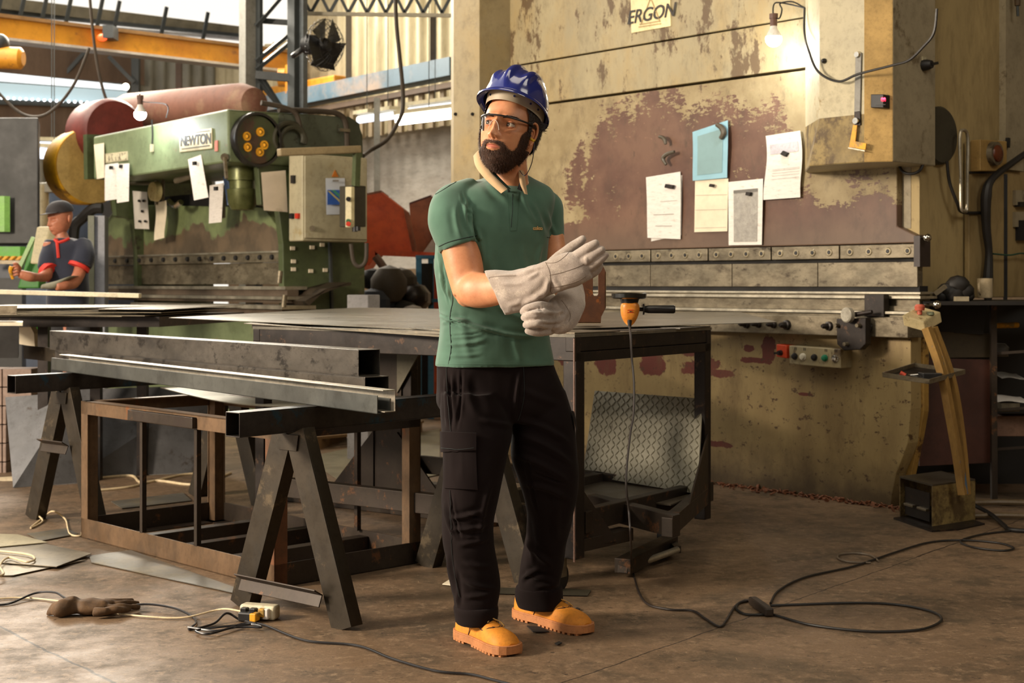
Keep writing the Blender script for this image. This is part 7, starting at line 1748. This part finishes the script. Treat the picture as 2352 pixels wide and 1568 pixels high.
pf = [(1186, 965, 1310, 1020, 8, .009, -10), (1190, 1000, 1316, 1070, 9, .009, -10), (1180, 1045, 1310, 1110, 8, .007, -8), (1200, 1110, 1312, 1150, 8, .007, -6), (1196, 850, 1182, 960, 5, .007, 3), (1196, 890, 1290, 930, 10, .004, 5),
      (1040, 850, 1052, 980, 6, .005, 4), (1024, 860, 1030, 985, 5, .006, 2), (1070, 860, 1100, 960, 12, .004, 8), (1100, 960, 1180, 975, 7, .005, 4), (1030, 1190, 1110, 1172, 6, .008, 4), (1035, 1215, 1120, 1205, 6, .007, 4), (1020, 1150, 1048, 1240, 6, .007, 6), (1050, 1250, 1125, 1235, 7, .005, 3), (1130, 1100, 1100, 1250, 8, .005, 5),
      (1026, 1270, 1052, 1390, 6, .007, 5), (1040, 1300, 1050, 1400, 5, .005, -4), (1060, 1330, 1140, 1352, 7, .006, 5), (1062, 1370, 1135, 1362, 6, .005, 3), (1060, 1290, 1130, 1300, 7, .004, 4), (1200, 1230, 1270, 1300, 8, .007, 6), (1204, 1310, 1280, 1335, 7, .008, 6), (1196, 1335, 1240, 1310, 6, .008, -6), (1210, 1180, 1225, 1300, 6, .005, 3), (1290, 1120, 1280, 1250, 10, .004, 6), (1230, 1345, 1284, 1338, 6, .006, 3)]
pf = [(a, b_, c, d_, w_*.85, dp*1.3)+tuple(r_) for a, b_, c, d_, w_, dp, *r_ in pf]+[(1050, 990, 1060, 840, 3, -.006, 3), (1034, 860, 1040, 990, 3, -.006, 2), (1036, 1130, 1060, 1240, 3, -.007, 5), (1070, 1180, 1120, 1190, 3, -.006, 3), (1060, 1228, 1118, 1222, 3, -.006, 3), (1220, 1080, 1300, 1110, 3, -.006, 4), (1212, 1040, 1240, 1180, 3, -.006, 5), (1052, 1020, 1056, 1110, 3, -.005, 2)]; v = folds(v, n, pf, .2); v = nfold(v, n, .003, 18, (1, 1, .5), 2); v = nfold(v, n, .005, 8, (1, 1, .5), 9)
trs = mk('trousers', v, f, trouser_m, man, smooth=True, sharp=0)
TS = Surf(v, f)
on_surf_patch(TS, ((1022, 1000), (1092, 1006), (1096, 1124), (1022, 1120)), .007, 'cargo_pocket', trouser_m, trs, .004)
on_surf_patch(TS, ((1019, 990), (1093, 994), (1093, 1034), (1021, 1038)), .013, 'pocket_flap', trouser_m, trs, .004)
on_surf_patch(TS, ((1308, 945), (1316, 945), (1329, 986), (1318, 988)), .008, 'side_pocket', trouser_m, trs, .004, 4, 6)
for pts in ([(1026, 842), (1027, 900), (1032, 960), (1036, 990)], [(1202, 842), (1204, 900), (1198, 940), (1190, 965)], [(1034, 1125), (1036, 1200), (1040, 1280), (1055, 1370)], [(1024, 1028), (1056, 1032), (1088, 1028)]):
    pipe(TS, pts, .0009, 'seam', piping_m, trs, .002 if pts[0][1] != 1028 else .018)
def cuff(pl, nm):
    b = MB(); b.loft(interp_secs(pl, 5), 48); v, n, f = remeshed(b.v, b.f, .0045, 3); v = nfold(v, n, .003, 14)
    return mk(nm, v, f, trouser_m, trs, smooth=True, sharp=0)
cuff([tsec(1043, 1143, 1388, 4.70, .079, 4, 2.2), tsec(1042, 1144, 1396, 4.70, .083, 4, 2.2), tsec(1044, 1144, 1412, 4.70, .082, 4, 2.2), tsec(1046, 1141, 1428, 4.70, .08, 4, 2.2)], 'cuff')
cuff([tsec(1187, 1289, 1344, 4.955, .083, -8, 2.2), tsec(1184, 1293, 1354, 4.96, .086, -8, 2.2), tsec(1184, 1294, 1374, 4.965, .085, -8, 2.2), tsec(1190, 1291, 1394, 4.965, .08, -8, 2.2)], 'cuff')
# ------------------------------------------------------------------ boots
boot_m = mat('tan_nubuck', (222, 142, 40), .7, col2=(206, 126, 34), scale=9, bmp=.15, bscale=400); sole_m = mat('gum_sole', (190, 126, 78), .6)
def boot(hc_, tc_, name, lift=0):
    ax = (tc_-hc_); ax.z = 0; ax.normalize(); L = (tc_-hc_).length+.085; sd = Vector((-ax.y, ax.x, 0)); o = hc_-ax*.042; o.z = 0
    def half(s):     # half width along the length
        return np.interp(s, [0, .02, .08, .2, .4, .6, .75, .86, .94, .985, 1], [.006, .020, .032, .038, .037, .044, .051, .052, .043, .024, .006])
    up = MB(); secs = []
    for s in [.012, .04, .1, .2, .3, .42, .52, .62, .72, .8, .87, .93, .97, .99]:
        h = np.interp(s, [0, .05, .2, .38, .5, .62, .72, .82, .9, .96, 1], [.085, .098, .11, .112, .108, .090, .077, .072, .064, .05, .036]); w_ = half(s)*.97
        secs.append((o+ax*s*L+ZZ*.022, sd*w_, ZZ*(h-.022), 2.0 if s < .5 else 2.25))
    # dome: upper half of a superellipse
    n = 40; vs = []; fs = []
    for c, a, b_, e in interp_secs(secs, 3):
        for i in range(n+1):
            t = PI*i/n; ct, st = math.cos(t), math.sin(t); vs.append(c+a*math.copysign(abs(ct)**(2/e), ct)+b_*abs(st)**(1.5/e*1.2))
    m = len(vs)//(n+1)
    for k in range(m-1):
        for i in range(n): a0 = k*(n+1)+i; fs.append((a0, a0+1, a0+n+2, a0+n+1))
    fs.append(tuple(range(n+1))); fs.append(tuple(range((m-1)*(n+1)+n, (m-1)*(n+1)-1, -1)))
    up.add(vs, fs); bt = up.build(name, boot_m, man, smooth=True, sharp=60)
    # sole
    so = MB(); outline = []
    ss = np.concatenate([np.linspace(0, .1, 8), np.linspace(.13, .87, 22), np.linspace(.9, 1, 8)])
    for s in ss: outline.append((s, half(s)*1.07+.002))
    P = [(s, w_) for s, w_ in outline]+[(s, -w_) for s, w_ in outline[::-1]]
    for z0, z1, k in ((.007, .028, 1.0), (.028, .034, .975)):
        so.prism([o+ax*(s*(L+.012)-.006)+sd*w_*k+ZZ*z0 for s, w_ in P], ZZ*(z1-z0))
    lg = MB()
    for s in np.arange(.02, .99, .062):
        if .30 < s < .40: continue
        w_ = half(s)*1.06; 
        for sg in (1, -1): so.cbox(o+ax*s*L+sd*sg*w_*.72+ZZ*.004, ax*.0065, sd*w_*.31, ZZ*.004)
        so.cbox(o+ax*s*L+ZZ*.005, ax*.006, sd*w_*.35, ZZ*.003)
    sl = so.build('sole', sole_m, bt, bev=.001)
    vW = np.array([tuple(p) for p in vs]); BS = BVHTree.FromPolygons([tuple(p) for p in vs], fs[:-2])
    def top(s, w_, off=.001):
        h = BS.ray_cast(o+ax*s*L+sd*w_+ZZ*.3, -ZZ); return (h[0]+h[1]*off*(1 if h[1].z > 0 else -1)) if h[0] else o+ax*s*L+sd*w_+ZZ*.1
    for s, sg in ((.56, 1), (.63, 1), (.56, -1), (.63, -1)):
        p = top(s, sg*.018, .0015); MB().lathe(p, ZZ*.002, [(0, .004), (0, .002), (1, .002), (1, .004)], 12, cap=False).build('eyelet', steel_dark, bt)
    lace_m = mat('cream_lace', (214, 172, 100), .7)
    for s0, s1 in ((.56, .63), (.63, .56), (.56, .56), (.49, .56)):
        MB().tube([top(s0, -.018, .003), top((s0+s1)/2, 0, .007), top(s1, .018, .003)], .0022, 6, 5).build('lace', lace_m, bt, smooth=True)
    MB().tube([top(.60, .0, .006), top(.66, .018, .008), top(.70, .03, .004), top(.64, .028, .004)], .0020, 6, 5).build('lace', lace_m, bt, smooth=True)
    sm = mat('dark_stitch', (46, 34, 40), .6)
    for sg in (1, -1):
        MB().tube([top(.73, sg*.012, .001), top(.69, sg*.026, .001), top(.60, sg*.037, .001), top(.48, sg*.0405, .001), top(.36, sg*.036, .001)], .0015, 5, 5).build('seam', sm, bt, smooth=True)
    MB().tube([top(.70, -.016, .001), top(.735, 0, .001), top(.70, .016, .001)], .0009, 5, 5).build('seam', sm, bt, smooth=True)
    return bt
boot(G(1070, 1468), G(1160, 1500), 'boot'); boot(G(1204, 1420), G(1330, 1452), 'boot')
# ------------------------------------------------------------------ gloves
def gsec(c, hv, Y, d, e=2.4, Y2=None):     # centre px, half vector px, depth, half thickness
    s = Y/F; p = m_(c[0], c[1], Y); a = Vector((hv[0]*s, 0, -hv[1]*s)); return (p, a, Vector((0, d, 0)), e)
def finger(b, pts, rad): b.tube([m_(*p) for p in pts], rad, 14, 6); b.ball(m_(*pts[-1]), rad[-1]*.98, 12); 
b = MB()
b.loft(interp_secs([gsec((1136, 672), (24, 51), 4.548, .066, 2.3), gsec((1156, 670), (20, 51), 4.528, .066, 2.3), gsec((1190, 667), (12, 47), 4.50, .056, 2.2), gsec((1222, 654), (9, 43), 4.47, .046), gsec((1252, 641), (11, 38), 4.445, .036), gsec((1278, 631), (15, 37), 4.43, .032, 2.6), gsec((1305, 621), (18, 38), 4.42, .031, 2.8), gsec((1330, 613), (17, 34), 4.415, .028, 2.8), gsec((1346, 610), (14, 27), 4.415, .022, 2.6)], 6), 48)
finger(b, [(1312, 600, 4.42), (1332, 583, 4.405), (1352, 569, 4.395), (1368, 559, 4.39)], [.020, .0185, .0165, .0125])
finger(b, [(1325, 610, 4.415), (1350, 594, 4.40), (1370, 581, 4.395), (1382, 573, 4.39)], [.020, .018, .016, .012])
finger(b, [(1330, 624, 4.42), (1358, 610, 4.41), (1376, 598, 4.40), (1392, 586, 4.395)], [.019, .0175, .0155, .010])
finger(b, [(1322, 640, 4.43), (1348, 632, 4.43), (1366, 622, 4.425), (1378, 609, 4.42)], [.018, .017, .0155, .011])
finger(b, [(1262, 618, 4.47), (1286, 592, 4.475), (1312, 570, 4.47), (1338, 549, 4.46)], [.026, .022, .018, .0135])
v, n, f = remeshed(b.v, b.f, .0028, 3)
gfl = [(1140, 632, 1220, 626, 4, .004, 2), (1150, 650, 1210, 648, 5, .003, 3), (1222, 690, 1262, 640, 6, .008, 8), (1240, 690, 1262, 655, 5, .006, 4), (1195, 700, 1240, 672, 6, .004, 4), (1165, 700, 1200, 690, 6, .003, 3), (1180, 625, 1250, 610, 4, .004, 3), (1210, 640, 1240, 620, 5, .004, 2), (1270, 640, 1290, 660, 5, .003, 2), (1345, 585, 1352, 610, 4, .002, 2), (1130, 680, 1160, 712, 7, .003, 3)]
v = folds(v, n, gfl, .2); v = nfold(v, n, .0022, 26, off=4)
gv = mk('glove', v, f, glove_m, man, smooth=True, sharp=0); GS = Surf(v, f)
seam_m = mat('glove_seam', (122, 108, 94), .8)
for pts in ([(1253, 602), (1262, 622), (1265, 648), (1264, 668), (1276, 680)], [(1262, 632), (1290, 626), (1320, 616), (1340, 607)], [(1266, 661), (1300, 654), (1325, 646), (1346, 634)], [(1255, 604), (1278, 602), (1296, 590), (1306, 580)], [(1114, 638), (1150, 634), (1185, 633)]):
    pipe(GS, pts, .0009, 'seam', seam_m, gv, .0002)
# left glove
b = MB()
b.loft(interp_secs([gsec((1312, 642), (26, 10), 4.66, .052), gsec((1316, 662), (27, 16), 4.60, .050), gsec((1318, 678), (27, 20), 4.56, .046), gsec((1308, 700), (27, 27), 4.51, .040), gsec((1290, 722), (26, 34), 4.48, .036, 2.6), gsec((1272, 733), (15, 35), 4.465, .029, 2.6), gsec((1262, 735), (8, 30), 4.465, .022, 2.6)], 6), 44)
finger(b, [(1266, 708, 4.46), (1240, 703, 4.43), (1214, 707, 4.425), (1201, 716, 4.44)], [.018, .016, .014, .0115])
finger(b, [(1264, 722, 4.445), (1238, 721, 4.40), (1216, 724, 4.40), (1204, 729, 4.42)], [.018, .0155, .014, .011])
finger(b, [(1264, 740, 4.45), (1242, 741, 4.405), (1222, 743, 4.40), (1208, 746, 4.41)], [.0175, .015, .0135, .011])
finger(b, [(1266, 757, 4.465), (1246, 762, 4.435), (1226, 763, 4.425), (1212, 760, 4.425)], [.016, .0145, .013, .0105])
finger(b, [(1290, 700, 4.50), (1262, 690, 4.53), (1235, 690, 4.53), (1215, 698, 4.52)], [.020, .019, .017, .013])
v, n, f = remeshed(b.v, b.f, .0028, 3)
gfl = [(1240, 700, 1275, 720, 4, .005, 3), (1236, 716, 1300, 712, 4, .004, 5), (1235, 735, 1290, 735, 4, .004, 4), (1240, 750, 1292, 748, 4, .004, 4), (1275, 690, 1300, 720, 5, .005, 4), (1285, 740, 1310, 700, 5, .003, 4), (1215, 716, 1250, 716, 3, .003, 2)]
v = folds(v, n, gfl, .2); v = nfold(v, n, .002, 28, off=8)
gv2 = mk('glove', v, f, glove_m, man, smooth=True, sharp=0); GS2 = Surf(v, f)
pipe(GS2, [(1290, 690), (1302, 706), (1310, 724), (1306, 738)], .0009, 'seam', seam_m, gv2, .0002)
# ================================================================== the worker in the cap, far left
YW = 10.6
def w2(x, y, d=0.0): return W(x, y, YW+d)
m2n = empty('person', Vector((w2(150, 650).x, YW, 0)), 'person in dark cap and navy polo with red trim, bent over the far left table', 'person')
k2 = YW/F
def sec2(L, R, y, dp, d=0, e=2.4): return (w2((L+R)/2, y, d), Vector((R-L, 0, 0))*.5*k2, Vector((0, dp, 0)), e)
def psecs2(pts):
    out = []
    for i, p in enumerate(pts):
        q0, q1 = pts[max(0, i-1)], pts[min(len(pts)-1, i+1)]; ax = (w2(*q1[:3])-w2(*q0[:3])).normalized(); a = ax.cross(Vector((0, 1, 0))).normalized(); b_ = a.cross(ax)
        out.append((w2(*p[:3]), a*p[3], b_*p[3], 2.1))
    return out
HL2, AX2 = head_frame(34, -4, 6, w2(137, 503))
hp2, hf2 = head_mesh(90, 70)
hv2 = xf(lambda p: HL2(p, 1.0), hp2)
b = MB()
b.loft(interp_secs([sec2(122, 148, 520, .05), sec2(128, 158, 545, .055), sec2(122, 170, 558, .07), sec2(112, 190, 590, .08), sec2(118, 190, 660, .09), sec2(120, 200, 740, .09), sec2(120, 200, 860, .09)], 3), 24)
for pts in (((115, 560, -.05, .05), (108, 612, -.12, .045), (104, 634, -.2, .042), (72, 636, -.38, .036), (44, 628, -.42, .03)), ((190, 558, -.02, .05), (184, 620, -.1, .045), (168, 650, -.2, .042), (150, 655, -.3, .035), (128, 658, -.35, .03))):
    b.loft(interp_secs(psecs2(pts), 4), 20)
for x in (135, 180):
    b.loft(psecs2(((x, 800, 0, .08), (x, 960, -.02, .06), (x, 1016, 0, .045))), 16)
bv2, _, bf2 = remeshed(b.v, b.f, .01, 3)
e2_ = MB()
for s in (1, -1): e2_.ball(HL2((s*.08, -.01, -.005)), .022, 10, (.5, .8, 1.3))
fg = MB()
for k, (x, y) in enumerate(((36, 612), (34, 618), (35, 625), (38, 632))): fg.tube([w2(46, 618+k*5, -.42), w2(40, y-2, -.45), w2(33, y, -.45), w2(29, y+2, -.43)], [.011, .01, .009, .008], 8)
fg.tube([w2(46, 616, -.42), w2(38, 606, -.46), w2(30, 606, -.47)], [.012, .011, .009], 8)
n1, n2 = len(bv2), len(hv2)
av = np.vstack([bv2, hv2, np.array([tuple(p) for p in e2_.v]), np.array([tuple(p) for p in fg.v])])
af = bf2+[tuple(i+n1 for i in f) for f in hf2]+[tuple(i+n1+n2 for i in f) for f in e2_.f]+[tuple(i+n1+n2+len(e2_.v) for i in f) for f in fg.f]
mk('body', av, af, mat('tanned_skin', (176, 112, 84), .5), m2n, smooth=True, sharp=0)
navy = cloth('navy_polo_cloth', (40, 44, 58), b=.1); redtrim = mat('red_trim', (206, 48, 34), .6)
b = MB()
b.loft(interp_secs([sec2(136, 162, 545, .07), sec2(120, 184, 553, .09), sec2(108, 198, 566, .12), sec2(104, 202, 590, .13), sec2(108, 202, 640, .13), sec2(110, 203, 700, .13), sec2(110, 203, 720, .13)], 4), 36)
b.loft(interp_secs(psecs2([(125, 562, -.02, .07), (112, 590, -.08, .072), (108, 618, -.12, .068)]), 4), 24)
b.loft(interp_secs(psecs2([(184, 562, .0, .08), (192, 588, -.06, .08), (187, 612, -.1, .072)]), 4), 24)
v, n, f = remeshed(b.v, b.f, .009, 3); v = nfold(v, n, .01, 7)
ps2 = mk('polo_shirt', v, f, navy, m2n, smooth=True, sharp=0); S2 = Surf(v, f)
for pts, nm in (([(126, 551), (134, 557), (146, 554), (158, 549)], 'collar'), ([(131, 552), (133, 570), (135, 592)], 'placket')):
    P = catmull([Vector((x, y, 0)) for x, y in pts], 4); MB().tube([S2.hit(p.x, p.y, .004) for p in P], .012, 6, 1).build(nm, redtrim, ps2)
MB().lathe(w2(101, 611, -.12)-ZZ*.03+Vector((.02, 0, 0)), Vector((.03, -.02, -.02)), [(0, .072), (1, .074)], 20).build('sleeve_trim', redtrim, ps2, smooth=True)
MB().lathe(w2(183, 609, -.10), Vector((-.008, -.008, -.022)), [(0, .079), (1, .08)], 20).build('sleeve_trim', redtrim, ps2, smooth=True)
b = MB()
for x in (133, 180): b.loft(psecs2(((x, 700, 0, .11), (x, 850, -.02, .09), (x, 1000, 0, .075))), 20)
v, n, f = remeshed(b.v, b.f, .012, 2); mk('trousers', v, f, mat('dark_work_trousers', (44, 44, 46), .8), m2n, smooth=True, sharp=0)
for x in (133, 180): MB().loft(interp_secs([(Vector((w2(x, 900).x, YW-.22+.1*k, .045)), Vector((.045, 0, 0)), ZZ*(.045 if k else .03), 2.4) for k in range(4)], 3), 16).build('shoe', black, m2n, smooth=True)
# cap
capm = mat('dark_cap_cloth', (46, 42, 44), .8)
cp_ = MB(); cpx = lambda p: HL2(p, 1.0)
vs = []; fs = []
for j in range(9):
    for i in range(28):
        t = 2*PI*i/28; el = j/8*PI/2; vs.append(cpx((.086*math.cos(el)**.8*math.sin(t), -.012+.112*math.cos(el)**.8*math.cos(t), .046+.09*math.sin(el))))
for j in range(8):
    for i in range(28): fs.append((j*28+i, j*28+(i+1) % 28, (j+1)*28+(i+1) % 28, (j+1)*28+i))
cpo = cp_.add(vs, fs).build('cap', capm, m2n, smooth=True)
MB().sheet(lambda u, v: cpx((.078*math.sin(-1.1+2.2*u)*(1+.0*v), .085*math.cos(-1.1+2.2*u)+.075*v*math.cos((-1.1+2.2*u)*.9), .058-.008*v)), 14, 4, AX2[2]*.004).build('peak', capm, cpo, smooth=True)
b = MB(); b.loft(interp_secs([(w2(166, 640, -.18), Vector((.05, 0, .02)), Vector((0, .04, 0))), (w2(150, 648, -.28), Vector((.04, 0, .045)), Vector((0, .04, 0))), (w2(128, 654, -.34), Vector((.01, 0, .03)), Vector((0, .03, 0))), (w2(96, 658, -.36), Vector((.005, 0, .016)), Vector((0, .022, 0)))], 4), 20)
b.build('glove', mat('grey_green_glove', (136, 134, 116), .8), m2n, smooth=True, sharp=0)
MB().tube([w2(27, 612, -.46), w2(24, 622, -.46), w2(30, 640, -.44)], [.018, .014, .012], 8).build('yellow_tool', yellow, label='small yellow tool held by the person in the cap', cat='tool', smooth=True)
